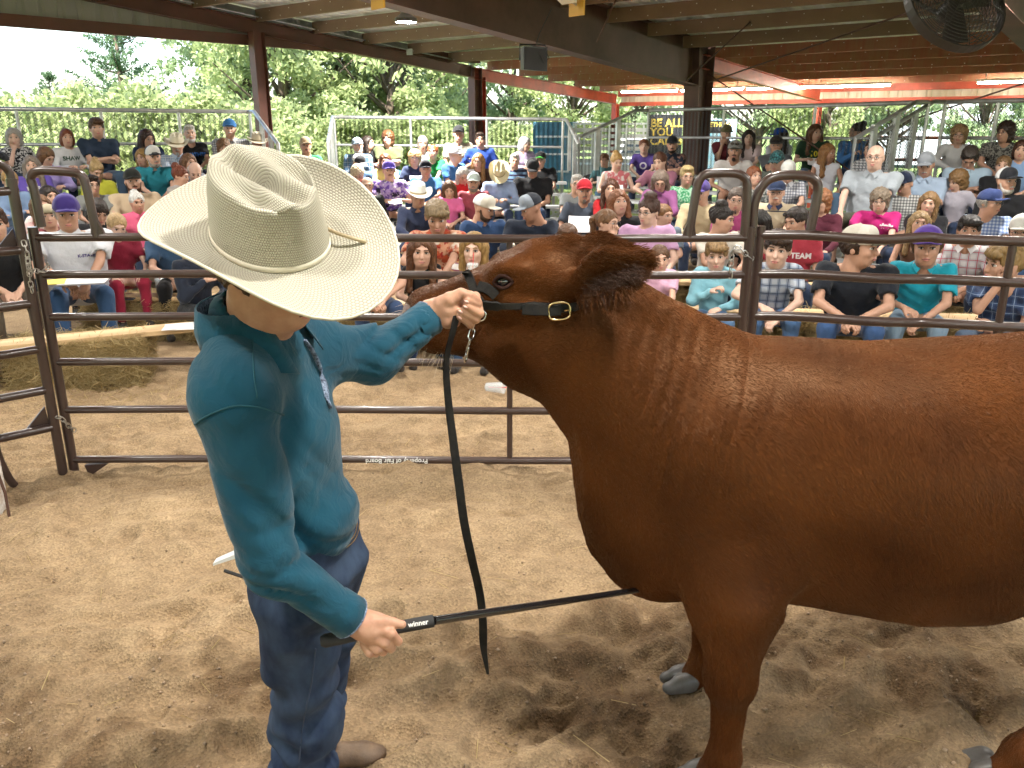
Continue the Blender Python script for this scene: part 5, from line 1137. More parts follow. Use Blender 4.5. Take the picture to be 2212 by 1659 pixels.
p(1, -45, 1075, 7.0, 'in black shirt and khaki trousers cut by the left picture edge', s=1.05, shirt='1b1c20', pants='6b5d4c', lean=.3, pose='clasp', hair=('short', BRN), group='spectators on straw bale benches', shoes='5a3a28')
p(1, 1700, 1240, 6.9, 'in navy fleece jacket with fair hair, head hidden by the big hat', fem=1, s=.95, hair=('long', 'c8a468'), shirt='1f2738', slv='l', pants='15171c', lean=.3, pose='up', hp=.3, hy=r(20), by=r(25), group='spectators on straw bale benches')
p(1, 1480, 1085, 8.0, 'in blue denim shirt and black trousers behind the left brim', shirt='3c5a7c', slv='s', pants='15161a', pose='clasp', lean=.4, hair=('short', BRN), group='spectators on straw bale benches')
# ---- aisle and middle bleacher
p(2, 20, 372, 'L4.6', 'in cream western hat by the aisle rail of the left bleacher', shirt='a8a8b0', hat=('west', 'e8dcc4'), sk=1, glasses=1)
p(2, 430, 400, 13.6, 'in tan cap and green tee alone in the aisle', s=1.0, shirt='3f9a6a', hat=('cap', 'b8a488'), beard=('moustache', '5a4030'), glasses=1, hp=0, sk=1)
p(2, 878, 398, 'M4', 'in grey cap and blue plaid shirt with white beard', shirt='plaid:5a7a9c,2f4562,c8d4e0', collar='5a7a9c', hat=('cap', '8a9aa8'), beard=('full', 'd8d4cc'), slv='l')
p(2, 968, 372, 'M5', 'with dark hair in black top turning her face right', fem=1, hair=('long', DBR), shirt='1c1c20', hy=r(65))
p(2, 1140, 335, 'M5', 'with curly brown hair in olive V-neck tee, arms folded', fem=1, w=1.08, s=1., hair=('curly', '6b4526'), shirt='6a7450', pose='cross', hy=r(-18), pants='3f6590')
p(2, 885, 545, 'M3', 'in black and white cap and slate blue shirt looking down', shirt='4f6f92', hat=('cap', '2a2c30/e4e4e6'), hp=.5, hy=r(30), slv='l')
p(2, 875, 640, 'M2', 'with pale cropped curls in red polo reading', fem=1, w=.98, hair=('curly', 'd8c8a8'), shirt='c02a40', collar='c02a40', hp=.5, glasses=1)
p(2, 1118, 530, 'M3', 'with straight brown bob in yellow cardigan', fem=1, hair=('bob', '6b4020'), shirt='e0d488', slv='l')
p(2, 1150, 612, 'M1.6', 'in purple cap and purple tie-dye shirt holding a sheet', s=1.02, w=1.05, shirt='tie:6f4fb0,b8a0e0,e8e4f2,2c2440', slv='s', hat=('cap', '6a58b8'), beard=('moustache', '8a6a50'), pose='paper', pants='15161a', prop=paper('white sheet held by the purple tie-dye shirt', .0, -80))
p(2, 960, 742, 'M1', 'balding with glasses in black polo resting chin on fist', hair=('fringe', '9a9088'), shirt='222428', collar='222428', pose='chin', glasses=1, pants='17181c', s=1.0)
p(2, 1440, 375, 'M5', 'with grey bob in white tee at the middle of the top row', fem=1, hair=('bob', '9a928a'), shirt='e6e6ea')
p(2, 1527, 452, 'M4', 'with tied red hair in bright green tee', fem=1, hair=('pony', 'a0522a'), shirt='1f9a50', hy=r(-15), hp=-.1)
p(2, 1372, 502, 'M3', 'elderly with fair curls and glasses in navy top holding a sheet', fem=1, hair=('curly', 'd0ac78'), shirt='2c3a5c', glasses=1, pose='paper', prop=paper('white sheet held low by the navy-topped elder', .02, -45))
p(2, 1465, 600, 'M2', 'in black cap with red badge and blue pocket tee', w=1.05, shirt='3d78b4', hat=('cap', '20242e'), sk=1)
p(2, 1750, 300, 'M5', 'in black cap and pale khaki shirt sitting tall', s=1.04, shirt='b0ab9a', slv='s', hat=('cap', '26272b'), collar='b0ab9a', sk=1, hp=-.05, w=1.06)
p(2, 1720, 480, 'M3', 'in white cap and cobalt shirt turned right with a sheet', w=1.1, shirt='3a74b8', slv='s', hat=('cap', 'e2e4e8'), hy=r(65), by=r(40), pose='paper', prop=paper('folded white sheet beside the cobalt shirt', .06, -20))
p(2, 1938, 348, 'M5', 'with dark hair in royal blue shirt and one arm out', shirt='2f52b0', slv='l', hair=('short', '3a2a20'), hp=-.05, sk=1, pose='side')
p(2, 1920, 530, 'M3', 'with wavy fair hair and glasses in brown jumper', fem=1, w=.98, hair=('longw', 'a87c48'), shirt='4f3830', slv='l', glasses=1, hy=r(-12))
p(2, 1790, 650, 'M2', 'with long silver hair in red top looking down', fem=1, hair=('longw', 'c4c0ba'), shirt='cc2c34', hp=.45, hy=r(15), glasses=1, slv='l')
p(2, 1880, 712, 'M1.4', 'in pale cap and faded red shirt with grey beard', s=1., w=1.05, shirt='a8505c', hat=('cap', 'c8d4d0'), beard=('full', '8a8680'), sk=1)
p(2, 1670, 772, 'M1', 'with wavy brown hair in pink tee looking at a phone', fem=1, s=.92, hair=('longw', '6b4a30'), shirt='e470a8', hp=.45)
p(2, 2100, 630, 'M2', 'hiding the face under a straw western hat, pale blue shirt', w=1.05, shirt='9fb4d8', slv='l', hat=('west', 'e4d8b4'), hp=.75, pose='paper')
p(2, 1400, 832, 10.4, 'in white western hat and navy shirt with glasses, behind the red print shirt', s=1.02, shirt='333c58', slv='l', collar='333c58', hat=('west', 'e8e6dc'), glasses=1, lean=.3, pose='clasp', sk=1, hy=r(8))
p(2, 1565, 1005, 7.9, 'in orange-red Hawaiian shirt bowing his grey-blond head', hk=1.12, s=1.06, w=1.12, shirt='floral:b8502c,d8a080,a02a24,e4d8c8', hair=('side', '9a8464'), hp=.4, pose='lap', sk=1, group='spectators on straw bale benches', fine=.011, lean=.2)
p(2, 1970, 935, 9.2, 'in white trucker cap and navy polo facing right with short beard', s=1.04, w=1.05, shirt='33507c', collar='33507c', hat=('cap', 'd8d2c4/e8e8ea/d8d2c4'), beard=('full', '4a3424'), hy=r(60), by=r(20), hp=.3, lean=.25, sk=1)
p(2, 1432, 1310, 7.0, 'young, with straight brown hair in black sleeveless top staring ahead', hk=1.08, fem=1, s=.93, w=.82, hair=('long', '6b4326'), shirt='16171b', slv='0', lean=.45, pose='clasp', hp=.1, pants='2f4468', sk=0, group='spectators on straw bale benches', fine=.010, coarse=.024, prop=paper('white sheet on the lap of the girl in black', .03, -30, rz=.3))
p(2, 1882, 1290, 7.0, 'young, with long blond hair in striped tee sipping through a red straw', hk=1.08, fem=1, s=.93, w=.84, hair=('long', 'a8844e'), shirt='stripe:e8e4e0,8a4a5c,c8a048', lean=.3, pose='cup', hp=.12, hy=r(-8), pants='3f5878', sk=2, group='spectators on straw bale benches', fine=.010, coarse=.024)
p(2, 1010, 1180, 6.8, 'bare-armed in lace top and jeans, face hidden by the big hat', fem=1, s=1., hair=('long', BRN), shirt='d8c8c0', slv='0', pants='2f4468', lean=.35, pose='clasp', sk=1, by=r(10), group='spectators on straw bale benches')
# ---- middle-right group
p(3, 110, 382, 'M5', 'with white wavy hair in lilac cardigan turned right with a sheet', fem=1, hair=('bob', 'd8d8da'), shirt='c4b4d8', slv='l', hy=r(55), hp=.2, by=r(20), pose='paper', prop=paper('white sheet held by the lilac cardigan', .02, -40))
p(3, 22, 530, 'M4', 'with short white hair in striped top and denim jacket', fem=1, hair=('short', 'd4d0ca'), shirt='stripe:6f8fb0,2a2440', slv='l')
p(3, 245, 520, 'M4', 'in black cap with green brim and black tee with round print', shirt='1b1c20', hat=('cap', '1c1e22/1c1e22/4aa840'), glasses=1, w=1.08, sk=0)
p(3, 178, 592, 'M2.2', 'in black cap and black polo looking down', s=1.06, w=1.15, shirt='1a1b20', collar='1a1b20', hat=('cap', '222328'), hp=.45, sk=1, pants='33486c')
p(3, 165, 935, 9.0, 'in grey and navy trucker cap leaning forward in dark navy shirt', s=1.06, w=1.1, shirt='262f40', slv='l', hat=('cap', '9aa4b0/2a2f3a/9aa4b0'), hy=r(-60), by=r(-15), hp=.35, lean=.5, pose='clasp', sk=3)
p(3, 560, 727, 11.8, 'with white hair and glasses in grey tee beyond the red cap', hair=('short', 'd0ccc6'), shirt='8a8f90', glasses=1, s=.95)
p(3, 625, 792, 10.4, 'in red and white cap with goatee, charcoal tee, reading a sheet', s=1.04, w=1.05, shirt='4a5260', hat=('cap', 'c02a38/e4dcdc/c02a38'), beard=('goatee', '8a8078'), pose='paper', pants='!8a8a86', prop=paper('white sheet held by the red-capped reader', .06, -25, (.27, .2)), sk=1, lean=.25)
p(3, 905, 535, 12.6, 'with blond bun in white and pink print blouse', fem=1, w=1.05, hair=('bun', 'c8a060'), shirt='floral:eee4e0,d87a80', hp=.3, hy=r(20), pose='paper', slv='0', sk=2, prop=paper('small folded sheet in the lap of the print blouse', .0, -40, (.15, .2)))
p(3, 1142, 402, 15.0, 'young, with tied red-brown hair in purple tee with white print', fem=1, s=1., hair=('pony', '7a4a30'), shirt='5d4a98', txt=[('O', .17, 'e4e0f0', 0, -.06)], sk=2)
p(3, 1385, 388, 14.6, 'in black cap and dark floral shirt with dark beard', s=1.02, shirt='speckle:232a3a,8a6a60@.4', hat=('cap', '22252c'), beard=('full', '3a2a20'), collar='232a3a', sk=1, pose='cross')
p(3, 1275, 535, 12.0, 'with brown ponytail in mauve tee leaning on her knees', fem=1, w=1.02, s=1.02, hair=('pony', '5a3624'), shirt='a06a80', hp=.25, hy=r(-20), by=r(-15), lean=.4, pose='lean', sk=2, pants='2a3144')
p(3, 1280, 695, 10.6, 'with long grey-streaked hair in mauve long sleeves looking down', fem=1, hair=('longw', '857468'), shirt='96588c', slv='l', hp=.5, glasses=1)
p(3, 1512, 657, 10.8, 'with short blond hair and low glasses in green patterned top', fem=1, w=1., hair=('short', 'c8b07c'), shirt='speckle:3f9a68,b0d8bc', slv='0', glasses=1, hp=.2, hy=r(10))
p(3, 800, 520, 15.6, 'small, standing on the grass and holding a paper', s=.95, fem=1, hair=('pony', LBR), shirt='5a8a90', pants='4a6a80', stand=True, pose='paper', prop=paper('white sheet held by the standing child', .0, -10, (.3, .22)), hp=.2)
p(3, 850, 772, 10.2, 'with long brown hair in scarlet top beside the dark-bloused woman', fem=1, s=.95, hair=('long', '5a3420'), shirt='c8242c', slv='l')
p(3, 920, 885, 8.6, 'with auburn fringe and shoulder hair in black blouse', fem=1, s=1., w=1.0, hair=('longw', '8a5430'), shirt='1d1c20', hy=r(18), hp=.0)
p(3, 1180, 965, 8.0, 'with brown top-knot and glasses in lavender tee looking left', fem=1, s=1.02, w=1.08, hair=('updo', '4a2e22'), shirt='d4a8d0', glasses=1, hy=r(-35), hp=.15, sk=2, group='spectators on straw bale benches')
p(3, 825, 1062, 7.8, 'with brown ponytail and glasses covering the mouth with a hand', fem=1, hair=('pony', '7a5636'), shirt='b8c4d8', glasses=1, hy=r(55), by=r(25), pose='mouth', group='spectators on straw bale benches')
p(3, 1312, 1000, 8.9, 'with fair plaited hair behind the lavender tee', fem=1, s=.9, hair=('braid', '8a6038'), shirt='7a8a9a', hy=r(40))
p(3, 480, 1195, 7.6, 'with brown hair, only the crown showing above the steer', s=.9, hair=('short', '6b4a34'), shirt='5a5048', hp=.3, group='spectators on straw bale benches')
p(3, 1640, 800, 10.0, 'in purple cap and cream jacket behind the panel hoop', shirt='d0bc98', slv='l', hat=('cap', '5a4a90'), beard=('moustache', 'b0a89c'), hp=.2, hy=r(-15))
p(3, 1815, 1035, 7.9, 'with dark pinned-up hair and cream tee in profile to the right', fem=1, s=1., hair=('updo', '231814'), shirt='e0d8cc', hy=r(70), by=r(20), hp=.12, sk=1, glasses=2, group='spectators on straw bale benches')
p(3, 1935, 865, 8.8, 'with grey plaits and glasses in raspberry tee', fem=1, hair=('braid', '5a4a40'), shirt='b0487c', glasses=1, txt=[('oo', .10, 'e8dcd0', .02, -.05)])
p(3, 2092, 662, 11.0, 'with short copper hair in grey leaf-print top looking up right', fem=1, hair=('bob', '8a5030'), shirt='speckle:b8bab4,5a6060@.5', hy=r(30), hp=-.1)
p(3, 1850, 292, 14.8, 'in olive cap and maroon tee resting chin on hand', s=1., shirt='6f2c34', hat=('cap', '7c7656'), pose='chin', hy=r(18), hp=.1, pants='54708e')
p(3, 1925, 442, 12.6, 'in grey cap with sunglasses and white ringer tee with red lettering', s=1.04, shirt='e8e4e2', hat=('cap', '8a8a86'), glasses=2, beard=('goatee', '3a2a20'), txt=[('VOTE\nFOR', .062, 'b8323a', 0, -.03)], pose='knee', lean=.35, pants='!202226', sk=3, collar=None)
p(3, 2045, 325, 14.2, 'young, with long dark hair in pale pink tee on the top row', fem=1, s=.97, hair=('long', '2a1812'), shirt='dcc8c8', sk=2)
p(3, 1275, 1372, 6.8, 'small girl in pale pink frilled dress next to the steer ear', s=.76, w=.85, hair=('pony', '6b4a30'), shirt='e8b8d4', hy=r(8), group='spectators on straw bale benches', fine=.010, coarse=.024, sk=0)
p(3, 1765, 1342, 7.0, 'boy with sandy fringe in pale aqua shirt holding a pen', hk=1.1, s=.86, w=.9, hair=('side', '9a7a50'), shirt='8ec8d8', slv='l', collar='8ec8d8', pose='up', hp=.12, lean=.15, pants='5a7aa0', group='spectators on straw bale benches', fine=.010, coarse=.024, sk=2)
p(3, 2125, 1065, 8.2, 'with long near-black hair in black top behind the panel joint', fem=1, hair=('long', BLK), shirt='191a1e', hp=.3, hy=r(-30))
# ---- right-hand bleachers
p(4, 105, 315, 14.0, 'in royal blue cap and pale top, face turned left, top row', fem=1, hair=('long', DBR), shirt='c8ccd4', hat=('cap', '2458c0'), hy=r(-70))
p(4, 70, 392, 12.6, 'in black cap with sunglasses, hand over mouth, grey tee', shirt='5c6066', hat=('cap', '2c2828'), glasses=2, pose='mouth', sk=1, hp=.1)
p(4, 75, 532, 11.4, 'in teal camouflage cap and olive-grey tee', shirt='5a6058', hat=('cap', 'tie:2a5a60,1c3438,4a8a8c@3'), hp=.35, hy=r(-10))
p(4, 172, 622, 10.8, 'in white cap and small-checked shirt with glasses', shirt='check:d8dae0,4a5268', hat=('cap', 'dcdcd8'), glasses=1, hp=.25, collar='d8dae0', s=.95)
p(4, 70, 800, 9.6, 'in navy cap and cream polo with navy stripe, white moustache', s=1., w=1.05, shirt='stripe:dcccae,dcccae,27304e@.35', collar='27304e', hat=('cap', '2e3c5c'), beard=('moustache', 'e4e0da'), glasses=1, sk=0)
p(4, 240, 1045, 7.9, 'with sunglasses on dark tied hair in red lettered tee', fem=1, s=1.03, w=1., hair=('pony', '2e2019'), shirt='b03a48', glasses=2, hy=r(-40), hp=.3, txt=[('NE TEAM', .075, 'ece4e4', .02, -.03)], sk=1, pose='lap', group='spectators on straw bale benches')
p(4, 82, 1292, 6.75, 'boy with dark fringe in grey-blue plaid shirt, arms on knees', hk=1.2, s=.98, w=.95, hair=('side', '3c2a20'), shirt='plaid:c4ccd8,6c7c98,3c4a66', collar='c4ccd8', lean=.45, pose='lean', hp=.08, pants='4a6a94', group='spectators on straw bale benches', fine=.010, coarse=.024, sk=2)
p(4, 410, 282, 13.2, 'with brown bob in dark green tee with yellow print on the top row', fem=1, w=1., hair=('longw', '6b4428'), shirt='22402c', txt=[('100', .12, 'd8c838', .03, -.04)], hy=r(28), pose='paper', pants='5a7494', prop=paper('white sheet on the lap of the green tee', -.02, -70))
p(4, 520, 458, 12.0, 'with wavy blond hair in white sleeveless top looking right', fem=1, hair=('longw', '9a6c3c'), shirt='dfe0e8', slv='0', hy=r(48), pants='6a88a8', sk=3, pose='lap')
p(4, 768, 272, 13.0, 'with dark bun in sky blue hooded top, facing left on the top row', fem=1, s=1.02, w=1., hair=('bun', '241a16'), shirt='5088c8', slv='l', hy=r(-60), pose='up', glasses=1)
p(4, 892, 432, 11.8, 'with dark ponytail in white striped tee behind the bald man', fem=1, hair=('pony', '2a1c16'), shirt='stripe:dcdce0,9aa0a8@2', hy=r(-45))
p(4, 925, 500, 10.0, 'big and bald with glasses in pale grey shirt by the aisle rail', s=1.12, w=1.22, belly=.6, shirt='a4acb4', collar='a4acb4', glasses=1, beard=None, pose='knee', lean=.02, hy=r(-12), by=r(-22), pants='!4a4a3a', sk=2)
p(4, 462, 882, 9.4, 'with strawberry curls and glasses in maroon top behind the hoop', fem=1, w=1.02, hair=('curly', 'a06a44'), shirt='5f2638', slv='l', glasses=1, hy=r(-15))
p(4, 965, 872, 9.4, 'with grey-brown curls in hot pink tee with white paw prints', fem=1, w=1.08, hair=('curly', '8a7a68'), shirt='d02c84', txt=[('**', .16, 'f0e8ec', .10, -.05)], pose='lap', hp=.1, glasses=1, sk=2)
p(4, 1180, 722, 10.2, 'in navy and grey cap and black-white gingham shirt looking left', s=1., shirt='check:e4e4e2,26282e', slv='l', hat=('cap', '26304a/8c949c/26304a'), hy=r(-30), hp=.25, glasses=1, sk=1)
p(4, 1365, 562, 10.6, 'in grey mesh cap and brown braces over pale blue shirt, moustache', s=1.06, w=1.12, shirt='a9bcd4', slv='l', collar='a9bcd4', hat=('cap', 'a4aab4/c8ccd4/a4aab4'), beard=('moustache', 'cfc9c0'), hp=.3, hy=r(-8), sk=1)
p(4, 790, 1272, 6.5, 'youth in stone-white cap and black tee, turned right, hands clasped', hk=1.1, s=1.08, w=1.18, shirt='1d222c', hat=('cap', 'ddd8cc/d0cabc/6a6a58'), hair=('short', '3c2a1e'), hy=r(72), by=r(12), hp=.12, lean=.42, pose='clasp', pants='3c5a88', group='spectators on straw bale benches', fine=.010, coarse=.024, sk=1)
p(4, 1372, 1275, 6.5, 'boy in purple cap and turquoise shirt staring at the steer', hk=1.16, s=1.0, w=1.05, shirt='1ea4bc', collar='1ea4bc', hat=('cap', '5a3f9a'), lean=.4, pose='lean', hp=.05, pants='8aa4bc', group='spectators on straw bale benches', fine=.010, coarse=.024, sk=1, hair=('crew', '5a4028'))
p(4, 1308, 1070, 8.2, 'young, with very long straight blond hair, behind the turquoise shirt', fem=1, s=.97, hair=('long', 'a08258'), shirt='7a5a48', slv='0', hp=-.08, hy=r(5), sk=1)
p(4, 1390, 892, 9.2, 'with fair brown hair tied half back in black polo, frowning', fem=1, hair=('long', '8a6a44'), shirt='1c1d22', hy=r(-5))
p(4, 1640, 702, 10.4, 'small curly-haired boy in pale grey shirt looking down left', s=.84, w=.9, hair=('curly', '8a6840'), shirt='b8b4c0', slv='l', hy=r(-45), hp=.3, by=r(-20), pose='side')
p(4, 1735, 1130, 7.5, 'boy with dark hair in white and red plaid shirt behind the top rail', s=1.02, hair=('side', '241b18'), shirt='plaid:dcd8da,b0a8b0,b84858', collar='dcd8da', lean=.35, pose='clasp', hp=.05, sk=3, group='spectators on straw bale benches', fine=.011)
p(4, 1915, 892, 8.8, 'in navy cap and blue gingham shirt facing right', s=1., shirt='check:c8d8f0,3c5ca0', hat=('cap', '2c3c6c'), hy=r(60), glasses=1, sk=1, hair=('fringe', GR), by=r(15))
p(4, 2058, 705, 9.8, 'in black and white cap and black polo with white goatee', s=1.05, w=1.08, shirt='18191d', collar='18191d', hat=('cap', '22242a/e4e4e4/22242a'), beard=('full', 'cfcac2'), hy=r(35), sk=1)
p(4, 2030, 572, 10.6, 'with light brown pulled-back hair in black top near the right edge', fem=1, w=1., hair=('pony', '8a6a48'), shirt='19191d', slv='s', hp=.0)
p(4, 1650, 302, 11.9, 'elderly with short curls and glasses in white overshirt, top row', fem=1, hair=('curly', 'b8946a'), shirt='d8d8d8', slv='l', glasses=1, hp=.08)
p(4, 1740, 492, 10.9, 'with dark grey hair bowing low in pale blue shirt, arms crossed', s=1.05, w=1.1, hair=('short', '4a403a'), shirt='b4cce0', hp=.8, pose='cross', lean=.3, sk=1)
p(4, 2050, 282, 11.3, 'with dark curls and glasses in grey patterned blouse, top row', fem=1, s=1.02, w=1.05, hair=('curly', '3c2a22'), shirt='speckle:8a8880,3c3a38', glasses=1, hy=r(-30), sk=1)
p(4, 2190, 435, 10.6, 'with straight brown bob in light blue blouse at the right picture edge', fem=1, hair=('bob', '4c3022'), shirt='8fb0dc', slv='s')
p(4, 2045, 1425, 6.3, 'boy with sandy hair in navy plaid resting his mouth on a hand', hk=1.2, s=1.0, hair=('side', '9a7c4c'), shirt='plaid:2c3c60,48608c,8ca0c0', slv='s', hy=r(-50), by=r(-15), pose='mouth', lean=.4, hp=.1, pants='5a6a80', group='spectators on straw bale benches', fine=.010, coarse=.024, sk=1)
p(4, 2180, 1135, 7.4, 'boy in flat white cap at the right picture edge', s=.98, shirt='5a7aa8', hat=('flat', 'e4e2dc'), hair=('short', '4a3424'), glasses=1, hp=.1, group='spectators on straw bale benches')
# ---- small things on the benches
cupm = mat('clear_cup', (.75, .80, .82), .15, spec=.5, alpha=.3); redpl = mat('red_plastic', (.6, .03, .04), .35); printb = mat('blue_print', (.08, .25, .5), .6)
def cup(pt, label, m, h=.14, tilt=None, straw=True, txt=None):
    t_ = thing('drink_cup', label, 'cup', tuple(pt)); 
    if tilt: t_.rotation_euler = tilt
    q = MB(); q.lathe([(0, 0), (.032, 0), (.034, .004), (.046, h), (.048, h+.003), (.046, h+.003), (.032, .006), (0, .006)], 18); q.ob('cup', m, t_, smooth=True)
    q = MB(); q.lathe([(.0485, h), (.049, h+.008), (.04, h+.012), (0, h+.014)], 18); q.ob('lid', cupm, t_, smooth=True)
    if straw: q = MB(); q.tube([(0, 0, .02), (.01, 0, h+.10)], .0035, 6); q.ob('straw', redpl, t_)
    if txt: me_, _ = text_mesh(txt, .032, 'CENTER', .0005, .001); ob('lettering', me_, t_, loc=(0, -.044, h*.55), rot=(R(90), 0, 0), m=printb)
    return t_
cup(PZ(348, 634, .415), 'clear paper cup with blue letters on the second plank', mat('frosted_cup', (.72, .80, .86), .3), txt='HOP')
cup(P(330, 585, 8.3), 'reddish drink cup with red straw behind the fence rail', mat('pink_cup', (.75, .30, .28), .35), h=.13)
cup(PZ(1050, 836, .05), 'empty clear cup lying on the sand with a red straw', cupm, tilt=(R(86), 0, R(70)))
cup(P(1331, 470, 9.9), 'red plastic cup held near the reader in the red cap', redpl, h=.11, straw=False)
cup(P(1021, 594, 6.68), 'clear cup with red straw at the mouth of the blond girl', cupm, h=.085)
t_ = thing('phone', 'dark phone lying on the second plank', 'phone', tuple(PZ(272, 646, .422)), .1); q = MB(); q.box((0, 0, 0), (.15, .08, .009)); q.ob('case', plast, t_); q = MB(); q.box((0, 0, .0055), (.14, .07, .002)); q.ob('screen', gl, t_)
t_ = thing('paper_sheet', 'loose white papers on the front plank by the fleece jacket', 'paper', tuple(PZ(392, 706, .425)), .2); q = MB(); q.box((0, 0, 0), (.27, .2, .006)); q.ob('sheet', paperm, t_); q = MB(); q.box((.01, .01, .006), (.27, .2, .004), Matrix.Rotation(.2, 3, 'Z')); q.ob('sheet', paperm, t_)
t_ = thing('folder', 'open folder with white and yellow papers on the knees of the white polo', 'folder', tuple(P(165, 607, 6.95)), R(15)); q = MB(); q.box((0, 0, -.008), (.50, .3, .008)); q.ob('board', mat('manila', (.2, .2, .22), .7), t_); q = MB(); q.box((.06, 0, 0), (.36, .28, .006)); q.ob('sheet', paperm, t_); q = MB(); q.box((-.16, -.02, .005), (.16, .24, .004), Matrix.Rotation(.15, 3, 'Z')); q.ob('sheet', mat('yellow_paper', (.75, .62, .12), .8), t_)
# ================================================================ the steer
CY = 2.36
cow = thing('steer', 'big reddish-brown show steer held by the halter, facing left', 'steer', (.65, CY, 0))
CO = Vector((.65, CY, 0))
def cow_field():
    f = Field(axis2(-.42, 2.2, .0155, -.42, .86, .0085), axis(1.93, 2.80, .0115), axis2(-.02, 1.80, .014, 1.17, 1.80, .0085))
    SX = [.22, .32, .45, .65, .85, 1.05, 1.25, 1.45, 1.60, 1.80, 1.98, 2.10]
    ST = [1.20, 1.33, 1.40, 1.402, 1.388, 1.380, 1.384, 1.397, 1.410, 1.415, 1.36, 1.22]
    SB = [.85, .70, .600, .555, .565, .535, .490, .495, .545, .660, .84, 1.02]
    SW = [.10, .17, .235, .285, .320, .350, .362, .352, .330, .300, .23, .10]
    def body(X, Y, Z):
        x = X[:, 0, 0]; t, b, w = np.interp(x, SX, ST), np.interp(x, SX, SB), np.interp(x, SX, SW)
        k = np.ones(5)/5; pad = lambda a: np.convolve(np.pad(a, 2, 'edge'), k, 'valid'); t, b, w = pad(t), pad(b), pad(w)
        c = (t+b)/2; hh = (t-b)/2; c, hh, w = [a[:, None, None] for a in (c, hh, w)]
        zz = (Z-c)/hh; w2 = w*(1-.16*np.clip(zz, 0, 1)**2-.05*np.clip(-zz, 0, 1)); yy = (Y-CY)/w2
        q = (np.abs(yy)**2.35+np.abs(zz)**2.35)**(1/2.35); d = (q-1)*np.minimum(w, hh)
        ex = np.maximum(SX[0]-X, X-SX[-1]); return np.where(ex > 0, np.maximum(d, ex), d)
    f.fn(body, (.2, 1.93, .4), (2.15, 2.8, 1.5), k=.02)
    E = lambda c, r, k=.05, M=None, op='u': f.ell(c, r, M, k, op)
    L = lambda a, b, ra, ra2, k=.04, rb=None, rb2=None, u=(0, 1, 0): f.ec(a, b, ra, rb, k=k, u=u if rb else None, ra2=ra2, rb2=rb2)
    # neck, crest, brisket
    L((.50, CY, 1.10), (.175, CY-.02, 1.40), .21, .118, .08, .295, .185); L((.62, CY, 1.345), (.27, CY-.01, 1.565), .055, .05, .08)
    E((.46, CY, .765), (.20, .20, .20), .09); L((.25, CY, 1.02), (.315, CY, .80), .06, .085, .06); E((.300, CY, .735), (.058, .058, .062), .03)
    # shoulder and upper arm, both sides
    for sg in (-1, 1):
        y = CY+sg*(.255 if sg < 0 else .215)
        E((.62, CY+sg*.20, .98), (.17, .10, .28), .10); E((.635, y, .70), (.135, .085, .18), .07)
        x0 = .66 if sg < 0 else .70
        L((x0-.01, y, .66), (x0-.005, y+sg*.005, .43), .108, .076, .05); E((x0-.005, y, .40), (.070, .064, .070), .04); L((x0-.002, y, .37), (x0, y, .17), .054, .047, .03)
        E((x0, y, .125), (.054, .052, .050), .03); L((x0, y, .12), (x0-.035, y, .055), .046, .050, .02)
        L((x0+.10, y, .63), (x0+.06, y, .53), .035, .03, .03); E((.75, CY+sg*.265, .83), (.105, .05, .15), .04)
        # hind leg
        x1, xh = (1.80, 1.50) if sg < 0 else (2.08, 2.0)
        E((1.80, CY+sg*.19, .92), (.21, .115, .26), .08); L((1.84, CY+sg*.20, .78), (x1+.05, y, .50), .125, .07, .06); L((x1+.06, y, .50), (x1-.02, y, .40), .062, .052, .03)
        hz = Vector((x1-.02, y, .40)); ft = Vector((xh+.08, y, .135)); L(hz, ft, .052, .046, .03); E(ft, (.056, .052, .052), .03); L(ft, (xh+.03, y, .06), .048, .05, .02)
    # head
    hy = CY-.03
    E((.10, hy, 1.585), (.125, .105, .100), .04); E((.155, hy+.005, 1.650), (.052, .055, .042), .04)
    L((.06, hy, 1.60), (-.235, hy-.012, 1.492), .092, .062, .05, .075, .055); E((.055, hy, 1.405), (.155, .084, .160), .06); L((.03, hy, 1.375), (-.215, hy-.01, 1.412), .058, .048, .05, .066, .040)
    E((-.235, hy-.012, 1.47), (.072, .072, .078), .04); E((-.215, hy-.01, 1.408), (.06, .055, .035), .03)
    for sg in (-1, 1):
        E((-.01, hy+sg*.082, 1.602), (.062, .030, .045), .04); E((-.024, hy+sg*.121, 1.590), (.023, .022, .019), .012, None, 's'); E((.0, hy+sg*.098, 1.625), (.045, .018, .014), .02)
        E((-.28, hy+sg*.045, 1.500), (.020, .020, .012), .01, None, 's'); E((-.05, hy+sg*.075, 1.54), (.06, .02, .025), .04)
        L((-.06, hy+sg*.075, 1.535), (.06, hy+sg*.085, 1.50), .025, .03, .04)
    # ears: broad cupped leaves
    for sg, b, t, nrm in ((-1, Vector((.175, hy-.085, 1.575)), Vector((.350, hy-.19, 1.660)), Vector((.12, -.80, -.30))), (1, Vector((.165, hy+.085, 1.60)), Vector((.365, hy+.15, 1.630)), Vector((.2, .75, -.3)))):
        d = (t-b); nrm = (nrm-d*(nrm.dot(d)/d.length_squared)).normalized(); m = b+d*.52
        f.ec(b, m, .018, .030, k=.02, u=nrm, ra2=.020, rb2=.074); f.ec(m, t, .020, .074, k=.012, u=nrm, ra2=.012, rb2=.034)
        c = m+nrm*.034; f.ec(b+d*.30+nrm*.03, b+d*.85+nrm*.026, .018, .040, k=.012, u=nrm, ra2=.016, rb2=.028, op='s')
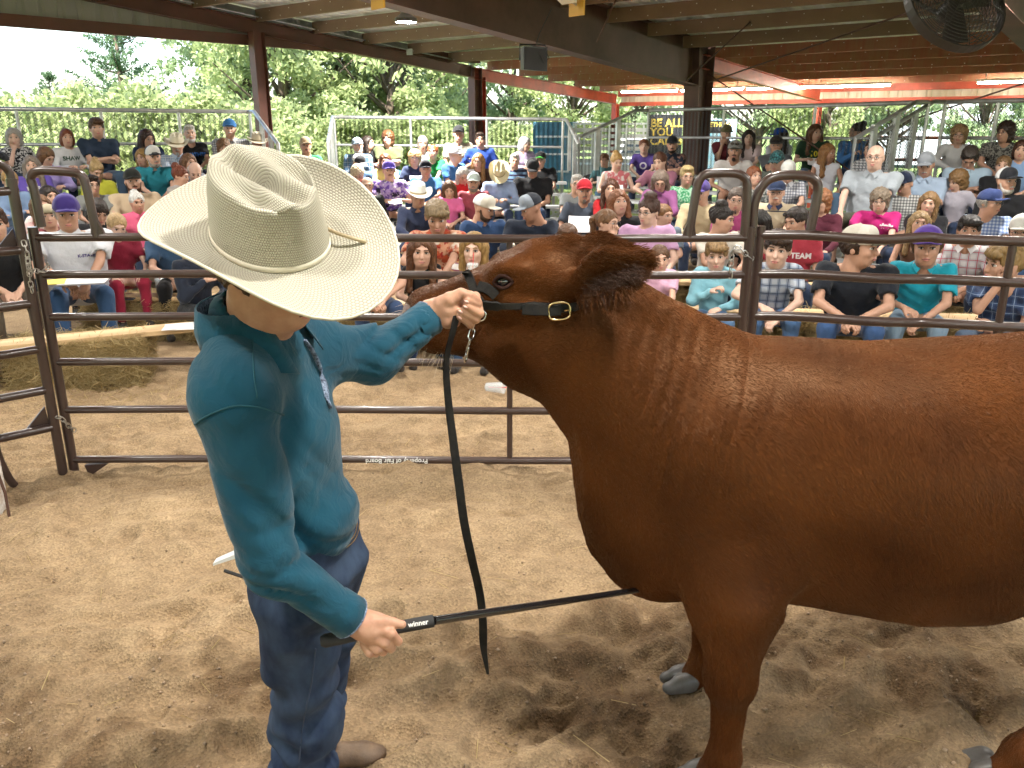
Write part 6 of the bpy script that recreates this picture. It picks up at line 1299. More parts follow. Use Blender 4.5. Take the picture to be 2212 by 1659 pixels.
    # neck wrinkles, muscle relief
    def wr(X, Y, Z):
        m = np.exp(-(((X-.50)/.20)**2+((Z-1.24)/.26)**2)**2); q = X-.34*(Z-1.2); w = .012*np.sin(Z*9+X*5)+.006*np.sin(Z*23)
        rg = lambda t: (1-np.abs(np.sin(t)))**2.5; s = rg((q+w)*62)*np.clip(.8+.6*np.sin(Z*4+X*9), 0, 1.3)+.7*rg((q+w)*39+1.3)*np.clip(.7+.6*np.sin(Z*4-X*7+2), 0, 1.3)
        r2 = np.exp(-(((X-1.25)/.5)**2+((Z-.95)/.3)**2))
        fl = np.exp(-(((X-1.0)/.5)**2+((Z-.80)/.30)**2)); return m*.0085*s+fl*.004*rg(X*24+.4*np.sin(Z*9))*np.clip(.4+np.sin(Z*9+X*8), 0, 1)+.003*np.sin(X*13+Z*7)*np.sin(Z*11-X*4)
    f.disp(lambda X, Y, Z: wr(X, Y, Z)+0*Y)
    return f
_f = cow_field(); CV, CQ = _f.mesh(); CV = relax(CV, CQ, 2, .5); del _f
def coat_material(key, hairs):
    m = bpy.data.materials.new(key); m.use_nodes = True; nt = m.node_tree; N = nt.nodes.new; L = nt.links.new; b = nt.nodes['Principled BSDF']
    tc = N('ShaderNodeTexCoord'); n = N('ShaderNodeTexNoise'); n.inputs['Scale'].default_value = 3.2; n.inputs['Detail'].default_value = 4; L(tc.outputs['Object'], n.inputs[0])
    cr = N('ShaderNodeValToRGB'); e = cr.color_ramp.elements; e[0].position = .3; e[1].position = .72
    e[0].color = (.036, .0100, .0033, 1); e[1].color = (.090, .0275, .0066, 1); L(n.outputs[0], cr.inputs[0])
    b.inputs['Roughness'].default_value = .33 if hairs else .45; b.inputs['Specular IOR Level'].default_value = .42 if hairs else .22; b.inputs['Specular Tint'].default_value = (1, .58, .30, 1)
    if hairs:
        hi = N('ShaderNodeHairInfo'); r_ = N('ShaderNodeMapRange'); r_.inputs[3].default_value = .8; r_.inputs[4].default_value = 1.25; L(hi.outputs['Random'], r_.inputs[0])
        mx = N('ShaderNodeMix'); mx.data_type = 'RGBA'; mx.blend_type = 'MULTIPLY'; mx.inputs[0].default_value = 1; L(cr.outputs[0], mx.inputs[6]); L(r_.outputs[0], mx.inputs[7]); L(mx.outputs[2], b.inputs['Base Color'])
    else: L(cr.outputs[0], b.inputs['Base Color'])
    b.inputs['Sheen Weight'].default_value = .10; b.inputs['Sheen Roughness'].default_value = .45; b.inputs['Sheen Tint'].default_value = (1, .50, .20, 1)
    return m
COAT, COATH = coat_material('steer_hide', 0), coat_material('steer_hair', 1)
ob('body', mesh('body', CV-np.array(CO), CQ, [COAT]), cow)
def hair_coat():
    rs = np.random.RandomState(5); T = np.concatenate([CQ[:, [0, 1, 2]], CQ[:, [0, 2, 3]]]); A, B_, C_ = CV[T[:, 0]], CV[T[:, 1]], CV[T[:, 2]]
    nr = np.cross(B_-A, C_-A); ar = np.linalg.norm(nr, axis=1)+1e-12; nr = nr/ar[:, None]; cc = (A+B_+C_)/3
    view = np.array([0, 0, CAMH])-cc; view /= np.linalg.norm(view, axis=1)[:, None]; face = (nr*view).sum(1)
    w = ar*np.where(face > -.25, 1, 0)*np.where(cc[:, 0] < 1.95, 1, .2)*np.where((cc[:, 2] > 1.2) & (cc[:, 0] < .45), 1.9, 1)
    n = 190000; i = rs.choice(len(T), n, p=w/w.sum()); u, v = rs.rand(2, n); fl = u+v > 1; u[fl], v[fl] = 1-u[fl], 1-v[fl]
    p0 = A[i]+(B_[i]-A[i])*u[:, None]+(C_[i]-A[i])*v[:, None]; nn = nr[i]; x, z = p0[:, 0], p0[:, 2]
    # lie of the coat: back and down on the barrel, down the legs, back from the face, along the ears
    head = np.clip((.30-x)/.15, 0, 1)*np.clip((z-1.15)/.2, 0, 1); leg = np.clip((.55-z)/.15, 0, 1)
    d = np.stack([.55+0*x, 0*x, -.75+0*x], 1); d = d*(1-head)[:, None]+np.stack([.8+0*x, 0*x, .25*np.sin(x*30)+.1], 1)*head[:, None]; d = d*(1-leg)[:, None]+np.array([0, 0, -1.])*leg[:, None]
    back = np.clip((z-1.30)/.08, 0, 1)*(1-head)*np.clip((x-.5)/.1, 0, 1); d = d*(1-back)[:, None]+np.array([.9, -.1, .1])*back[:, None]
    sw = .35*np.sin(x*6+z*4)+.25*np.sin(z*17+x*9); d[:, 0] += sw*(1-leg)*.6; d += rs.normal(size=(n, 3))*.13
    d -= nn*(d*nn).sum(1)[:, None]; d /= np.linalg.norm(d, axis=1)[:, None]+1e-6
    ear = ((x > .185) & (z > 1.50) & ((p0[:, 1] < CY-.13) | (p0[:, 1] > CY+.09)) & (z > 1.53)) | ((x > .20) & (z > 1.60) & (x < .42))
    poll = np.exp(-(((x-.165)/.055)**2+((z-1.70)/.04)**2))
    ln = rs.uniform(.008, .014, n)*(1-.4*head)+.004*leg; lift = rs.uniform(.05, .18, n); ln = np.where(ear, rs.uniform(.008, .018, n), ln); lift = np.where(ear, rs.uniform(.15, .45, n), lift)
    ln = ln+poll*rs.uniform(.005, .02, n); lift = lift+poll*.5
    d[ear] = d[ear]*.4+np.array([.7, -.2, .15]); 
    p1 = p0+d*(ln*.5)[:, None]+nn*(ln*lift*.5)[:, None]; p2 = p0+d*ln[:, None]+nn*(ln*lift*.75)[:, None]; p2[:, 2] -= ln*.1
    # long dark fringe hanging from the lower edge of the near ear, tuft, muzzle whiskers, belly line
    def extra(a, b, k, L_, dirv, spread):
        t = rs.rand(k)[:, None]; q = np.array(a)+(np.array(b)-np.array(a))*t+rs.normal(size=(k, 3))*spread; l = rs.uniform(.5, 1.2, k)[:, None]*L_; dd = np.array(dirv)+rs.normal(size=(k, 3))*.28
        return q, q+dd*l*.5, q+dd*l+np.array([0, 0, -.12])*l
    hy = CY-.03; ex = [extra((.18, hy-.135, 1.555), (.30, hy-.205, 1.585), 700, .050, (.30, -.2, -.65), .008), extra((.22, hy-.12, 1.64), (.345, hy-.19, 1.685), 400, .018, (.8, -.1, .3), .006), extra((.335, hy-.19, 1.64), (.335, hy-.2, 1.685), 300, .025, (.9, -.1, .1), .008), extra((.2, hy+.1, 1.64), (.34, hy+.17, 1.715), 1, .02, (.8, 0, .3), .008),
          extra((.11, hy, 1.675), (.185, hy, 1.675), 900, .026, (.6, -.15, .2), .011)]
    wh = extra((-.30, hy-.03, 1.50), (-.28, hy-.05, 1.43), 26, .06, (-.7, -.4, .0), .012); wh2 = extra((-.25, hy-.03, 1.38), (-.17, hy-.04, 1.375), 30, .05, (-.35, -.3, -.7), .01)
    parts = [(p0, p1, p2)]+ex; P0, P1, P2 = [np.concatenate([q[k] for q in parts]) for k in range(3)]; r0 = np.concatenate([np.full(n, .0007)]+[np.full(len(q[0]), .0008) for q in ex])
    hc = bpy.data.hair_curves.new('coat'); hc.add_curves([3]*len(P0)); pos = np.stack([P0, P1, P2], 1).reshape(-1, 3)-np.array(CO)
    hc.attributes['position'].data.foreach_set('vector', pos.astype(np.float32).ravel()) if 'position' in hc.attributes else hc.points.foreach_set('position', pos.astype(np.float32).ravel())
    rad = np.stack([r0, r0*.8, r0*.15], 1).ravel(); at = hc.attributes.get('radius') or hc.attributes.new('radius', 'FLOAT', 'POINT'); at.data.foreach_set('value', rad.astype(np.float32))
    o = ob('coat', hc, cow, m=COATH); o['kind'] = 'stuff'
    h2 = bpy.data.hair_curves.new('whiskers'); P0, P1, P2 = [np.concatenate([wh[k], wh2[k]]) for k in range(3)]; h2.add_curves([3]*len(P0)); pos = np.stack([P0, P1, P2], 1).reshape(-1, 3)-np.array(CO)
    h2.attributes['position'].data.foreach_set('vector', pos.astype(np.float32).ravel()); at = h2.attributes.get('radius') or h2.attributes.new('radius', 'FLOAT', 'POINT'); at.data.foreach_set('value', np.tile([.0006, .0005, .0002], len(P0)).astype(np.float32))
    def dark(parts, name, m, r0):
        P0, P1, P2 = [np.concatenate([q[k] for q in parts]) for k in range(3)]; h3 = bpy.data.hair_curves.new(name); h3.add_curves([3]*len(P0)); pos = np.stack([P0, P1, P2], 1).reshape(-1, 3)-np.array(CO)
        h3.attributes['position'].data.foreach_set('vector', pos.astype(np.float32).ravel()); at = h3.attributes.get('radius') or h3.attributes.new('radius', 'FLOAT', 'POINT'); at.data.foreach_set('value', np.tile([r0, r0*.8, r0*.2], len(P0)).astype(np.float32)); o = ob(name, h3, cow, m=m); o['kind'] = 'stuff'
    dark([extra((.20, hy-.150, 1.575), (.325, hy-.205, 1.635), 1100, .022, (.6, -.25, -.2), .013), extra((.19, hy-.145, 1.555), (.27, hy-.19, 1.575), 220, .036, (.3, -.2, -.6), .008)], 'ear_lining', mat('ear_hair', (.045, .016, .0065), .6), .0005)
    o = ob('whiskers', h2, cow, m=mat('whisker', (.45, .36, .25), .5)); o['kind'] = 'stuff'
hair_coat()
# eyes, muzzle pad, hooves
eyem = mat('steer_eye', (.008, .007, .010), .04, spec=.8, coat=1.); lidm = mat('eyelid', (.028, .012, .009), .75, spec=.1); hoofm = mat('hoof_horn', (.085, .080, .076), .45, noise=(25, .3, (.07, .06, .05)), stretch=(1, 1, .3))
hy = CY-.03
for sg in (-1, 1):
    c = Vector((-.024, hy+sg*.098, 1.590))-CO; q = MB(); q.lathe([(math.sin(math.pi*i/10), -math.cos(math.pi*i/10)) for i in range(11)], 18, Matrix.Translation(c) @ Matrix.Diagonal((.0205, .0175, .0175, 1))); q.ob('eye', eyem, cow, smooth=True)
    for up, r_ in ((1, .0052), (-1, .0048)):
        q = MB(); q.tube(curve([c+Vector((-.026, sg*.006, -.004)), c+Vector((-.012, sg*.0165, up*.0145)), c+Vector((.006, sg*.018, up*.0155)), c+Vector((.026, sg*.010, -.001))], 5), r_, 8); q.ob('eyelid', lidm, cow, smooth=True)
q = MB(); q.lathe([(math.sin(math.pi*i/8), -math.cos(math.pi*i/8)) for i in range(9)], 14, Matrix.Translation(Vector((-.272, hy-.012, 1.475))-CO) @ Matrix.Diagonal((.042, .060, .056, 1))); q.ob('muzzle', mat('muzzle_skin', (.20, .12, .10), .4, noise=(60, .3)), cow, smooth=True)
def hoof_mesh():
    f = Field(axis(-.13, .06, .008), axis(-.07, .07, .008), axis(-.012, .10, .008))
    for sg in (-1, 1): f.ec((.0, sg*.029, .035), (-.052, sg*.029, .022), .033, .028, k=.01, u=(0, 0, 1), ra2=.024, rb2=.024); f.ec((.005, sg*.027, .055), (-.02, sg*.027, .045), .03, k=.01)
    f.fn(lambda X, Y, Z: -.002-Z+X*0+Y*0, op='i'); f.ec((-.13, 0, .02), (.06, 0, .05), .004, k=.004, op='s'); return mesh('hoof', *f.mesh())
HM_ = hoof_mesh()
for x, sg in ((.64, -1), (.675, 1), (1.53, -1), (2.04, 1)): ob('hoof', HM_, cow, loc=(x-.03-CO.x, sg*(.255 if (sg < 0 and x < 1) else .215), sandz(x, CY+sg*.215)*.3), m=hoofm).scale = (1.3, 1, 1)
for x, sg in ((.70, -1), (.75, 1)):
    for k in (-1, 1): q = MB(); q.lathe([(.0, -.02), (.013, -.012), (.012, .012), (0, .02)], 8, Matrix.Translation((x-CO.x, sg*(.255 if sg < 0 else .215)+k*.028, .075)) @ Matrix.Rotation(R(30), 4, 'Y')); q.ob('dewclaw', hoofm, cow, smooth=True)
# ================================================================ the boy in the straw hat, his show stick and the halter
BO = Vector((-.50, 1.78, 0))
boy = thing('person', 'person in wide straw western hat, teal shirt and jeans leading the steer', 'person', tuple(BO))
def W(x, y, D): return P(x, y, D)
teal = bpy.data.materials.new('teal_cotton'); MATS['teal'] = teal; teal.use_nodes = True
def _teal():
    nt = teal.node_tree; N = nt.nodes.new; L = nt.links.new; b = nt.nodes['Principled BSDF']; b.inputs['Roughness'].default_value = .85; b.inputs['Specular IOR Level'].default_value = .18; b.inputs['Sheen Weight'].default_value = .15
    tc = N('ShaderNodeTexCoord'); n = N('ShaderNodeTexNoise'); n.inputs['Scale'].default_value = 4; n.inputs['Detail'].default_value = 4; L(tc.outputs['Object'], n.inputs[0])
    cr = N('ShaderNodeValToRGB'); cr.color_ramp.elements[0].color = (.0050, .050, .088, 1); cr.color_ramp.elements[1].color = (.0080, .070, .112, 1); cr.color_ramp.elements[0].position = .3; cr.color_ramp.elements[1].position = .7; L(n.outputs[0], cr.inputs[0]); L(cr.outputs[0], b.inputs['Base Color'])
    n2 = N('ShaderNodeTexNoise'); n2.inputs['Scale'].default_value = 16; n2.inputs['Detail'].default_value = 5; n2.inputs['Distortion'].default_value = .8; L(tc.outputs['Object'], n2.inputs[0])
    wv = N('ShaderNodeTexNoise'); wv.inputs['Scale'].default_value = 900; L(tc.outputs['Object'], wv.inputs[0])
    b1 = N('ShaderNodeBump'); b1.inputs['Strength'].default_value = .5; b1.inputs['Distance'].default_value = .016; L(n2.outputs[0], b1.inputs['Height'])
    b2 = N('ShaderNodeBump'); b2.inputs['Strength'].default_value = .12; b2.inputs['Distance'].default_value = .001; L(wv.outputs[0], b2.inputs['Height']); L(b1.outputs[0], b2.inputs['Normal']); L(b2.outputs[0], b.inputs['Normal'])
_teal()
denim = mat('dark_denim', (.008, .014, .033), .9, spec=.2, noise=(11, .5, (.045, .070, .12)), stretch=(1, 1, .5), bump=(500, .35, .002)); trimm = mat('paisley_trim', (.012, .016, .04), .7, noise=(160, .2, (.25, .32, .45)))
stitch = mat('gold_stitch', (.22, .13, .045), .7); bskin = mat('boy_skin', (.48, .275, .185), .45, spec=.35, noise=(25, .10, (.42, .215, .14)), bump=(220, .25, .002), sub=.12); nailm = mat('nail', (.62, .38, .33), .3)
seam = mat('teal_seam', (.007, .07, .10), .8)
# joints
NECK, HIP = W(528, 690, 1.67), W(672, 1160, 1.74)
SHN, ELN, WRN = W(508, 862, 1.525), W(585, 1215, 1.505), W(748, 1327, 1.56)          # near arm
SHF, ELF, WRF = W(668, 760, 1.86), W(800, 768, 1.98), W(918, 692, 2.10)              # far arm
tor = (NECK-HIP).normalized(); fwd = Vector((.93, -.20, .10)); fwd = (fwd-tor*fwd.dot(tor)).normalized(); lat = tor.cross(fwd)
if lat.y > 0: lat = -lat                                                            # lat points to the near side
HATC, HATS = W(585, 514, 1.60), 1.05
hF = Vector((.86, -.38, -.33)); hU = Vector((.05, -.47, .87)); hU = (hU-hF*hU.dot(hF)/hF.length_squared).normalized(); hF.normalize(); hX = (-hF).cross(hU)    # hat frame: -Y front, Z up
HATM = Matrix((hX, -hF, hU)).transposed(); HC = HATC-hU*.078+Vector((-.012, 0, 0))
hdF = Vector((.82, -.50, -.24)).normalized(); hdU = Vector((.12, -.34, .93)); hdU = (hdU-hdF*hdU.dot(hdF)).normalized(); hdX = (-hdF).cross(hdU); HEADM = Matrix((hdX, -hdF, hdU)).transposed()
f = Field(axis(-.78, -.12, .0085), axis(1.40, 2.02, .0085), axis(1.35, 1.92, .0085)); put_head(f, Matrix.Translation(HC) @ HEADM.to_4x4(), 1.0); f.ec(NECK-tor*.12, HC+Vector((-.03, .0, -.07)), .058, k=.03); f.ec(NECK-tor*.12+lat*.08, NECK-tor*.12-lat*.08, .05, k=.03)
V, Q = f.mesh(); ob('head', mesh('head', relax(V-np.array(BO), Q, 1, .5), Q, [bskin]), boy)
put_face(boy, Matrix.Translation(HC-BO) @ HEADM.to_4x4(), hairm('6b4a2a')); ob('hair', HAIR['fringe'], boy, mat4=Matrix.Translation(HC-BO) @ HEADM.to_4x4(), m=hairm('5c4228'))
# ---- shirt
f = Field(axis(-.86, -.04, .0085), axis(1.36, 2.22, .0085), axis(.84, 1.74, .0085)); n3 = lambda v: tuple(v)
f.ec(HIP+tor*.035, HIP+tor*.30, .150, .105, u=n3(lat), k=.05, ra2=.160, rb2=.108); f.ec(HIP+tor*.28, NECK-tor*.10, .160, .106, u=n3(lat), k=.06, ra2=.120, rb2=.080)
f.ec(NECK-tor*.075+lat*.10, NECK-tor*.09-lat*.12, .062, k=.06); f.ec(NECK-tor*.09, NECK+tor*.005, .088, .078, u=n3(lat), k=.05, ra2=.070, rb2=.070)
f.ell(HIP+tor*.075+fwd*.020, (.105, .135, .055), k=.04)                                   # blousing over the belt
f.ec(NECK-tor*.10+lat*.09, SHN, .075, k=.07, ra2=.086); f.ec(SHN, ELN, .082, k=.014, ra2=.063); f.ec(ELN, WRN, .062, k=.03, ra2=.044); f.ec(ELN.lerp(WRN, .72), WRN+ (WRN-ELN).normalized()*.012, .047, k=.012, ra2=.046)
f.ec(NECK-tor*.10-lat*.10, SHF, .070, k=.07, ra2=.074); f.ec(SHF, ELF, .076, k=.05, ra2=.062); f.ec(ELF, ELF.lerp(WRF, .7), .062, k=.04, ra2=.050); df = (WRF-ELF).normalized(); f.ec(ELF.lerp(WRF, .72), WRF, .046, k=.010, ra2=.044)
def folds(X, Y, Z):
    # torso: long drapes falling from the shoulder; sleeves: rings of crushed cloth
    rg = lambda q: (1-np.abs(np.sin(q)))**2.2
    a = .010*rg(X*21+Z*6+1.6*np.sin(Z*5+Y*4))*np.clip(np.sin(Z*7-X*9+1)+.2, 0, 1)+.009*rg((X*.55+Z)*17+2.2*np.sin(X*7+Y*6))*np.clip(np.sin(X*11+Z*5), 0, 1)+.002*np.sin(X*9+Z*13)
    s = np.clip((X+.42)/.10, 0, 1)*np.clip((Y-1.78)/.06, 0, 1)      # far sleeve
    r_ = .020*rg(X*36-Z*24+1.8*np.sin(Z*16+X*9))*np.clip(.55+np.sin(X*17+Z*29+.6), 0, 1)+.012*rg(X*52+Z*34+1.5*np.sin(Z*26))*np.clip(np.sin(Z*24-X*13), 0, 1)-.006
    e = np.exp(-(((X-ELN.x)/.09)**2+((Y-ELN.y)/.1)**2+((Z-ELN.z)/.12)**2)); g = .014*rg(Z*34+X*24+1.5*np.sin(X*21))
    wst = np.exp(-((Z-HIP.z-.03)/.07)**2)*np.clip((X+.62)/.1, 0, 1); h = .014*rg(X*28+Z*47+1.2*np.sin(X*17))
    return a*(1-s)+r_*s+e*g+wst*h
f.disp(folds)
f.ec(NECK-tor*.01, HC, .058, k=.01, op='s'); f.ec(WRF+df*.055, WRF+df*.12, .075, k=.004, op='s'); dn = (WRN-ELN).normalized(); f.ec(WRN+dn*.062, WRN+dn*.16, .08, k=.004, op='s'); f.ec(WRN+dn*.0, WRN+dn*.1, .034, k=.004, op='s'); f.ec(WRF, WRF+df*.1, .034, k=.004, op='s')
SV, SQ = f.mesh(); SV = relax(SV, SQ, 1, .4); ob('shirt', mesh('shirt', SV-np.array(BO), SQ, [teal]), boy)
SB = BVHTree.FromPolygons([Vector(v) for v in SV.tolist()], SQ.tolist())
def on_shirt(x, y, off=.003, D0=.8):
    d = ray(x, y).normalized(); h = SB.ray_cast(Vector((0, 0, CAMH)), d)
    return h[0]+h[1]*off if h[0] else None
def seam_line(px, name, m, r_=.0022, flat=None, n=5, off=.001):
    pts = [on_shirt(p.x, p.y, off) for p in curve([Vector((a, b, 0)) for a, b in px], n)]; pts = [p-BO for p in pts if p is not None]
    if len(pts) > 2: q = MB(); q.tube(pts, r_, 6, flat=flat); return q.ob(name, m, boy, smooth=True)
seam_line([(410, 926), (440, 903), (480, 884), (520, 876), (570, 882), (612, 896)], 'armhole_seam', seam, .0020)
seam_line([(546, 716), (546, 770), (549, 820), (556, 860)], 'yoke_seam', seam, .0014)
seam_line([(656, 735), (672, 760), (690, 800), (700, 840), (712, 880)], 'placket_trim', trimm, .011, (1, .35))
# standing collar: a curved band open at the front, patterned inside
def collar(r_, hgt, name, m, inset=0):
    q = MB(); V = []; n = 22
    for i in range(n+1):
        t = R(-152)+R(304)*i/n; dirv = (-fwd)*math.cos(t)*.074+lat*math.sin(t)*.076
        lift = hgt*(1-.25*abs(t/R(152))**2); flare = 1.05+.12*math.cos(t)
        base = NECK-tor*.035+dirv*(1.08-inset*1.5)+fwd*.004; top = NECK-tor*.035+tor*lift+dirv*(flare-inset*1.5)+fwd*.0; V += [base-BO, (base+top)/2+dirv*.05-BO, top-BO]
    F = [(3*i+k, 3*i+3+k, 3*i+4+k, 3*i+1+k) for i in range(n) for k in (0, 1)]; q.add(V, F); return q.ob(name, m, boy, smooth=True)
collar(.07, .082, 'collar', teal); collar(.07, .080, 'collar_lining', trimm, .05)
def collar_fall():
    q = MB(); V = []; n = 22
    for i in range(n+1):
        t = R(-150)+R(300)*i/n; dirv = (-fwd)*math.cos(t)*.074+lat*math.sin(t)*.076; fr = abs(t)/R(150)
        top = NECK-tor*.035+tor*.082*(1-.25*fr**2)+dirv*(1.06+.12*math.cos(t)); low = NECK-tor*(.048+.055*fr**3)+dirv*(1.34+.28*fr)+fwd*.022*fr
        V += [top-BO, (top*.5+low*.5)+dirv*.12-BO, low-BO]
    q.add(V, [(3*i+k, 3*i+1+k, 3*i+4+k, 3*i+3+k) for i in range(n) for k in (0, 1)]); o = q.ob('collar_fall', teal, boy, smooth=True); mo = o.modifiers.new('thick', 'SOLIDIFY'); mo.thickness = .003
collar_fall()
pt = on_shirt(607, 716, .004)
if pt: q = MB(); q.lathe([(0, .003), (.005, .002), (.006, 0), (0, -.001)], 10, Matrix.Translation(pt-BO) @ Matrix.Rotation(R(80), 4, 'X')); q.ob('collar_button', mat('pearl', (.75, .75, .78), .15), boy, smooth=True)
# cuffs
for wr_, d_, nm, rr in ((WRF, df, 'cuff', .049), (WRN, dn, 'cuff', .050)):
    a = d_.cross(Vector((0, 0, 1))).normalized(); b = d_.cross(a); q = MB(); V = []; n = 24
    for k, (o_, r_) in enumerate(((-.045, rr*.98), (-.02, rr*1.02), (.012, rr*1.04), (.014, rr*.98), (-.01, rr*.93))):
        for i in range(n): t = 2*math.pi*i/n; V.append(wr_+d_*o_+(a*math.cos(t)+b*math.sin(t)*.92)*r_-BO)
    q.add(V, [(k*n+i, k*n+(i+1) % n, (k+1)*n+(i+1) % n, (k+1)*n+i) for k in range(4) for i in range(n)]); q.ob(nm, teal, boy, smooth=True)
    q = MB(); pts = [wr_+d_*.0135+(a*math.cos(2*math.pi*i/n)+b*math.sin(2*math.pi*i/n)*.92)*rr*1.02-BO for i in range(n+1)]; q.tube(pts, .0022, 5, caps=False); q.ob('cuff_edge', trimm, boy)
# ---- jeans
KN, AN = W(668, 1520, 1.80)+Vector((0, 0, 0)), Vector((-.61, 1.88, .10)); KN = Vector((-.535, 1.80, .52)); KF, AF = Vector((-.545, 2.0, .52)), Vector((-.64, 2.19, .10))
f = Field(axis(-.78, -.24, .011), axis(1.52, 2.34, .011), axis(.05, 1.16, .011)); H2 = HIP+Vector((-.01, .02, -.07))
f.ec(HIP+tor*.07, H2, .146, .098, u=n3(lat), k=.04, ra2=.155, rb2=.104); f.ell(H2-fwd*.05-Vector((0, 0, .06)), (.11, .13, .11), k=.05)
HN, HF = H2+lat*.085-Vector((0, 0, .04)), H2-lat*.085-Vector((0, 0, .04))
f.ec(HN, KN, .098, k=.04, ra2=.083); f.ec(KN, AN, .085, k=.04, ra2=.080); f.ec(HF, KF, .100, k=.03, ra2=.078); f.ec(KF, AF, .078, k=.03, ra2=.078)
f.disp(lambda X, Y, Z: .010*np.sin(Z*58+X*30+3*np.sin(X*13+Z*5))*np.sin(X*19-Z*13)*np.clip((.85-Z)/.2, .4, 1.2)+.007*np.sin(Z*31-X*40+2*np.sin(Y*9+Z*8)))
JV, JQ = f.mesh(); JV = relax(JV, JQ, 1, .4); ob('jeans', mesh('jeans', JV-np.array(BO), JQ, [denim]), boy)
JB = BVHTree.FromPolygons([Vector(v) for v in JV.tolist()], JQ.tolist())
def on_jeans(px, name, m, r_, n=5, flat=None):
    pts = []
    for p_ in curve([Vector((a, b, 0)) for a, b in px], n):
        h = JB.ray_cast(Vector((0, 0, CAMH)), ray(p_.x, p_.y).normalized())
        if h[0]: pts.append(h[0]+h[1]*.001-BO)
    if len(pts) > 2: q = MB(); q.tube(pts, r_, 5, flat=flat); q.ob(name, m, boy)
for px in ([(701, 1148), (735, 1136), (765, 1118)], [(704, 1190), (740, 1180), (765, 1155), (772, 1120)], [(704, 1196), (742, 1186), (769, 1160), (777, 1124)], [(731, 1150), (760, 1137)], [(731, 1155), (760, 1142)], [(731, 1150), (733, 1178)]): on_jeans(px, 'stitching', stitch, .0010)
on_jeans([(682, 1400), (672, 1480), (655, 1560), (645, 1659)], 'side_seam', mat('denim_seam', (.035, .05, .09), .9), .0022)
leather = mat('boot_leather', (.13, .080, .045), .55, noise=(14, .4, (.085, .050, .028)), bump=(70, .3)); solem = mat('boot_sole', (.10, .065, .045), .7)
for an_, yaw in ((AF, .12), (AN, .05)):
    f = Field(axis(-.12, .26, .01), axis(-.07, .07, .01), axis(-.02, .22, .01)); f.ec((-.03, 0, .20), (-.03, 0, .08), .058, k=.03, ra2=.05); f.ec((-.04, 0, .055), (.15, 0, .042), .050, .044, u=(0, 1, 0), k=.03, ra2=.044, rb2=.032); f.ell((.18, 0, .040), (.055, .040, .026), k=.03); f.fn(lambda X, Y, Z: .014-Z+X*0+Y*0, op='i')
    M_ = Matrix.Translation(Vector((an_.x, an_.y, 0))-BO) @ Matrix.Rotation(yaw, 4, 'Z'); ob('boot', mesh('boot', *f.mesh(), [leather]), boy, mat4=M_)
    q = MB(); V = []; pr2 = [(-.09, .03), (-.08, .042), (-.02, .04), (.05, .042), (.12, .048), (.18, .044), (.225, .022), (.232, 0)]; pr2 = pr2+[(x, -y) for x, y in reversed(pr2[:-1])]
    for z in (.0, .016): V += [(x, y*1.06, z) for x, y in pr2]
    n = len(pr2); q.add(V, [tuple(range(n-1, -1, -1)), tuple(range(n, 2*n))]+[(i, (i+1) % n, n+(i+1) % n, n+i) for i in range(n)]); q.ob('boot_sole', solem, boy, mat4=M_)
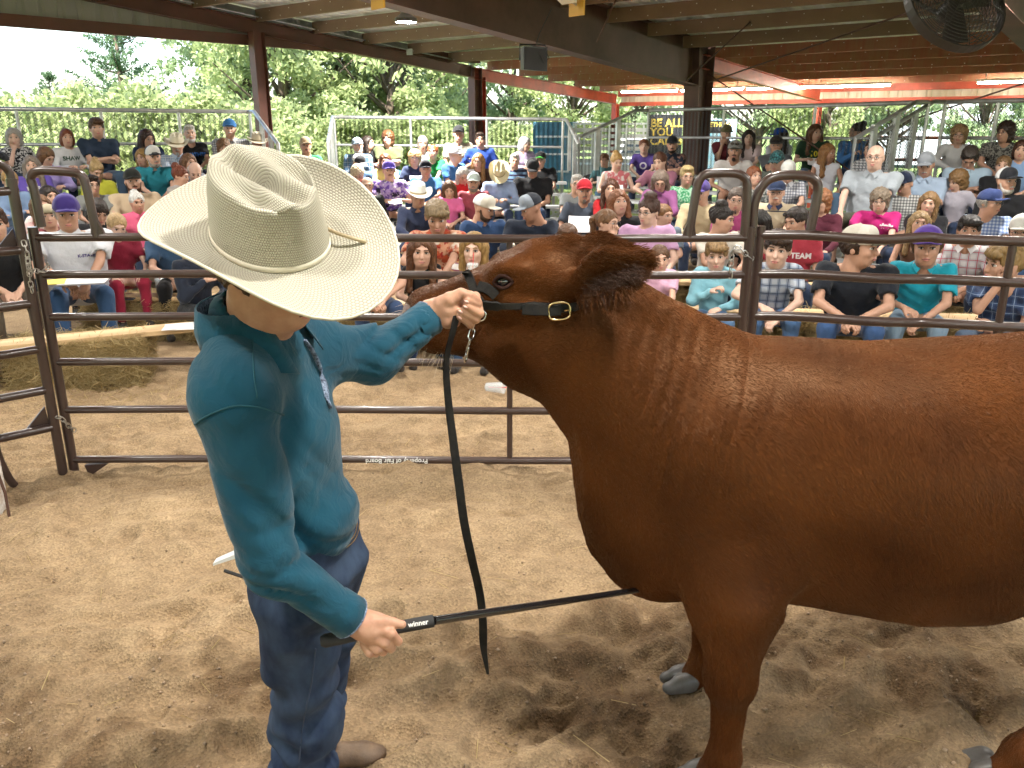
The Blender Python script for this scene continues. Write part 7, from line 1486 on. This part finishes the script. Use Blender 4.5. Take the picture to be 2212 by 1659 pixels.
# ---- straw hat
def straw_hat():
    nt, ns, nb = 16, 18, 34; na = 160
    V, Q, U = hat_surface(na, 0, cr=(.092, .112), ch=.134, bw=.120, side=.064, dip=.024, crease=.030, rings=(nt, ns, nb)); m = bpy.data.materials.new('straw_weave'); m.use_nodes = True; N = m.node_tree.nodes.new; L = m.node_tree.links.new; b = m.node_tree.nodes['Principled BSDF']; b.inputs['Roughness'].default_value = .6
    uvm = N('ShaderNodeUVMap'); sp_ = N('ShaderNodeSeparateXYZ'); L(uvm.outputs[0], sp_.inputs[0])
    def mth(op, a, b_=None, c_=None):
        x = N('ShaderNodeMath'); x.operation = op
        for i, v in enumerate((a, b_, c_)):
            if v is None: continue
            if isinstance(v, (int, float)): x.inputs[i].default_value = v
            else: L(v, x.inputs[i])
        return x.outputs[0]
    v_, u_ = sp_.outputs[1], sp_.outputs[0]
    row = mth('MULTIPLY', v_, 1/.0052); ang = mth('MULTIPLY', u_, 150); fl = mth('FLOOR', row); st = mth('MULTIPLY', mth('MODULO', fl, 2), .5)
    br = mth('MULTIPLY', mth('ABSOLUTE', mth('SINE', mth('MULTIPLY', row, math.pi))), mth('ABSOLUTE', mth('SINE', mth('MULTIPLY', mth('ADD', ang, st), math.pi))))
    no = N('ShaderNodeTexNoise'); no.inputs['Scale'].default_value = 60; L(uvm.outputs[0], no.inputs[0])
    cr = N('ShaderNodeValToRGB'); cr.color_ramp.elements[0].color = (.29, .262, .21, 1); cr.color_ramp.elements[1].color = (.54, .51, .41, 1); cr.color_ramp.elements[0].position = .05; cr.color_ramp.elements[1].position = .5; L(br, cr.inputs[0])
    # broader bands of vent weave around the crown side
    L(cr.outputs[0], b.inputs['Base Color']); bp = N('ShaderNodeBump'); bp.inputs['Strength'].default_value = .8; bp.inputs['Distance'].default_value = .0018; L(br, bp.inputs['Height']); L(bp.outputs[0], b.inputs['Normal'])
    b.inputs['Subsurface Weight'].default_value = 0
    me = mesh('hat', V, Q, [m]); uv = me.uv_layers.new(name='UVMap'); cum = [0]
    A = np.array(V).reshape(nt+ns+nb+1, na, 3)
    for k in range(1, nt+ns+nb+1): cum.append(cum[-1]+float(np.linalg.norm(A[k]-A[k-1], axis=1).mean()))
    data = np.zeros((len(me.loops), 2), np.float32); li = np.empty(len(me.loops), np.int32); me.loops.foreach_get('vertex_index', li); j = li % na; k = li//na
    uu = j/na; fj = np.repeat(np.array([q[0] % na for q in Q]), 4); uu = np.where((fj == na-1) & (j == 0), 1., uu); data[:, 0] = uu; data[:, 1] = np.array(cum)[k]; uv.data.foreach_set('uv', data.ravel())
    o = ob('hat', me, boy, mat4=Matrix.Translation(HATC-BO) @ HATM.to_4x4() @ Matrix.Scale(HATS, 4)); mo = o.modifiers.new('thick', 'SOLIDIFY'); mo.thickness = .0028; mo.offset = -1
    # ribbon, cord, edge roll, vent holes
    q = MB(); base = nt+ns; 
    def ringpts(k, out=0., up=0.): return [Vector(A[k][i])+Vector((A[k][i][0], A[k][i][1], 0)).normalized()*out+Vector((0, 0, up)) for i in range(0, na, 4)]
    pts = ringpts(base-1, .002, .0); q.tube(pts+[pts[0]], .0075, 6, caps=False, flat=(.35, 1), up=(0, 0, 1)); q.ob('hat_band', mat('cream_ribbon', (.72, .66, .54), .6), o, smooth=True)
    q = MB(); pts = ringpts(nt+ns+nb); q.tube(pts+[pts[0]], .0030, 6, caps=False); q.ob('brim_edge', mat('brim_edge', (.62, .58, .47), .7), o, smooth=True)
    q = MB(); 
    for kk, ph in ((nt+7, 0), (nt+8, .5), (nt+12, 0), (nt+13, .5)):
        for i in range(0, na, 3):
            c = (Vector(A[kk][i])+(Vector(A[kk][(i+1) % na])-Vector(A[kk][i]))*ph); nn = Vector((c.x, c.y, .01)).normalized(); q.box(c+nn*.0006, (.0016, .0032, .0026), Matrix.Rotation(math.atan2(c.y, c.x), 3, 'Z'))
    vo = q.ob('vent_hole', mat('vent_dark', (.03, .025, .02), .9), o); vo['kind'] = 'stuff'
    q = MB(); c0 = Vector(A[base-2][int(na*.13)]); c1 = Vector(A[nt+ns+int(nb*.55)][int(na*.10)]); q.tube(curve([c0+Vector((0, 0, .004)), c0*.6+c1*.4+Vector((-.01, -.01, .012)), c1+Vector((0, 0, .004))], 6), .0035, 6); q.ob('hat_cord', mat('tan_cord', (.48, .38, .24), .7), o, smooth=True)
straw_hat()
# ---- hands
def hand_field(O, s, palms, fingers, thumb, name, nails):
    """O world centre, points in (right, away, up) metres; radii in metres"""
    pts = [Vector(p) for seg in fingers+[thumb] for p, r_ in seg]+[Vector(p) for p, r_ in palms]; lo = np.min([tuple(p) for p in pts], 0)-.05; hi = np.max([tuple(p) for p in pts], 0)+.05
    f = Field(*[axis(lo[i], hi[i], .0032) for i in range(3)])
    for (p0, r0), (p1, r1) in zip(palms[:-1], palms[1:]): f.ec(p0, p1, r0, k=.02, ra2=r1)
    for seg in fingers+[thumb]:
        for j, ((p0, r0), (p1, r1)) in enumerate(zip(seg[:-1], seg[1:])): f.ec(p0, p1, r0, k=.003 if j else .005, ra2=r1)
    f.disp(lambda X, Y, Z: .0006*np.sin(X*190+Z*120)*np.sin(Y*150+Z*80)); V, Q = f.mesh(); V = relax(V, Q, 1, .4); ob(name, mesh(name, V+np.array(O-BO), Q, [bskin]), boy)
    for c, a, b in nails:
        c = Vector(c); q = MB(); q.lathe([(math.sin(math.pi*i/8), -math.cos(math.pi*i/8)) for i in range(9)], 12, Matrix.Translation(O+c-BO) @ Vector(a).to_track_quat('X', 'Z').to_matrix().to_4x4() @ Matrix.Diagonal((.0068, .0050, .0030, 1))); q.ob('nail', nailm, boy, smooth=True)
k_ = .000143
def z2(x, y, d): return ((x-1100)*k_, d, -(y-800)*k_)
HO = W(837+1100*.122, 567+800*.122, 2.095)
hand_field(HO, 1, [(z2(700, 860, .012), .026), (z2(880, 850, .008), .027), (z2(1080, 830, .004), .031), (z2(1230, 820, .016), .030)],
    [[(z2(1230, 640, .03), .013), (z2(1560, 640, .030), .0125), (z2(1610, 720, -.004), .0115), (z2(1430, 640, -.024), .0092)],
     [(z2(1250, 760, .035), .013), (z2(1600, 800, .032), .0125), (z2(1640, 900, -.006), .0120), (z2(1410, 735, -.027), .0098)],
     [(z2(1230, 880, .035), .013), (z2(1530, 930, .032), .012), (z2(1570, 1010, -.006), .0115), (z2(1320, 820, -.028), .0096)],
     [(z2(1200, 980, .032), .012), (z2(1430, 1060, .03), .011), (z2(1470, 1110, -.004), .0105), (z2(1290, 930, -.026), .0088)],
     [(z2(1000, 900, -.004), .020), (z2(1080, 1010, -.006), .024), (z2(1170, 1060, .006), .018)]],
    [(z2(960, 720, -.006), .021), (z2(1120, 640, -.012), .021), (z2(1320, 520, -.010), .0135), (z2(1480, 560, -.012), .0115), (z2(1610, 640, -.008), .0085)], 'hand',
    [(z2(1418, 640, -.033), (1, .1, -.35), 0), (z2(1398, 732, -.0365), (1, .1, -.6), 0), (z2(1312, 815, -.037), (1, .1, -.6), 0), (z2(1292, 932, -.034), (1, .1, -.7), 0)])
k3 = .000172
def z3(x, y, d): return ((x-900)*k3, d, -(y-980)*k3)
HO2 = W(648+900*.1709, 1188+980*.1709, 1.555)
hand_field(HO2, 1, [(z3(560, 850, .0), .027), (z3(760, 910, -.002), .027), (z3(910, 970, -.004), .031), (z3(1000, 1000, .0), .029)],
    [[(z3(1010, 915, -.018), .0125), (z3(1180, 960, -.028), .0112), (z3(1245, 1110, -.018), .0098), (z3(1160, 1150, .014), .0095), (z3(1120, 1060, .026), .009)],
     [(z3(960, 1030, -.020), .0125), (z3(1105, 1085, -.030), .0112), (z3(1160, 1215, -.018), .0098), (z3(1080, 1190, .016), .0095)],
     [(z3(900, 1130, -.018), .012), (z3(1000, 1195, -.027), .0108), (z3(1050, 1290, -.012), .0095), (z3(1000, 1210, .018), .009)],
     [(z3(820, 1190, -.010), .0115), (z3(885, 1280, -.018), .0102), (z3(940, 1345, -.004), .0088), (z3(900, 1220, .018), .0085)]],
    [(z3(960, 860, -.012), .020), (z3(1090, 850, -.012), .0135), (z3(1200, 880, -.010), .0115), (z3(1300, 905, -.008), .0090)], 'hand', [(z3(1268, 882, -.012), (1, 0, -.15), 0)])
# ---- show stick
blackg = mat('rubber_grip', (.022, .021, .021), .75, bump=(300, .4, .002)); gloss = mat('black_enamel', (.010, .010, .011), .18, coat=.6)
s0, s1, s2 = W(692, 1386, 1.545), W(936, 1341, 1.615), W(1420, 1268, 2.30); st = thing('show_stick', 'black show stick held low under the steer brisket', 'show stick', tuple(s0))
q = MB(); d_ = (s1-s0); q.tube([(0, 0, 0), tuple(d_*.04), tuple(d_*.3), tuple(d_*.9), tuple(d_)], [.010, .0155, .0135, .0145, .0142], 14); smooth_angle(q.ob('grip', blackg, st))
q = MB(); q.tube([tuple(s1-s0), tuple(s2-s0)], [.0105, .0085], 14); smooth_angle(q.ob('shaft', gloss, st))
def along(txt, p0, p1, size, m, off):
    d = (p1-p0).normalized(); v = (Vector((0, 0, CAMH))-(p0+p1)/2).normalized(); up = v.cross(d).normalized(); nn = d.cross(up).normalized(); me_, _ = text_mesh(txt, size, 'CENTER', .0003, .0003)
    ob('lettering', me_, st, mat4=Matrix.Translation((p0+p1)/2+nn*off-s0) @ Matrix((d, up, nn)).transposed().to_4x4(), m=m)
along('winner', W(878, 1351, 1.598), W(925, 1343, 1.612), .016, wht, .0150); along('SULLIVAN', W(1040, 1325, 1.75), W(1085, 1318, 1.81), .018, wht, .0106)
# ---- card holder in the back pocket
t_ = thing('card_holder', 'white exhibitor card clipped at the back pocket of the jeans', 'card', tuple(W(505, 1203, 1.70)))
q = MB(); q.add([(-.045, -.012, -.016), (.06, -.015, .022), (.06, .022, .022), (-.045, .012, -.016), (-.045, -.012, -.010), (.06, -.015, .036), (.06, .022, .036), (-.045, .012, -.010)], [(0, 3, 2, 1), (4, 5, 6, 7), (0, 1, 5, 4), (1, 2, 6, 5), (2, 3, 7, 6), (3, 0, 4, 7)]); q.ob('card', paperm, t_)
q = MB(); q.tube([(-.01, -.04, -.012), (.04, -.045, -.028), (.07, -.04, -.03)], .004, 6); q.ob('clip', plast, t_)
# ================================================================ halter, chain and lead
lth = mat('black_leather', (.005, .005, .0055), .6, spec=.22, noise=(45, .3, (.016, .014, .011)), bump=(90, .4, .004)); brass = mat('brass', (.62, .48, .26), .22, metal=1.); chrome = mat('chrome', (.7, .7, .7), .15, metal=1.)
hal = thing('halter', 'black leather show halter with oval buckle on the steer head', 'halter', (.0, 2.2, 1.55)); HAO = Vector((.0, 2.2, 1.55))
CB = BVHTree.FromPolygons([Vector(v) for v in CV.tolist()], CQ.tolist())
def on_cow(x, y, off):
    h = CB.ray_cast(Vector((0, 0, CAMH)), ray(x, y).normalized()); return (h[0]+h[1]*off, h[1]) if h[0] else (P(x, y, 2.26), Vector((0, -1, 0)))
def strap(px, w, th_, name, m, parent, O, off=.006, n=5, wfun=None):
    c2 = curve([Vector((a, b, 0)) for a, b in px], n); P_ = [on_cow(p_.x, p_.y, off) for p_ in c2]
    # keep the strap taut: smooth the projected line
    pos = [a for a, _ in P_]; nr = [b for _, b in P_]
    for _ in range(3): pos = [pos[0]]+[(pos[i-1]+pos[i]*2+pos[i+1])/4 for i in range(1, len(pos)-1)]+[pos[-1]]; nr = [nr[0]]+[(nr[i-1]+nr[i]+nr[i+1]).normalized() for i in range(1, len(nr)-1)]+[nr[-1]]
    q = MB(); V = []
    for i, p_ in enumerate(pos):
        d = (pos[min(i+1, len(pos)-1)]-pos[max(i-1, 0)]).normalized(); s_ = d.cross(nr[i]).normalized(); ww = w*(wfun(i/(len(pos)-1)) if wfun else 1)/2
        for a, b in ((-1, 0), (-.85, 1), (.85, 1), (1, 0)): V.append(p_+s_*a*ww+nr[i]*b*th_-O)
    m_ = len(pos); q.add(V, [(4*i+k, 4*i+(k+1) % 4, 4*i+4+(k+1) % 4, 4*i+4+k) for i in range(m_-1) for k in range(4)]+[(3, 2, 1, 0), tuple(4*(m_-1)+k for k in range(4))]); return q.ob(name, m, parent, smooth=False)
strap([(1040, 655), (1075, 659), (1110, 661), (1150, 662), (1185, 664), (1215, 666), (1250, 660), (1275, 645)], .024, .006, 'cheek_strap', lth, hal, HAO, .007, 5, lambda t: 1.15 if t < .15 else (.8 if t < .4 else 1))
strap([(1128, 668), (1150, 669), (1180, 670), (1210, 669)], .030, .007, 'strap_end', lth, hal, HAO, .014)
strap([(1006, 588), (1014, 600), (1022, 618), (1030, 638), (1042, 652)], .024, .008, 'noseband', lth, hal, HAO, .006)
strap([(1036, 620), (1056, 625), (1072, 640)], .030, .006, 'keeper', lth, hal, HAO, .006)
pb, nb_ = on_cow(1205, 669, .024); dx = (on_cow(1215, 668, .024)[0]-on_cow(1195, 669, .024)[0]).normalized(); dz = nb_.cross(dx).normalized()
q = MB(); q.tube([pb+dx*(.030*math.copysign(abs(math.cos(a))**.6, math.cos(a)))+dz*(.0235*math.copysign(abs(math.sin(a))**.6, math.sin(a)))-HAO for a in [2*math.pi*i/28 for i in range(29)]], .0037, 8, caps=False); q.ob('buckle', brass, hal, smooth=True)
q = MB(); q.tube([pb+dx*.030-HAO, pb+dx*.012+nb_*.003-HAO], .0025, 6); q.ob('buckle_tongue', brass, hal)
rp, rn = on_cow(1040, 672, .012); q = MB(); q.tube([rp+Vector((.016*math.cos(a), -.003, .016*math.sin(a)))-HAO for a in [2*math.pi*i/18 for i in range(19)]], .0026, 6, caps=False); q.ob('ring', chrome, hal, smooth=True)
pts = [on_cow(1028, 690, .012)[0], on_cow(1022, 715, .012)[0], on_cow(1014, 740, .014)[0], on_cow(1008, 765, .014)[0], on_cow(1006, 778, .008)[0]]
ck = chain('bright chin chain hanging from the steer halter', pts, chrome, .85)
# lead: flat strap hanging from the hand
ld = thing('lead_strap', 'black leather lead strap hanging from the hand almost to the sand', 'lead strap', tuple(W(985, 690, 2.09)))
LO = W(985, 690, 2.09); pts = curve([W(990, 668, 2.10), W(985, 690, 2.065), W(976, 725, 2.05), W(966, 765, 2.05), W(964, 810, 2.04), W(970, 880, 2.03), W(980, 960, 2.02), W(992, 1050, 2.01), W(1003, 1130, 2.0), W(1020, 1210, 1.99), W(1036, 1280, 1.99), W(1043, 1340, 1.98), W(1045, 1400, 1.98), W(1054, 1456, 1.97)], 5)
q = MB(); V = []
for i, p_ in enumerate(pts):
    t = i/(len(pts)-1); a = .35+.9*math.sin(t*5.2+.4)*.75; s_ = Vector((math.cos(a), math.sin(a), 0)); w = .0115*(1 if t < .9 else max(.3, 1-(t-.9)*7)); nn = Vector((-s_.y, s_.x, 0))
    for u_, v_ in ((-1, -1), (1, -1), (1, 1), (-1, 1)): V.append(p_+s_*w*u_+nn*.0018*v_-LO)
m_ = len(pts); q.add(V, [(4*i+k, 4*i+(k+1) % 4, 4*i+4+(k+1) % 4, 4*i+4+k) for i in range(m_-1) for k in range(4)]+[(3, 2, 1, 0), tuple(4*(m_-1)+k for k in range(4))]); q.ob('strap', lth, ld)
